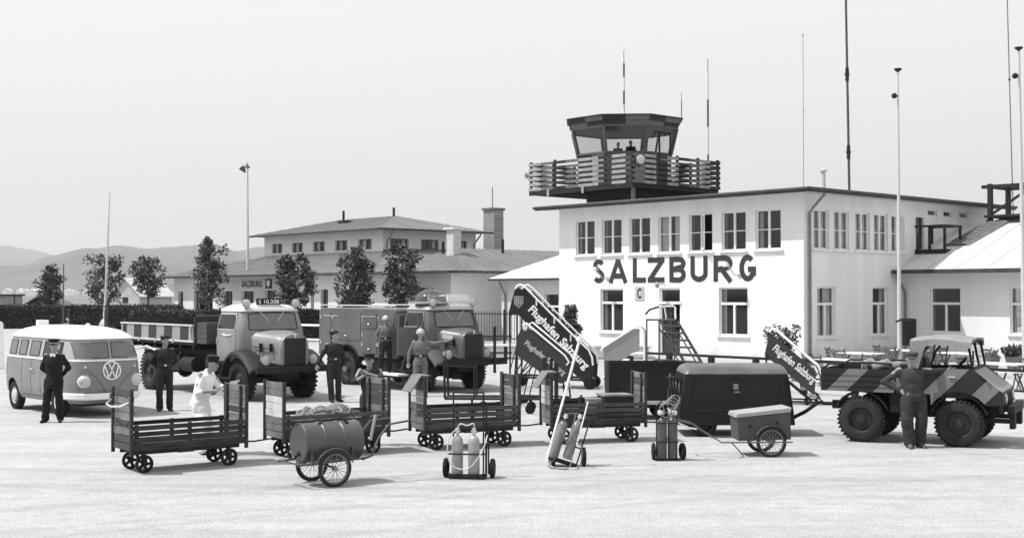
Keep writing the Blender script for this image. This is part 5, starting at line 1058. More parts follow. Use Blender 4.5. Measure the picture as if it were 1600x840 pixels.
m = MB(); m.loft([rr4(-.95, .99, .04, 1.26, 1.161, .09), rr4(-.92, .96, .09, 1.21, 1.235, .1), rr4(-.88, .93, .18, 1.12, 1.285, .1), rr4(-.84, .9, .34, .96, 1.315, .1)]); obj('roof_panel', m, M('panel_highlight', .085, .35, .3, 2, .1, spec=.6), CP, 60)  # paler than the body: the curved top's sun highlight is put into the colour
m = MB(); m.beam((-.84, .025, 1.13), (.86, .025, 1.13), .012, .014); m.beam((-.84, .018, 1.1), (-.9, -.0, .5), .01, .012); m.beam((.86, .02, 1.1), (.92, .0, .5), .01, .012); m.beam((-.9, .005, .5), (.92, .005, .5), .01, .012); obj('panel_seam', m, M('seam_light', .03, .4), CP)
m = MB(); m.box(0.0, .022, .93, .09, .012, .1); m.box(.02, .015, .83, .1, .03, .03); obj('latch', m, M('latch_grey', .2, .4), CP)
for x in (-.57, .72):
    for (y, s) in ((.12, -1), (1.18, 1)): wheel(CP, (x, y, .23), .23, .18, .13, s, rubber, iron)
m = MB(); m.b2(-.57-.03, -.57+.03, .1, 1.2, .2, .26); m.b2(.69, .75, .1, 1.2, .2, .26); obj('axle', m, iron, CP)
m = MB(); hp = G(1300, 629, .62) ; hb = Matrix.Rotation(R(-28), 3, 'Z') @ Vector((-.95, .8, .62))+u0; hb = Vector((hb.x-cp.x, hb.y-cp.y, .62)); m.path([(1.08, .75, .27), (1.2, .8, .27), tuple(Vector((1.2, .8, .27)).lerp(hb, .5)+Vector((0, 0, -.03))), tuple(hb)], .035, 8); m.path([(1.05, .45, .27), (1.25, .78, .28)], .03, 8); obj('tow_bar', m, iron, CP, 50)
hm = M('hose_rubber', .02, .5, .2, 6, spec=.5)
for k in range(4):
    m = MB(); x = -1.0-.045*k; ys = .25+.1*k; pts = [(x+.03*sin(a*2), ys+.16*sin(a), .98-.30*(1-cos(a))*.9+.05*k) for a in [2*pi*i/22 for i in range(22)]]; m.path(pts, .022, 7, closed=True); obj('hose', m, hm, CP, 60)
m = MB(); m.path([(-.95, .25, 1.05), (-1.15, .3, 1.08), (-1.2, .5, 1.06)], .02, 6); obj('hose_hook', m, iron, CP)
# ---------------------------------------------------------------- tool box trailer with bicycle wheels
bp = AT(1200, 690, 20.5); BT = thing('box_handcart', 'grey box handcart with a slanted pale lid on bicycle wheels before the compressor', 'handcart', (bp.x, bp.y, 0), R(3))
bmt = M('grey_box_paint', .065, .6, .15, 2, .08)
m = MB(); m.prism([(-.48, .26), (.38, .28), (.37, .73), (-.50, .64)], 'y', 0.0, .55); obj('box', m, bmt, BT, bevel=.008)
m = MB(); m.prism([(-.53, .635), (.37, .725), (.39, .80), (-.51, .70)], 'y', -.02, .57); obj('lid', m, M('pale_lid', .30, .5, .1, 3), BT, bevel=.01)
m = MB(); m.sphere((-.3, -.01, .5), .025, .015, .03); m.sphere((.15, -.01, .56), .022, .015, .025); obj('lock', m, iron, BT)
for (y, s) in ((-.06, -1), (.61, 1)):
    wheel(BT, (.04, y, .245), .245, .05, .2, s, dust_rubber, M('spoke_metal', .2, .4), style='spokes')
    ar = []
    for k in range(10): a = R(10+k*16); ar.append([(.04+.27*cos(a), y-.04, .245+.27*sin(a)), (.04+.27*cos(a), y+.04, .245+.27*sin(a)), (.04+.262*cos(a), y+.04, .245+.262*sin(a)), (.04+.262*cos(a), y-.04, .245+.262*sin(a))])
    m = MB(); m.loft(ar); obj('mudguard', m, bmt, BT, 50)
m = MB()
for y in (-.1, .65): m.path([(.38, y, .25), (-.78, y, .25), (-1.05, y*.6+.1, .42), (-1.2, y*.4+.15, .53), (-1.45, y*.4+.15, .58)], .012, 7)
m.path([(-1.45, .1, .58), (-1.45, .42, .58)], .012, 7); m.path([(-.62, -.1, .25), (-.5, -.1, .12), (-.42, -.1, .02), (-.5, -.1, .0)], .01, 6); m.path([(.04, -.12, .25), (.04, .66, .25)], .015, 6); obj('frame', m, M('frame_grey', .09, .5), BT)
# ---------------------------------------------------------------- luggage carts
crnd = random.Random(31)
def cart(label, px, py, hdg, L, banded, extra=False, Lp=.56):
    a = G(px, py, .725); t = thing('luggage_cart', label, 'luggage cart', (a.x, a.y, 0), R(hdg), 'coupled luggage carts'); Wd = .75
    m = MB(); m.b2(.0, L, 0, Wd, .34, .385); m.b2(.02, L-.02, .12, .18, .27, .34); m.b2(.02, L-.02, Wd-.18, Wd-.12, .27, .34); m.b2(.7, .95, .04, Wd-.04, .27, .34); obj('deck', m, cart_wood, t)
    for y in (0, Wd):
        m = MB(); s = -1 if y == 0 else 1
        for k in range(4):
            z = .375+k*.088; m.use(crnd.choice([cart_wood, cart_wood, cart_b, cart_c])); d0, d1 = crnd.uniform(-.007, .007), crnd.uniform(-.007, .007); m.beam((crnd.uniform(-.012, .004), y, z+.038+d0), (L+crnd.uniform(-.006, .012), y+crnd.uniform(-.004, .004), z+.038+d1), .024, .066+crnd.uniform(-.006, .004))
        m.use(cart_wood)
        for x in (.05, L/2, L-.05): m.b2(x-.03, x+.03, y+s*-.035, y+s*-.0121, .36, .72)
        obj('side_boards', m, None, t)
    for x in (0, L):
        m = MB(); s = -1 if x == 0 else 1; pm = MB()
        nb = 8; h0 = .34; hh = .9/nb
        for k in range(nb):
            z = h0+k*hh
            if banded and x == 0: m.use(M('white_band_paint', .55, .7, .15, 5) if k in banded else cart_light)
            else: m.use(cart_light if crnd.random() < .75 else cart_b)
            m.b2(x+s*.014, x+s*(.036+crnd.uniform(-.004, .003)), .02-(crnd.uniform(0, .02) if k else 0), Wd-.02+crnd.uniform(-.01, .018), z, z+hh-.008-crnd.uniform(0, .006))
        m.use(cart_wood)
        m.b2(x+s*.0141, x+s*.06, -.03, .019, .27, 1.25); m.b2(x+s*.0141, x+s*.06, Wd-.019, Wd+.03, .27, 1.25); m.b2(x-s*.02, x+s*.0139, .1, .15, .36, 1.22); m.b2(x-s*.02, x+s*.0139, Wd-.15, Wd-.1, .36, 1.22)
        e = obj('end_panel', m, None, t)
    for x in (.2, L-.2):
        for (y, s) in ((.1, -1), (Wd-.1, 1)):
            w = wheel(t, (x, y, .135), .135, .05, .115, s, iron, iron, style='holes', name='wheel'); m = MB(); m.b2(x-.03, x+.03, y-.04, y-.03, .12, .27); m.b2(x-.03, x+.03, y+.03, y+.04, .12, .27); obj('caster_fork', m, iron, w)
    m = MB(); m.path([(L+.03, Wd/2, .33), (L+.35, Wd/2, .31), (L+.6, Wd/2, .33)], .014, 7); m.torus((L+.63, Wd/2, .33), .03, .01, 'z', 12, 6); obj('drawbar', m, iron, t)
    return t
c1 = cart('empty luggage cart nearest at the left, the man in white sits behind it', 209, 663.8, 37, 1.74, ())
m = MB(); m.path([(-.06, .05, 1.05), (-.16, .1, 1.0), (-.2, .41, .98), (-.16, .7, 1.0), (-.06, .78, 1.05)], .014, 7); obj('hand_rail', m, chrome, c1)
c2 = cart('luggage cart with a rope heap, behind the oil drum', 447, 648, 34, 1.80, (4, 5, 3), True)
c3 = cart('luggage cart with one white board band, left of the leaning gas bottles', 667.3, 637, 24, 1.66, (4, 5))
c4 = cart('luggage cart right of the leaning gas bottles with a crate on its deck', 865, 629.5, 13, 1.66, (3, 4, 5))
for c_, lab in ((c3, 'white board on the third cart'), (c4, 'white board')):
    pass
def local(t, v): return t.matrix_basis @ Vector(v)
def on(t, name, label, cat, v, rz=0, group=None):
    bpy.context.view_layer.update() if False else None
    M_ = Matrix.Translation(t.location) @ Matrix.Rotation(t.rotation_euler.z, 4, 'Z'); q = M_ @ Vector(v); return thing(name, label, cat, q, t.rotation_euler.z+rz, group)
t = on(c2, 'rope_heap', 'tangled heap of ropes and sacks lying in the cart behind the oil drum', 'ropes', (.85, .42, .39)); t.scale = (1.1, 1.1, 1.35); rr_ = random.Random(9)
for k in range(6):
    m = MB(); pts = []; a = rr_.uniform(0, 6)
    for i in range(26): a += rr_.uniform(.2, .9); r_ = .1+.35*rr_.random(); pts.append((cos(a)*r_*1.5, sin(a)*r_*.8, .05+.33*rr_.random()*(1-r_)))
    m.path(catmull([pts[0]]+[tuple((Vector(p_)+Vector(q_))/2) for p_, q_ in zip(pts, pts[1:])], 3), .012, 5); obj('rope', m, M('rope', .28, .9, .2, 8), t, 60)
m = MB(); m.sphere((0, 0, .12), .55, .28, .16); m.sphere((.25, .05, .18), .25, .2, .14); obj('sack', m, M('sack_cloth', .16, .95, .2, 5, .2, .4, 20), t, 60)
m = MB(); m.path([(-.05, -.2, .25), (.2, -.1, .26), (.62, .05, .2)], .016, 7); obj('pole', m, mid_wood, t)
t = on(c4, 'crate', 'dark open crate standing on the deck at the right end of its cart', 'crate', (1.2, .3, .39)); m = MB(); m.b2(-.22, .3, -.15, .3, 0, .42); obj('box', m, M('crate_dark', .025, .7, .2, 3), t, bevel=.008); m = MB(); m.b2(-.24, .32, -.17, .32, .42, .45); obj('lid', m, mid_wood, t)
for (x, y, h_, w_, lab) in ((.62, .4, .40, .08, 'small upright canister at the left of the crate on the cart'), (.82, .35, .38, .3, 'flat pale parcel between canister and crate on the cart')):
    t = on(c4, 'canister' if w_ < .1 else 'parcel', lab, 'canister' if w_ < .1 else 'parcel', (x, y, .39)); m = MB(); m.b2(-w_/2, w_/2, -.08, .08, 0, h_); m.lathe([(.02, 0), (.02, .04)], (0, 0, h_), 'z', 8) if w_ < .1 else None; obj('box', m, iron if w_ < .1 else M('parcel_paper', .3, .8), t, bevel=.006)
for c_, lab in ((c3, 'pale writing board hung over the top of the left end panel on the third cart'), (c4, 'pale writing board hung over the left end panel of the crate cart')):
    t = on(c_, 'writing_board', lab, 'board', (-.04, .3, 1.24)); m = MB(); m.add([(-.05, -.25, .03), (.12, -.25, .03), (.12, .2, .03), (-.05, .2, .03), (-.24, -.25, -.24), (-.24, .2, -.24)], [(0, 1, 2, 3), (0, 3, 5, 4)]); m.T = None; b_ = obj('panel', m, M('board_pale', .16, .7, .1, 4), t, recalc=False); s = b_.modifiers.new('thick', 'SOLIDIFY'); s.thickness = .02
# ---------------------------------------------------------------- oil drum hand cart
o = G(503, 756); DR = thing('drum_handcart', 'oil drum lying on a two wheeled handcart with spoked wheels', 'handcart', (o.x, o.y, 0), R(36))
drm = M('drum_paint', .06, .45, .25, 3, .12, spec=.6, bump=.15, bsc=8)
m = MB(); pr = [(.001, -.44), (.255, -.44), (.262, -.425), (.275, -.44), (.28, -.435), (.28, -.425), (.272, -.41), (.272, -.16), (.283, -.147), (.272, -.134), (.272, .134), (.283, .147), (.272, .16), (.272, .41), (.28, .425), (.28, .435), (.275, .44), (.262, .425), (.255, .44), (.001, .44)]
m.lathe([(a, b_+.08) for a, b_ in pr], (0, 0, .59), 'x', 40, caps=False); obj('drum', m, drm, DR, 35)
m = MB(); m.sphere((-.365, -.02, .46), .03, .04, .035); m.path([(-.37, -.03, .45), (-.42, -.03, .42), (-.44, -.03, .38)], .02, 7); obj('tap', m, iron, DR)
m = MB(); m.path([(-.1, -.1, .855), (.0, -.02, .89), (.25, -.05, .90), (.35, -.1, .85)], .014, 7); m.path([(.3, -.12, .85), (.42, -.1, .81), (.44, .02, .77)], .012, 6); obj('strap_handle', m, iron, DR, 60)
for (y, s) in ((-.34, -1), (.34, 1)): wheel(DR, (.02, y, .25), .25, .05, .205, s, dust_rubber, M('spoke_metal', .2, .4), style='spokes')
m = MB()
for y in (-.3, .3):
    m.path([(-.52, y, .33), (.55, y, .36), (.62, y, .38), (.75, y*.9, .62), (.92, y*.9, .80), (1.25, y*.9, .83)], .016, 8)
    ar = [(.02+.29*cos(R(a)), y*1.13, .25+.275*sin(R(a))) for a in range(15, 166, 15)]; m.path(ar, .012, 6)
    for x in (-.3, .32): m.path([(x, y, .34), (x, y*.95, .52)], .014, 6)
for x in (-.5, -.05, .5): m.path([(x, -.3, .34), (x, .3, .34)], .014, 6)
for x in (-.3, .32): m.path([(x, .28*cos(R(a)), .59+.28*sin(R(a))) for a in range(200, 341, 14)], .012, 6)
m.path([(.2, -.36, .27), (.2, .36, .27)], .014, 6) if False else m.path([(.02, -.36, .27), (.02, .36, .27)], .016, 6); obj('frame', m, M('frame_grey2', .07, .5), DR, 60)
m = MB(); m.path([(.60, -.3, .60), (.68, -.3, .95)], .022, 8); obj('brake_lever', m, M('handle_pale', .3), DR)
# ---------------------------------------------------------------- gas bottle trolleys
def bottle(par, c, r, h, mat, tilt=None, neck=True):
    m = MB(); T = Matrix.Translation(c) if tilt is None else Matrix.Translation(c) @ tilt; m.T = T
    m.lathe([(.001, 0), (r*.9, 0), (r, .02), (r, h*.80), (r*.93, h*.86), (r*.6, h*.92), (r*.3, h*.95), (r*.28, h), (.001, h)], (0, 0, 0), 'z', 22, caps=False); b_ = obj('gas_bottle', m, mat, par, 45)
    m = MB(); m.T = T; m.tube((0, 0, h), (0, 0, h+.05), .018, 8); m.tube((-.04, 0, h+.03), (.04, 0, h+.03), .012, 6); m.lathe([(.03, 0), (.03, .015)], (0, 0, h+.055), 'z', 10); obj('valve', m, chrome, b_, 50); return b_
bwm = M('pale_bottle', .27, .35, .15, 5, .1, spec=.6); bgm = M('grey_bottle', .15, .35, .15, 4, .1, spec=.6)
o = G(727, 747); t = thing('gas_trolley', 'trolley with two pale gas bottles and a high dark frame, centre foreground', 'gas trolley', (o.x, o.y, 0), R(-8))
for x in (-.115, .125): bottle(t, (x, 0, .05), .082, .60, bwm)
m = MB(); 
for x in (-.2, .24): m.path([(x, .14, .05), (x, .15, 1.22)], .012, 7)
m.path([(-.2, .15, 1.22), (.24, .15, 1.22)], .016, 7); m.path([(.28, .14, .05), (.28, .16, 1.0)], .016, 7); m.path([(.32, .12, .05), (.31, .16, .75)], .012, 7)
for z in (.05, .34): m.path([(-.24, .12, z), (-.22, -.1, z+.02), (.24, -.1, z+.02), (.28, .12, z)], .012, 7)
m.b2(-.24, .3, -.11, .14, .02, .045); obj('frame', m, iron, t)
for (x, s) in ((-.30, -1), (.38, 1)):
    w = wheel(t, (0, 0, 0), .14, .06, .08, s, rubber, M('dark_rim', .08), style='hub'); w.location = (x, .1, .14); w.rotation_euler = (0, 0, R(-90))
m = MB(); m.path(catmull([(-.1, -.02, .72), (-.2, -.08, .62), (-.24, -.12, .4), (-.16, -.16, .2), (.05, -.16, .16), (.2, -.14, .3), (.3, -.1, .5), (.32, -.02, .62)]), .009, 7); m.path(catmull([(-.12, 0, .7), (-.07, -.02, .78), (.03, -.02, .76), (.12, -.02, .79), (.13, 0, .72)]), .011, 7); obj('hose', m, M('hose_white', .5, .6), t, 60)
o = G(884, 729); t = thing('gas_trolley', 'trolley with two gas bottles leaning back under a long white lance', 'gas trolley', (o.x, o.y, 0), R(-5))
tl = Matrix.Rotation(R(17), 4, 'Y') @ Matrix.Rotation(R(-16), 4, 'X')
for x in (-.17, .05): bottle(t, (x-.03, .0, .13), .075, .64, bgm, tl)
m = MB(); m.T = Matrix.Translation((-.1, .05, .1)) @ tl
for x in (-.14, .27): m.path([(x, .09, -.08), (x, .1, .75)], .012, 7)
for z in (.0, .25, .6): m.path([(-.15, .09, z), (-.14, -.09, z), (.26, -.09, z), (.27, .09, z)], .011, 6)
m.b2(-.17, .28, -.09, .1, -.03, -.005); obj('frame', m, iron, t)
for (x, s) in ((-.2, -1), (.27, 1)): w = wheel(t, (0, 0, 0), .145, .06, .09, s, rubber, M('dark_rim', .08), style='hub'); w.location = (x, .12, .145); w.rotation_euler = (0, 0, R(-82))
m = MB(); m.path(catmull([(-.1, .0, .75), (-.03, -.12, .5), (.1, -.2, .2), (.05, -.3, .03), (-.15, -.28, .02), (-.25, -.12, .03), (-.1, -.05, .2)]), .009, 7); m.path(catmull([(.15, .02, .8), (.12, -.12, .5), (.25, -.18, .3), (.2, -.3, .02), (-.02, -.35, .015)]), .009, 7); obj('hose', m, M('pale_hose', .14, .6), t, 60)
t2 = thing('white_lance', 'long white lance with round head leaning on the bottle trolley', 'lance', (o.x, o.y, 0), R(-5)); m = MB(); m.path([(-.29, -.1, .1), (.2, .1, 1.9)], .017, 8, .02); obj('pole', m, white_paint, t2, 60); m = MB(); m.lathe([(.02, 0), (.04, .03), (.045, .07), (.03, .11)], (.205, .1, 1.88), 'z', 12); obj('head', m, white_paint, t2, 50)
t2 = thing('white_rod', 'shorter thin white rod leaning at the right side of the bottle trolley', 'rod', (o.x, o.y, 0), R(-5)); m = MB(); m.path([(.17, -.05, .35), (.34, .05, 1.0)], .011, 7); obj('pole', m, white_paint, t2)
o = G(1047, 719); t = thing('gas_trolley', 'upright trolley with two dark gas bottles and hose coils on top, before the compressor', 'gas trolley', (o.x, o.y, 0), R(0))
for x in (-.125, .035): bottle(t, (x, 0, .04), .075, .68, M('dark_bottle', .06, .35, .2, 4, .1, spec=.6))
m = MB(); m.b2(-.24, .16, -.09, .1, .0, .03); m.path([(-.2, .1, .03), (-.2, .12, .85), (-.1, .14, .95)], .012, 7); m.path([(.12, .1, .03), (.12, .12, .85), (.04, .14, .95)], .012, 7)
for z in (.3, .6): m.path([(-.2, .1, z), (-.21, -.08, z), (.12, -.08, z), (.12, .1, z)], .01, 6)
obj('frame', m, iron, t)
for (x, s) in ((-.25, -1), (.21, 1)): w = wheel(t, (0, 0, 0), .135, .05, .09, s, rubber, M('dark_rim', .08), style='disc'); w.location = (x, .1, .135); w.rotation_euler = (0, 0, R(-90 if x < 0 else -78))
for k in range(4):
    m = MB(); cx_, cz_, rr2 = (-.05+.045*k, .80+.05*k, .115-.012*k); pts = [(cx_+rr2*cos(a)*(1+.1*sin(3*a)), -.05+.04*k+.03*sin(2*a), cz_+rr2*sin(a)) for a in [2*pi*i/24 for i in range(24)]]; m.path(pts, .011, 6, closed=True); obj('hose', m, M('hose_mid', .2, .5), t, 60)
m = MB(); m.sphere((.07, -.02, .76), .045); m.sphere((-.16, -.02, .76), .045); m.path([(.12, 0, .6), (.3, -.02, .52), (.42, -.02, .5)], .014, 6); obj('gauge', m, chrome, t, 60)
# ---------------------------------------------------------------- passenger stairs
stair_red = M('stair_panel_paint', .018, .55, .1, 2, .05); stair_mid = M('stair_panel_faded', .04, .5, .1, 2, .05)
def slope_text(par, body, p0, p1, h, y, mat, off=.03, back=False):
    p0 = Vector(p0); p1 = Vector(p1); d = p1-p0; L = d.length; d.normalize(); up = Vector((-d.y, d.x))
    return text_obj('lettering', body, mat, par, (L, h), lambda u, w, q: Vector((p0.x+d.x*u+up.x*w, y-q, p0.y+d.y*u+up.y*w)), off, .006)
def caster(par, x, y, r=.13, top=.3):
    w = wheel(par, (x, y, r), r, .05, r*.6, -1, rubber, iron, style='hub', name='caster'); m = MB(); m.b2(x-.02, x+.02, y-.045, y-.03, r, top); m.b2(x-.02, x+.02, y+.03, y+.045, r, top); m.b2(x-.03, x+.03, y-.045, y+.045, top, top+.03); obj('fork', m, iron, w)
bo = AT(860, 500, 35.0); ST = thing('boarding_stairs', 'large dark boarding stairs lettered Flughafen Salzburg with white handrails', 'boarding stairs', (bo.x, bo.y, 0), R(-12))
K = 1.1475; Q = lambda x, z: (x*K, 2.65+(z-2.65)*K)
poly = [Q(-.88, 2.74), Q(-.80, 2.80), Q(-.72, 2.74), Q(-.66, 2.66), Q(-.60, 2.70), Q(.73, 1.38), Q(.98, 1.12), Q(1.04, .98), Q(1.01, .49), Q(.83, .49), Q(.59, .71), Q(-.41, 1.72), Q(-.73, 2.07), Q(-.82, 2.15), Q(-.93, 2.15), Q(-1.02, 2.06), Q(-1.02, 2.24)]
for y in (0, .95):
    m = MB(); m.prism(poly, 'y', y, y+.04); pn = obj('side_panel', m, stair_red, ST)
    m = MB(); rp = [Q(-.86, 2.76), Q(-.80, 2.84), Q(-.72, 2.86), Q(-.6, 2.78), Q(.0, 2.18), Q(.75, 1.46), Q(.93, 1.3), Q(1.02, 1.12), Q(1.04, .93)]; m.path([(a, y-.03, b_) for a, b_ in rp], .027, 8)
    for a, b_ in (Q(-.34, 2.40), Q(.1, 1.97), Q(.5, 1.55)): m.path([(a, y-.03, b_+.12), (a, y-.02, b_-.06)], .02, 6)
    obj('handrail', m, white_paint, ST, 60)
    if y == 0:
        slope_text(pn, 'Flughafen Salzburg', Q(-.66, 2.24), Q(.66, .80), .27, -.004, white_paint, .012) if False else slope_text(pn, 'Flughafen Salzburg', Q(-.60, 2.19), Q(.80, .77), .30, -.004, white_paint, .03)
        a, b_ = Q(-.78, 2.44); m = MB(); m.prism([(a-.13, b_+.16), (a+.13, b_+.16), (a+.13, b_-.05), (a, b_-.18), (a-.13, b_-.05)], 'y', -.012, -.002); cr_ = obj('crest', m, M('crest_outline', .35), pn); m = MB(); m.prism([(a-.105, b_+.135), (a+.105, b_+.135), (a+.105, b_-.04), (a, b_-.145), (a-.105, b_-.04)], 'y', -.018, -.0125); obj('crest_field', m, M('crest_inner', .15), cr_); m = MB()
        for dx in (-.06, 0, .06): m.b2(a+dx-.014, a+dx+.014, -.024, -.0185, b_-.07, b_+.1)
        obj('crest_bars', m, M('crest_outline', .35), cr_)
m = MB(); a0 = Q(-.95, 2.12); m.b2(a0[0], a0[0]+.4, .04, .95, a0[1], a0[1]+.05); obj('platform', m, mid_wood, ST)
for k in range(9):
    f = k/8; a, b_ = Q(-.5+1.35*f, 1.98-1.42*f); m = MB(); m.b2(a-.12, a+.13, .041, .949, b_, b_+.03); obj('step', m, mid_wood, ST)
m = MB()
for y in (.02, .97):
    a, b_ = Q(-1.0, 2.1); c_, d_ = Q(-.72, 2.05); m.path([(a, y, b_), (a, y, .35), (a+.3, y, .3)], .025, 6); m.path([(c_, y, d_), (c_, y, .7), (a+.1, y, .35)], .022, 6); m.path([(a, y, .33), (1.15, y, .25)], .03, 6); m.path([(.1, y, .3), (.1, y, 1.2)], .02, 6); m.path([(-.9, y, .35), (.0, y, 1.25)], .018, 6)
m.path([(Q(-1, 2)[0], .02, .5), (Q(-1, 2)[0], .97, 1.2)], .015, 6); m.path([(Q(-1, 2)[0], .02, .33), (Q(-1, 2)[0], .97, .33)], .025, 6); m.path([(1.15, .02, .25), (1.15, .97, .25)], .025, 6); obj('frame', m, iron, ST)
for x in (-1.0, 1.1):
    for y in (.0, .97): caster(ST, x, y, .17, .3)
# smaller stairs in front
bo = AT(850, 560, 29.6); S2 = thing('boarding_stairs', 'smaller faded boarding stairs half hidden in front of the large ones', 'boarding stairs', (bo.x, bo.y, 0), R(-12))
poly = [(-.54, 1.83), (.57, 1.07), (.56, .62), (.40, .54), (.1, .67), (-.70, 1.23), (-.64, 1.63)]
for y in (0, .75):
    m = MB(); m.prism(poly, 'y', y, y+.03); pn = obj('side_panel', m, stair_mid, S2)
    m = MB(); m.path([(-.5, y-.02, 1.90), (-.42, y-.02, 1.95), (.50, y-.02, 1.20), (.60, y-.02, 1.05), (.54, y-.02, .98)], .022, 7); obj('handrail', m, white_paint, S2, 60)
    if y == 0: slope_text(pn, 'Flughafen Salzburg', (-.50, 1.42), (.44, .70), .17, -.004, M('faded_lettering', .5), .02)
for k in range(6): f = k/5; m = MB(); m.b2(-.5+1.0*f-.1, -.5+1.0*f+.1, .031, .749, 1.28-.85*f, 1.31-.85*f); obj('step', m, mid_wood, S2)
m = MB()
for y in (.015, .765):
    m.path([(-.66, y, 1.3), (-.74, y, .2), (.5, y, .17)], .022, 6); m.path([(.45, y, .6), (.5, y, .17)], .022, 6); m.path([(-.1, y, .9), (-.1, y, .2)], .02, 6); m.path([(-.3, y, 1.0), (-.5, y, .2)], .015, 6)
m.path([(-.74, .015, .2), (-.74, .765, .2)], .022, 6); m.path([(.5, .015, .17), (.5, .765, .17)], .022, 6); obj('frame', m, iron, S2)
for x in (-.62, .36):
    for y in (0, .76): caster(S2, x, y, .1, .17)
# tubular U frames standing before the stairs
bo = AT(780, 600, 27.8); t = thing('tube_rack', 'low dark tubular rack on casters before the boarding stairs', 'rack', (bo.x, bo.y, 0), R(-3)); m = MB()
for y in (0, .7): m.path([(-1.2, y, .33), (1.05, y, .33), (1.13, y, .38), (1.14, y, 1.2)], .028, 7); m.path([(-1.2, y, .33), (-1.22, y, 1.15)], .028, 7); m.path([(-.55, y, .33), (-.55, y, 1.1)], .022, 7)
for x in (-1.2, 1.1): m.path([(x, 0, .34), (x, .7, .34)], .02, 6)
m.path([(-1.22, 0, 1.05), (-.55, 0, 1.02)], .012, 6); obj('frame', m, iron, t)
for (x, y) in ((-.6, 0), (.68, 0), (-.4, .7), (.68, .7)): caster(t, x, y, .11, .30)
bo = AT(878, 600, 27.2); t = thing('tube_rack', 'second tubular rack whose bars reach from the small stairs to the dark trailer', 'rack', (bo.x, bo.y, 0), R(2)); m = MB()
for y in (0, .6): m.path([(-.1, y, .30), (1.0, y, .36)], .028, 7); m.path([(-.1, y, .3), (-.1, y, 1.15)], .024, 6); m.path([(-.35, y, .3), (-.35, y, 1.25)], .024, 6); m.path([(-.35, y, .3), (-.1, y, .3)], .028, 6)
m.path([(1.0, 0, .36), (1.0, .6, .36)], .02, 6); obj('frame', m, iron, t)
for (x, y) in ((-.08, 0), (.0, .6), (.82, 0), (.9, .6)): caster(t, x, y, .11, .3)
# right stairs
bo = AT(1240, 560, 30.0); S3 = thing('boarding_stairs', 'small boarding stairs lettered Flughafen Salzburg beside the camouflaged light truck', 'boarding stairs', (bo.x, bo.y, 0), R(-12))
poly = [(-.56, 1.70), (.52, .79), (.48, .23), (-.68, 1.18)]; s3m = M('stair_panel_right', .045, .5, .1, 2, .05)
for y in (0, .7):
    m = MB(); m.prism(poly, 'y', y, y+.03); pn = obj('side_panel', m, s3m, S3)
    if y == 0: slope_text(pn, 'Flughafen Salzburg', (-.54, 1.26), (.40, .47), .24, -.004, white_paint, .02)
    m = MB(); m.path([(-.56, y, 1.72), (-.5, y, 1.80), (-.42, y, 1.78), (.48, y, 1.0), (.58, y, .93), (.62, y, .82), (.56, y, .78), (.5, y, .88)], .025, 7); obj('handrail', m, white_paint, S3, 60)
for k in range(6): f = k/5; m = MB(); m.b2(-.58+1.05*f-.1, -.58+1.05*f+.1, .031, .699, 1.12-.95*f, 1.15-.95*f); obj('step', m, M('step_pale', .4), S3)
m = MB()
for y in (-.02, .72): m.path([(-.62, y, 1.2), (-.74, y, .1), (.55, y, .08), (.6, y, .2), (.5, y, .26)], .022, 6); m.path([(-.62, y, .95), (.42, y, .08)], .02, 6)
m.path([(-.74, -.02, .1), (-.74, .72, .1)], .02, 6); m.path([(.55, -.02, .08), (.55, .72, .08)], .02, 6); obj('frame', m, iron, S3)
for x in (-.6, .3):
    for y in (-.02, .72): caster(S3, x, y, .05, .09)
# low grey-sided stairs
bo = AT(980, 540, 34); S4 = thing('low_steps', 'low set of steps with a plain light grey side panel left of the platform ladder', 'steps', (bo.x, bo.y, 0), R(-8)); gm = M('grey_panel', .26, .6, .08, 2)
for y in (0, .8): m = MB(); m.prism([(-.64, 1.17), (.16, 1.68), (.30, 1.68), (.30, 1.08), (.15, 1.05), (-.3, .74), (-.62, .4)], 'y', y, y+.03); obj('side_panel', m, gm, S4); m = MB(); m.path([(-.70, y, 1.1), (-.66, y, 1.18), (.16, y, 1.71), (.38, y, 1.71), (.45, y, 1.62), (.46, y, .1)], .025, 7); obj('handrail', m, white_paint if y == 0 else gm, S4, 60)
for k in range(5): f = k/4; m = MB(); m.b2(-.6+.7*f-.1, -.6+.7*f+.1, .031, .799, .35+.62*f, .38+.62*f); obj('step', m, white_paint, S4)
m = MB(); m.b2(.15, .45, .0, .8, 1.0, 1.04); obj('platform', m, white_paint, S4); m = MB()
for y in (.0, .8): m.path([(-.6, y, .4), (-.6, y, .1), (.45, y, .1)], .025, 6)
obj('frame', m, iron, S4)
for x in (-.5, .35):
    for y in (0, .8): caster(S4, x, y, .08, .1)
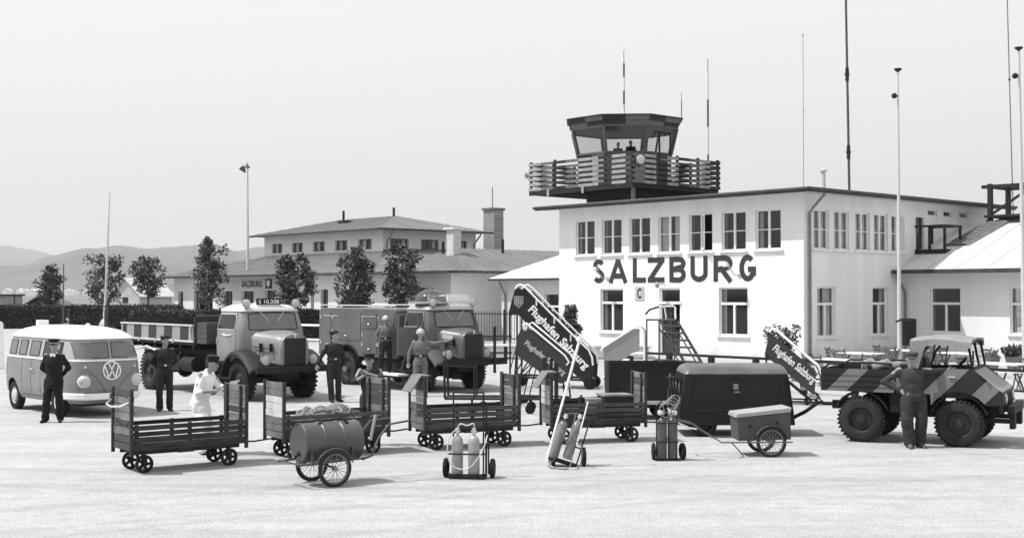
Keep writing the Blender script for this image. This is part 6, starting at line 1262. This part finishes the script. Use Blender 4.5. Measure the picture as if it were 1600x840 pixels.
# platform ladder
bo = AT(1040, 540, 35); S5 = thing('platform_ladder', 'open maintenance ladder with a small railed platform before the terminal door', 'ladder', (bo.x, bo.y, 0), R(-6)); m = MB(); lm = M('ladder_grey', .08, .5)
for (x, y) in ((-.52, 0), (-.18, 0), (-.52, .55), (.26, .55)): m.path([(x, y, .1), (x, y, 1.9)], .022, 7)
m.path([(-.52, 0, .75), (-.18, .0, .82), (.5, 0, .78)], .018, 6); m.path([(-.5, 0, .3), (-.2, 0, .75)], .014, 6); m.path([(-.52, 0, .12), (-.18, 0, .12), (.26, .55, .12), (-.52, .55, .12)], .02, 6, closed=True); obj('frame', m, lm, S5)
m = MB(); m.b2(-.54, .3, -.02, .57, 1.89, 1.93); obj('platform', m, lm, S5)
m = MB(); m.path([(-.18, 0, 1.94), (-.18, 0, 2.28), (.2, 0, 2.31), (.27, 0, 2.27), (.28, 0, 1.94)], .022, 7); obj('handrail', m, white_paint, S5, 60); m = MB(); m.path([(-.14, .1, 1.94), (-.14, .1, 2.24), (-.02, .1, 2.24), (.02, .1, 1.94)], .02, 7); obj('handrail', m, white_paint, S5, 60); m = MB(); m.path([(-.18, .55, 1.94), (-.18, .55, 2.28), (.26, .55, 2.28), (.28, .55, 1.94)], .022, 7); obj('handrail', m, white_paint, S5, 60)
m = MB(); m.path([(-.18, 0, 2.28), (-.45, 0, 2.19), (-.55, 0, 2.06)], .028, 7); obj('dark_grip', m, iron, S5, 60)
top = [Vector((-.15, 0, 1.9)), Vector((.32, 0, 1.88))]; dvec = Vector((1.08, -.55, -1.86))
m = MB()
for q in top: m.beam(q, q+dvec, .03, .07); m.beam(q+Vector((-.02, .05, -.22)), q+dvec*.8+Vector((-.02, .05, -.2)), .02, .03) 
obj('stringer', m, lm, S5)
for k in range(9): f = (k+.7)/9.5; a = top[0]+dvec*f; b_ = top[1]+dvec*f; m = MB(); m.beam(a, b_, .16, .05); obj('rung', m, lm, S5)
for (x, y) in ((-.5, 0), (-.5, .55), (.24, .55)): caster(S5, x, y, .07, .1)
# dark flat-sided trailer behind the fourth cart
bo = AT(1000, 600, 26.5); DT = thing('flat_trailer', 'dark steel baggage trailer with a tall plain side left of the compressor', 'trailer', (bo.x, bo.y, 0), 0); dm_ = M('dark_steel', .012, .6, .2, 1.5)
m = MB(); m.b2(-.63, .94, 0, .03, .40, 1.19); m.b2(-.63, .94, 1.0, 1.03, .40, 1.19); m.b2(-.66, -.632, 0, 1.03, .40, 1.19); obj('side_wall', m, dm_, DT, bevel=.004)
m = MB(); m.b2(-.65, .96, -.015, .035, 1.19, 1.22); m.b2(-.655, -.61, -.03, .0, .38, 1.2); m.beam((-.55, -.012, 1.15), (-.35, -.012, .45), .02, .03); m.beam((.9, -.012, 1.15), (.8, -.012, .45), .02, .03); obj('side_rim', m, iron, DT)
m = MB(); m.b2(-.66, 1.15, -.12, 1.1, .33, .39); obj('deck', m, M('deck_pale', .35, .7, .2, 3), DT)
m = MB(); m.b2(-.6, 1.1, .1, .9, .24, .33); obj('chassis', m, iron, DT)
for x in (-.35, .45):
    for (y, s) in ((.05, -1), (.95, 1)): wheel(DT, (x, y, .15), .15, .08, .08, s, rubber, iron)
# ------------------------------------------------------------------ people
fold_tex = bpy.data.textures.new('folds', 'CLOUDS'); fold_tex.noise_scale = .13; fold_tex.noise_depth = 2
def bake(o, mods):
    for kind, kw in mods:
        m_ = o.modifiers.new(kind, kind)
        for k, v in kw.items(): setattr(m_, k, v)
    dg = bpy.context.evaluated_depsgraph_get(); dg.update(); me = bpy.data.meshes.new_from_object(o.evaluated_get(dg)); mats = [s for s in o.data.materials]
    o.modifiers.clear(); o.data = me
    if not me.materials:
        for s in mats: me.materials.append(s)
    me.polygons.foreach_set('use_smooth', [True]*len(me.polygons)); me.update(); return o
def cloth(name, mb, mat, par, vox=.014, folds=.012, it=3):
    o = obj(name, mb, mat, par); mods = [('REMESH', dict(mode='VOXEL', voxel_size=vox)), ('SMOOTH', dict(factor=.5, iterations=it))]
    if folds: mods.append(('DISPLACE', dict(texture=fold_tex, strength=folds*2, mid_level=.5, texture_coords='LOCAL')))
    return bake(o, mods)
def bone(mb, a, b, r0, r1, n=12):
    a, b = Vector(a), Vector(b); mb.tube(a, b, r0, n, r1); mb.sphere(a, r0, n=n, m=8); mb.sphere(b, r1, n=n, m=8)
def ell(mb, cs):
    """cs: list of (center, left_vec, fwd_vec, half_left, half_fwd)"""
    rings = []
    for (c, l, f, a, b) in cs: rings.append([c+l*(a*cos(2*pi*k/20))+f*(b*sin(2*pi*k/20)) for k in range(20)])
    mb.loft(rings)
def person(label, loc, hd, sc=1., J=None, top=None, legs=None, shoes=None, hat='cap', hatm=None, coat=.0, look=(0, 0), shirt=False, belt=None, sleeves=True, sleeve_short=False, group=None, hair=True, folds=.018, baggy=1.):
    t = thing('person', label, 'person', loc, hd, group); t.scale = (sc, sc, sc)
    D = dict(pel=(0, 0, .90), chest=(.01, 0, 1.22), neck=(0, 0, 1.42), head=(.02, 0, 1.565), shR=(0, -.162, 1.375), shL=(0, .162, 1.375), elR=(-.02, -.25, 1.11), elL=(-.02, .25, 1.11), haR=(.05, -.24, .86), haL=(.05, .24, .86), hiR=(0, -.09, .88), hiL=(0, .09, .88), knR=(.03, -.11, .49), knL=(.03, .11, .49), anR=(-.02, -.12, .085), anL=(-.02, .12, .085), toR=-10, toL=10)
    D.update(J or {}); V = {k: Vector(v) for k, v in D.items() if isinstance(v, tuple)}
    up = (V['chest']-V['pel']).normalized(); lf_ = (V['shL']-V['shR']).normalized(); fw_ = lf_.cross(up).normalized()
    Hr = Matrix.Translation(V['head']) @ Matrix.Rotation(R(look[0]), 4, 'Z') @ Matrix.Rotation(R(look[1]), 4, 'Y')
    b = MB()
    cs_ = [(V['pel']-up*.06, lf_, fw_, .13, .09), (V['pel']+up*.05, lf_, fw_, .135, .09), (V['pel'].lerp(V['chest'], .5), lf_, fw_, .12, .085), (V['chest'], lf_, fw_, .145, .10), (V['neck']-up*.07, lf_, fw_, .13, .08), (V['neck']-up*.02, lf_, fw_, .06, .05)]
    ell(b, cs_); bone(b, V['neck']-up*.03, V['head']-Vector((.01, 0, .04)), .052, .05)
    b.T = Hr; b.sphere((0, 0, .02), .095, .074, .108, n=20, m=14); b.sphere((.03, 0, -.055), .058, .05, .05, n=14, m=8); b.sphere((.065, 0, -.085), .025, .028, .022, n=10, m=6)
    b.sphere((.098, 0, -.012), .022, .013, .024, n=8, m=6); b.tube((.085, 0, .03), (.105, 0, -.02), .009, 6, .012); b.sphere((.075, 0, .035), .025, .055, .014, n=12, m=6)
    for s in (-1, 1): b.sphere((-.005, s*.076, .0), .018, .010, .03, n=8, m=6)
    b.sphere((.083, 0, -.052), .014, .026, .010, n=10, m=6); b.T = None
    for s, q in (('R', -1), ('L', 1)):
        bone(b, V['sh'+s], V['el'+s], .045, .038); bone(b, V['el'+s], V['ha'+s], .037, .026)
        d = (V['ha'+s]-V['el'+s]).normalized(); pl = d.cross(fw_); 
        if pl.length < .1: pl = d.cross(Vector((0, 0, 1)))
        pl.normalize(); nrm = pl.cross(d); c = V['ha'+s]
        hp_ = D.get('palm'+s); 
        if hp_: pl = Vector(hp_).normalized(); pl = (pl-d*pl.dot(d)).normalized(); nrm = pl.cross(d)
        bone(b, c, c+d*.05, .026, .02); 
        for k in range(4):
            off = (k-1.5)*.019; a0 = c+d*.03+pl*off; a1 = c+d*.088+pl*off*1.05; b.tube(a0-pl*0, a1, .0135, 8, .0105)
            L = (.036, .042, .038, .028)[k]; a2 = a1+(d*.85+nrm*.5).normalized()*L; a3 = a2+(d*.5+nrm*.85).normalized()*L*.75; bone(b, a1, a2, .0095, .0088, 8); bone(b, a2, a3, .0088, .0078, 8)
        th = c+d*.03-pl*.03; t1 = th+(d*.6-pl*.7+nrm*.2).normalized()*.035; bone(b, c+d*.01-pl*.012, t1, .014, .0105, 8); bone(b, t1, t1+(d*.9-pl*.1+nrm*.3).normalized()*.03, .0105, .009, 8)
        bone(b, V['hi'+s], V['kn'+s], .075, .048); bone(b, V['kn'+s], V['an'+s], .048, .034)
        tr_ = R(D['to'+s]); fd = Vector((cos(tr_), sin(tr_), 0)); bone(b, V['an'+s]-Vector((0, 0, .03)), V['an'+s]+fd*.12-Vector((0, 0, .05)), .032, .025)
    bd_ = obj('body', b, skin, t); bake(bd_, [('REMESH', dict(mode='VOXEL', voxel_size=.0075)), ('SMOOTH', dict(factor=.5, iterations=2))])
    # top
    c = MB(); hem = coat
    pts = []
    if hem: pts.append((V['pel']-Vector((0, 0, hem)), lf_, fw_, .185, .145)); pts.append((V['pel']-Vector((0, 0, hem*.4)), lf_, fw_, .18, .135))
    else: pts.append((V['pel']-up*.03, lf_, fw_, .16, .12))
    pts += [(V['pel']+up*.07, lf_, fw_, .155, .118), (V['pel'].lerp(V['chest'], .5), lf_, fw_, .165 if not belt else .150, .125), (V['chest'], lf_, fw_, .185, .13), (V['chest'].lerp(V['neck'], .5), lf_, fw_, .198, .118), (V['chest'].lerp(V['neck'], .72), lf_, fw_, .19, .10), (V['neck']-up*.035, lf_, fw_, .115, .08), (V['neck']-up*.01, lf_, fw_, .075, .068)]
    ell(c, pts)
    for s in ('R', 'L'):
        bone(c, V['sh'+s]+Vector((0, (-.004 if s == 'L' else .004), -.028)), V['el'+s], .060, .054)
        if not sleeve_short: e = V['el'+s].lerp(V['ha'+s], .9); bone(c, V['el'+s], e, .056, .043)
        else: e = V['el'+s].lerp(V['ha'+s], .15); bone(c, V['el'+s], e, .058, .058)
    cl = cloth('jacket', c, top, t, .013, folds)
    c = MB(); bone(c, V['neck']+Vector((-.015, -.0, -.01)), V['neck']+Vector((-.01, 0, .005)), .064, .058); col = cloth('collar', c, (white_paint if shirt else top), t, .012, 0, 1)
    if shirt:
        c = MB(); q = V['neck']; c.prism([(-.06, .04), (.06, .04), (.0, -.20)], 'x', .0, .02); c.T = None; o = obj('shirt_front', c, white_paint, t); o.location = (q.x+.092, q.y, q.z-.05); o.rotation_euler = (0, R(12), 0)
        c = MB(); c.prism([(-.012, .0), (.012, .0), (.018, -.13), (0, -.16), (-.018, -.13)], 'x', .021, .028); o2 = obj('tie', c, black_paint, t); o2.location = o.location; o2.rotation_euler = o.rotation_euler
    # trousers
    c = MB(); ell(c, [(V['pel']+up*.09, lf_, fw_, .15, .112), (V['pel'], lf_, fw_, .17, .128), (V['pel']-Vector((0, 0, .1)), lf_, fw_, .165, .125)])
    for s in ('R', 'L'): bone(c, V['hi'+s]-Vector((0, 0, .03)), V['kn'+s], .10*(.5+.5*baggy), .082*baggy); bone(c, V['kn'+s], V['an'+s]+Vector((0, 0, .0)), .08*baggy, .075*baggy)
    tw_ = cloth('trousers', c, legs or top, t, .013, folds*1.1)
    if belt: c = MB(); ell(c, [(V['pel']+up*(.12+k*.02), lf_, fw_, .166, .135) for k in (0, 1, 2)]); obj('belt', c, belt, t, 60); c = MB(); p_ = V['pel']+up*.14+fw_*.135; c.box(p_.x, p_.y, p_.z, .02, .05, .04); obj('buckle', c, chrome, t)
    for s in ('R', 'L'):
        c = MB(); a = V['an'+s]; tr_ = R(D['to'+s]); fd = Vector((cos(tr_), sin(tr_), 0)); z0 = a.z-.085
        bone(c, Vector((a.x, a.y, z0+.045))-fd*.03, Vector((a.x, a.y, z0+.04))+fd*.12, .043, .040); bone(c, Vector((a.x, a.y, z0+.04))+fd*.12, Vector((a.x, a.y, z0+.03))+fd*.19, .040, .027); bone(c, a+Vector((0, 0, .02)), Vector((a.x, a.y, z0+.05)), .042, .045)
        o = cloth('shoe', c, shoes or black_paint, t, .011, 0, 1)
    # face details, hair, hat
    for s in (-1, 1): c = MB(); c.T = Hr; c.sphere((.085, s*.03, .016), .010, .014, .008, n=8, m=6); obj('eye', c, M('eye_dark', .05, .3), t)
    c = MB(); c.T = Hr; c.b2(.088, .098, -.02, .02, -.056, -.05); obj('mouth', c, M('lip', .15, .6), t)
    if hair: c = MB(); c.T = Hr; c.sphere((-.02, 0, .035), .092, .080, .095, n=18, m=10); c.sphere((-.045, 0, -.01), .06, .068, .065, n=14, m=8); obj('hair', c, M('dark_hair', .04, .8), t, 60)
    hm_ = hatm or black_paint; c = MB(); c.T = Hr
    if hat == 'peaked': c.lathe([(.088, .055), (.09, .095), (.125, .13), (.122, .145), (.06, .152), (.001, .153)], (0, 0, 0), 'z', 28); vz = [(.07+.075*cos(R(a)) if False else .05+.085*cos(R(a)), .085*sin(R(a)), .058-.03*cos(R(a))) for a in range(-70, 71, 14)]; c.loft([[p_ for p_ in vz], [(p_[0]*.7, p_[1]*.85, .062) for p_ in vz]], caps=False, closed=False)
    elif hat == 'cap': c.lathe([(.088, .045), (.094, .08), (.105, .105), (.095, .13), (.05, .142), (.001, .143)], (-.005, 0, 0), 'z', 24); vz = [(.055+.085*cos(R(a)), .078*sin(R(a)), .052-.025*cos(R(a))) for a in range(-70, 71, 14)]; c.loft([[p_ for p_ in vz], [(p_[0]*.7, p_[1]*.85, .06) for p_ in vz], [(p_[0]*.7, p_[1]*.85, .066) for p_ in vz], [(p_[0], p_[1], p_[2]+.006) for p_ in vz]], caps=False, closed=False)
    elif hat == 'beret': c.lathe([(.086, .05), (.10, .08), (.115, .10), (.10, .125), (.04, .138), (.001, .139)], (-.012, .01, 0), 'z', 24); c.sphere((.06, 0, .085), .05, .05, .022)
    elif hat == 'helmet': c.lathe([(.118, .02), (.116, .035), (.106, .07), (.09, .11), (.06, .138), (.02, .15), (.001, .151)], (-.005, 0, 0), 'z', 28); c.path([(.1, 0, .06), (.06, 0, .13), (0, 0, .16), (-.06, 0, .135), (-.105, 0, .06)], .012, 6)
    ho = obj('cap' if hat != 'helmet' else 'helmet', c, hm_, t, 50)
    if hat == 'peaked': c = MB(); c.T = Hr; c.lathe([(.0905, .06), (.0925, .072), (.0925, .074)], (0, 0, 0), 'z', 24, caps=False); obj('cap_braid', c, M('braid', .6, .5), ho)
    return t
cv_dark = M('dark_coverall', .02, .9, .15, 6, .1, .2, 60); cv_mid = M('work_coverall', .032, .9, .15, 6, .1, .2, 60); navy = M('dark_uniform', .009, .85, .1, 6); wshirt = M('white_shirt', .72, .9, .04, 5); grey_c = M('grey_fire_coverall', .13, .9, .12, 6, .1, .2, 60); jk = M('worn_jacket', .04, .9, .15, 6, .1, .2, 60)
P1 = person('man in dark uniform and peaked cap standing before the small bus, hands behind his back', G(84, 659.5), R(-86), 1.0, dict(elR=(-.10, -.27, 1.12), elL=(-.10, .27, 1.12), haR=(-.17, -.09, .93), haL=(-.17, .08, .92), anR=(.0, -.17, .085), anL=(-.05, .12, .085), knR=(.03, -.13, .49), hiR=(0, -.1, .88)), navy, navy, black_paint, 'peaked', navy, coat=.2, shirt=True)
P2 = person('man in dark coverall and tilted cap standing alone between bus and tipper truck', G(257, 641.5), R(-68), 1.0, dict(elR=(-.10, -.26, 1.12), elL=(-.10, .26, 1.12), haR=(-.17, -.08, .94), haL=(-.17, .08, .93), anR=(0, -.11, .085), anL=(.02, .11, .085)), cv_dark, cv_dark, black_paint, 'beret', black_paint, look=(35, 0), belt=M('cloth_belt', .04, .8))
P3 = person('man in white shirt and trousers writing on a sheet beside the empty cart', G(314, 708), R(-16), 1.06, dict(pel=(-.02, 0, .80), chest=(.05, 0, 1.09), neck=(.12, 0, 1.27), head=(.19, 0, 1.40), shR=(.08, -.175, 1.235), shL=(.08, .175, 1.235), elR=(.09, -.27, .97), elL=(.22, .24, 1.0), haR=(.33, -.14, 1.0), haL=(.42, .05, 1.06), hiR=(-.02, -.09, .79), hiL=(-.02, .09, .79), knR=(.16, -.12, .44), anR=(.12, -.14, .085), knL=(.05, .1, .44), anL=(-.03, .1, .085)), wshirt, wshirt, black_paint, 'cap', black_paint, look=(4, 10), sleeve_short=True, baggy=1.15, folds=.024)
sc_ = thing('writing_sheet', 'large white sheet held in the hands of the man in white', 'paper', P3.location, P3.rotation_euler.z); c = MB(); c.T = Matrix.Translation((.50, -.04, 1.09)) @ Matrix.Rotation(R(-38), 4, 'Y'); c.b2(-.2, .2, -.16, .15, 0, .006); obj('sheet', c, white_paint, sc_); c = MB(); c.T = Matrix.Translation((.40, -.11, 1.06)) @ Matrix.Rotation(R(40), 4, 'Y'); c.tube((0, 0, 0), (0, 0, .13), .005, 6); tag(obj('pencil', c, black_paint), 'pencil in the right hand of the man writing', 'pencil').location = P3.location; bpy.data.objects['pencil'].rotation_euler = P3.rotation_euler
P4 = person('slim man in dark coverall looking right, standing between the two big trucks', G(521, 628), R(-62), 1.02, dict(elR=(-.05, -.28, 1.12), haR=(-.03, -.38, .90), anR=(.06, -.07, .085), anL=(-.04, .14, .085), knR=(.05, -.09, .49), head=(.0, .02, 1.57)), cv_dark, cv_dark, black_paint, 'beret', black_paint, look=(38, -6), belt=M('cloth_belt', .04, .8))
q = AT(579, 458, 22.1); P5 = person('man in a cap leaning with folded arms on the end board of the rope cart', (q.x, q.y, 0), R(-92), .97, dict(pel=(-.03, 0, .88), chest=(.04, 0, 1.19), neck=(.08, 0, 1.38), head=(.13, 0, 1.52), shR=(.05, -.18, 1.34), shL=(.05, .18, 1.34), elR=(.17, -.26, 1.15), haR=(.33, -.06, 1.27), elL=(.27, .24, 1.22), haL=(.34, .02, 1.30)), cv_mid, cv_mid, black_paint, 'cap', black_paint, look=(-8, 0), sleeve_short=True)
Mf = Matrix.Translation(F1.location) @ Matrix.Rotation(F1.rotation_euler.z, 4, 'Z'); q = Mf @ Vector((-1.25, -1.22, .462))
P6 = person('fireman in helmet standing on the running board of the fire engine', q, R(-88), .92, dict(haR=(.08, -.26, .92), elR=(.0, -.28, 1.14), elL=(-.02, .27, 1.2), haL=(-.10, .42, 1.32), anR=(.03, -.16, .085), anL=(-.02, .10, .085), knR=(.16, -.12, .50)), grey_c, cv_dark, black_paint, 'helmet', M('helmet_metal', .4, .3, .1, 5, metal=.3), look=(10, 0), belt=black_paint)
P7 = person('fireman in pale coverall and helmet with one arm stretched to the fire engine bonnet', (AT(657, 458, 32.4).x, 32.4, 0), R(-84), 1.02, dict(elL=(.0, .38, 1.33), haL=(.02, .60, 1.39), elR=(-.03, -.27, 1.11), haR=(.0, -.30, .86), anR=(0, -.13, .085)), grey_c, grey_c, black_paint, 'helmet', M('helmet_metal', .4, .3, .1, 5, metal=.3), look=(6, 0), belt=black_paint)
P8 = person('sturdy man in loose work clothes leaning on the door of the camouflaged light truck', G(1428, 699), R(-92), .98, dict(pel=(0, 0, .90), chest=(-.03, -.02, 1.22), neck=(-.05, -.02, 1.40), head=(-.03, -.02, 1.54), shR=(-.04, -.2, 1.36), shL=(-.04, .18, 1.36), elR=(-.10, -.42, 1.14), haR=(.0, -.20, 1.0), elL=(-.14, .40, 1.33), haL=(-.2, .56, 1.345), anR=(.03, -.07, .085), anL=(-.06, .10, .085), knR=(.05, -.11, .49)), jk, cv_mid, M('worn_boot', .10, .5), 'cap', M('cap_cloth', .06, .9), look=(-12, 4), baggy=1.18, folds=.014); P8.scale = (1.1, 1.14, .98)
for (px, Y, zt_, lab) in ((966, 59.6, 9.80, 'person seen as a dark head behind the front glass of the tower, the shorter'), (986, 59.9, 9.93, 'person seen as a dark head behind the front glass of the tower, the taller')):
    q = AT(px, 458, Y); person(lab, (q.x, q.y, zt_-1.70), R(-95), 1.0, None, cv_dark, cv_dark, black_paint, 'none', None, look=(20 if px > 970 else -20, 0))
m = MB(); m.b2(CC.x-1.6, CC.x+1.6, CC.y-1.6, CC.y+1.6, 7.9, 8.08); obj('cab_floor', m, dark_wood, A)
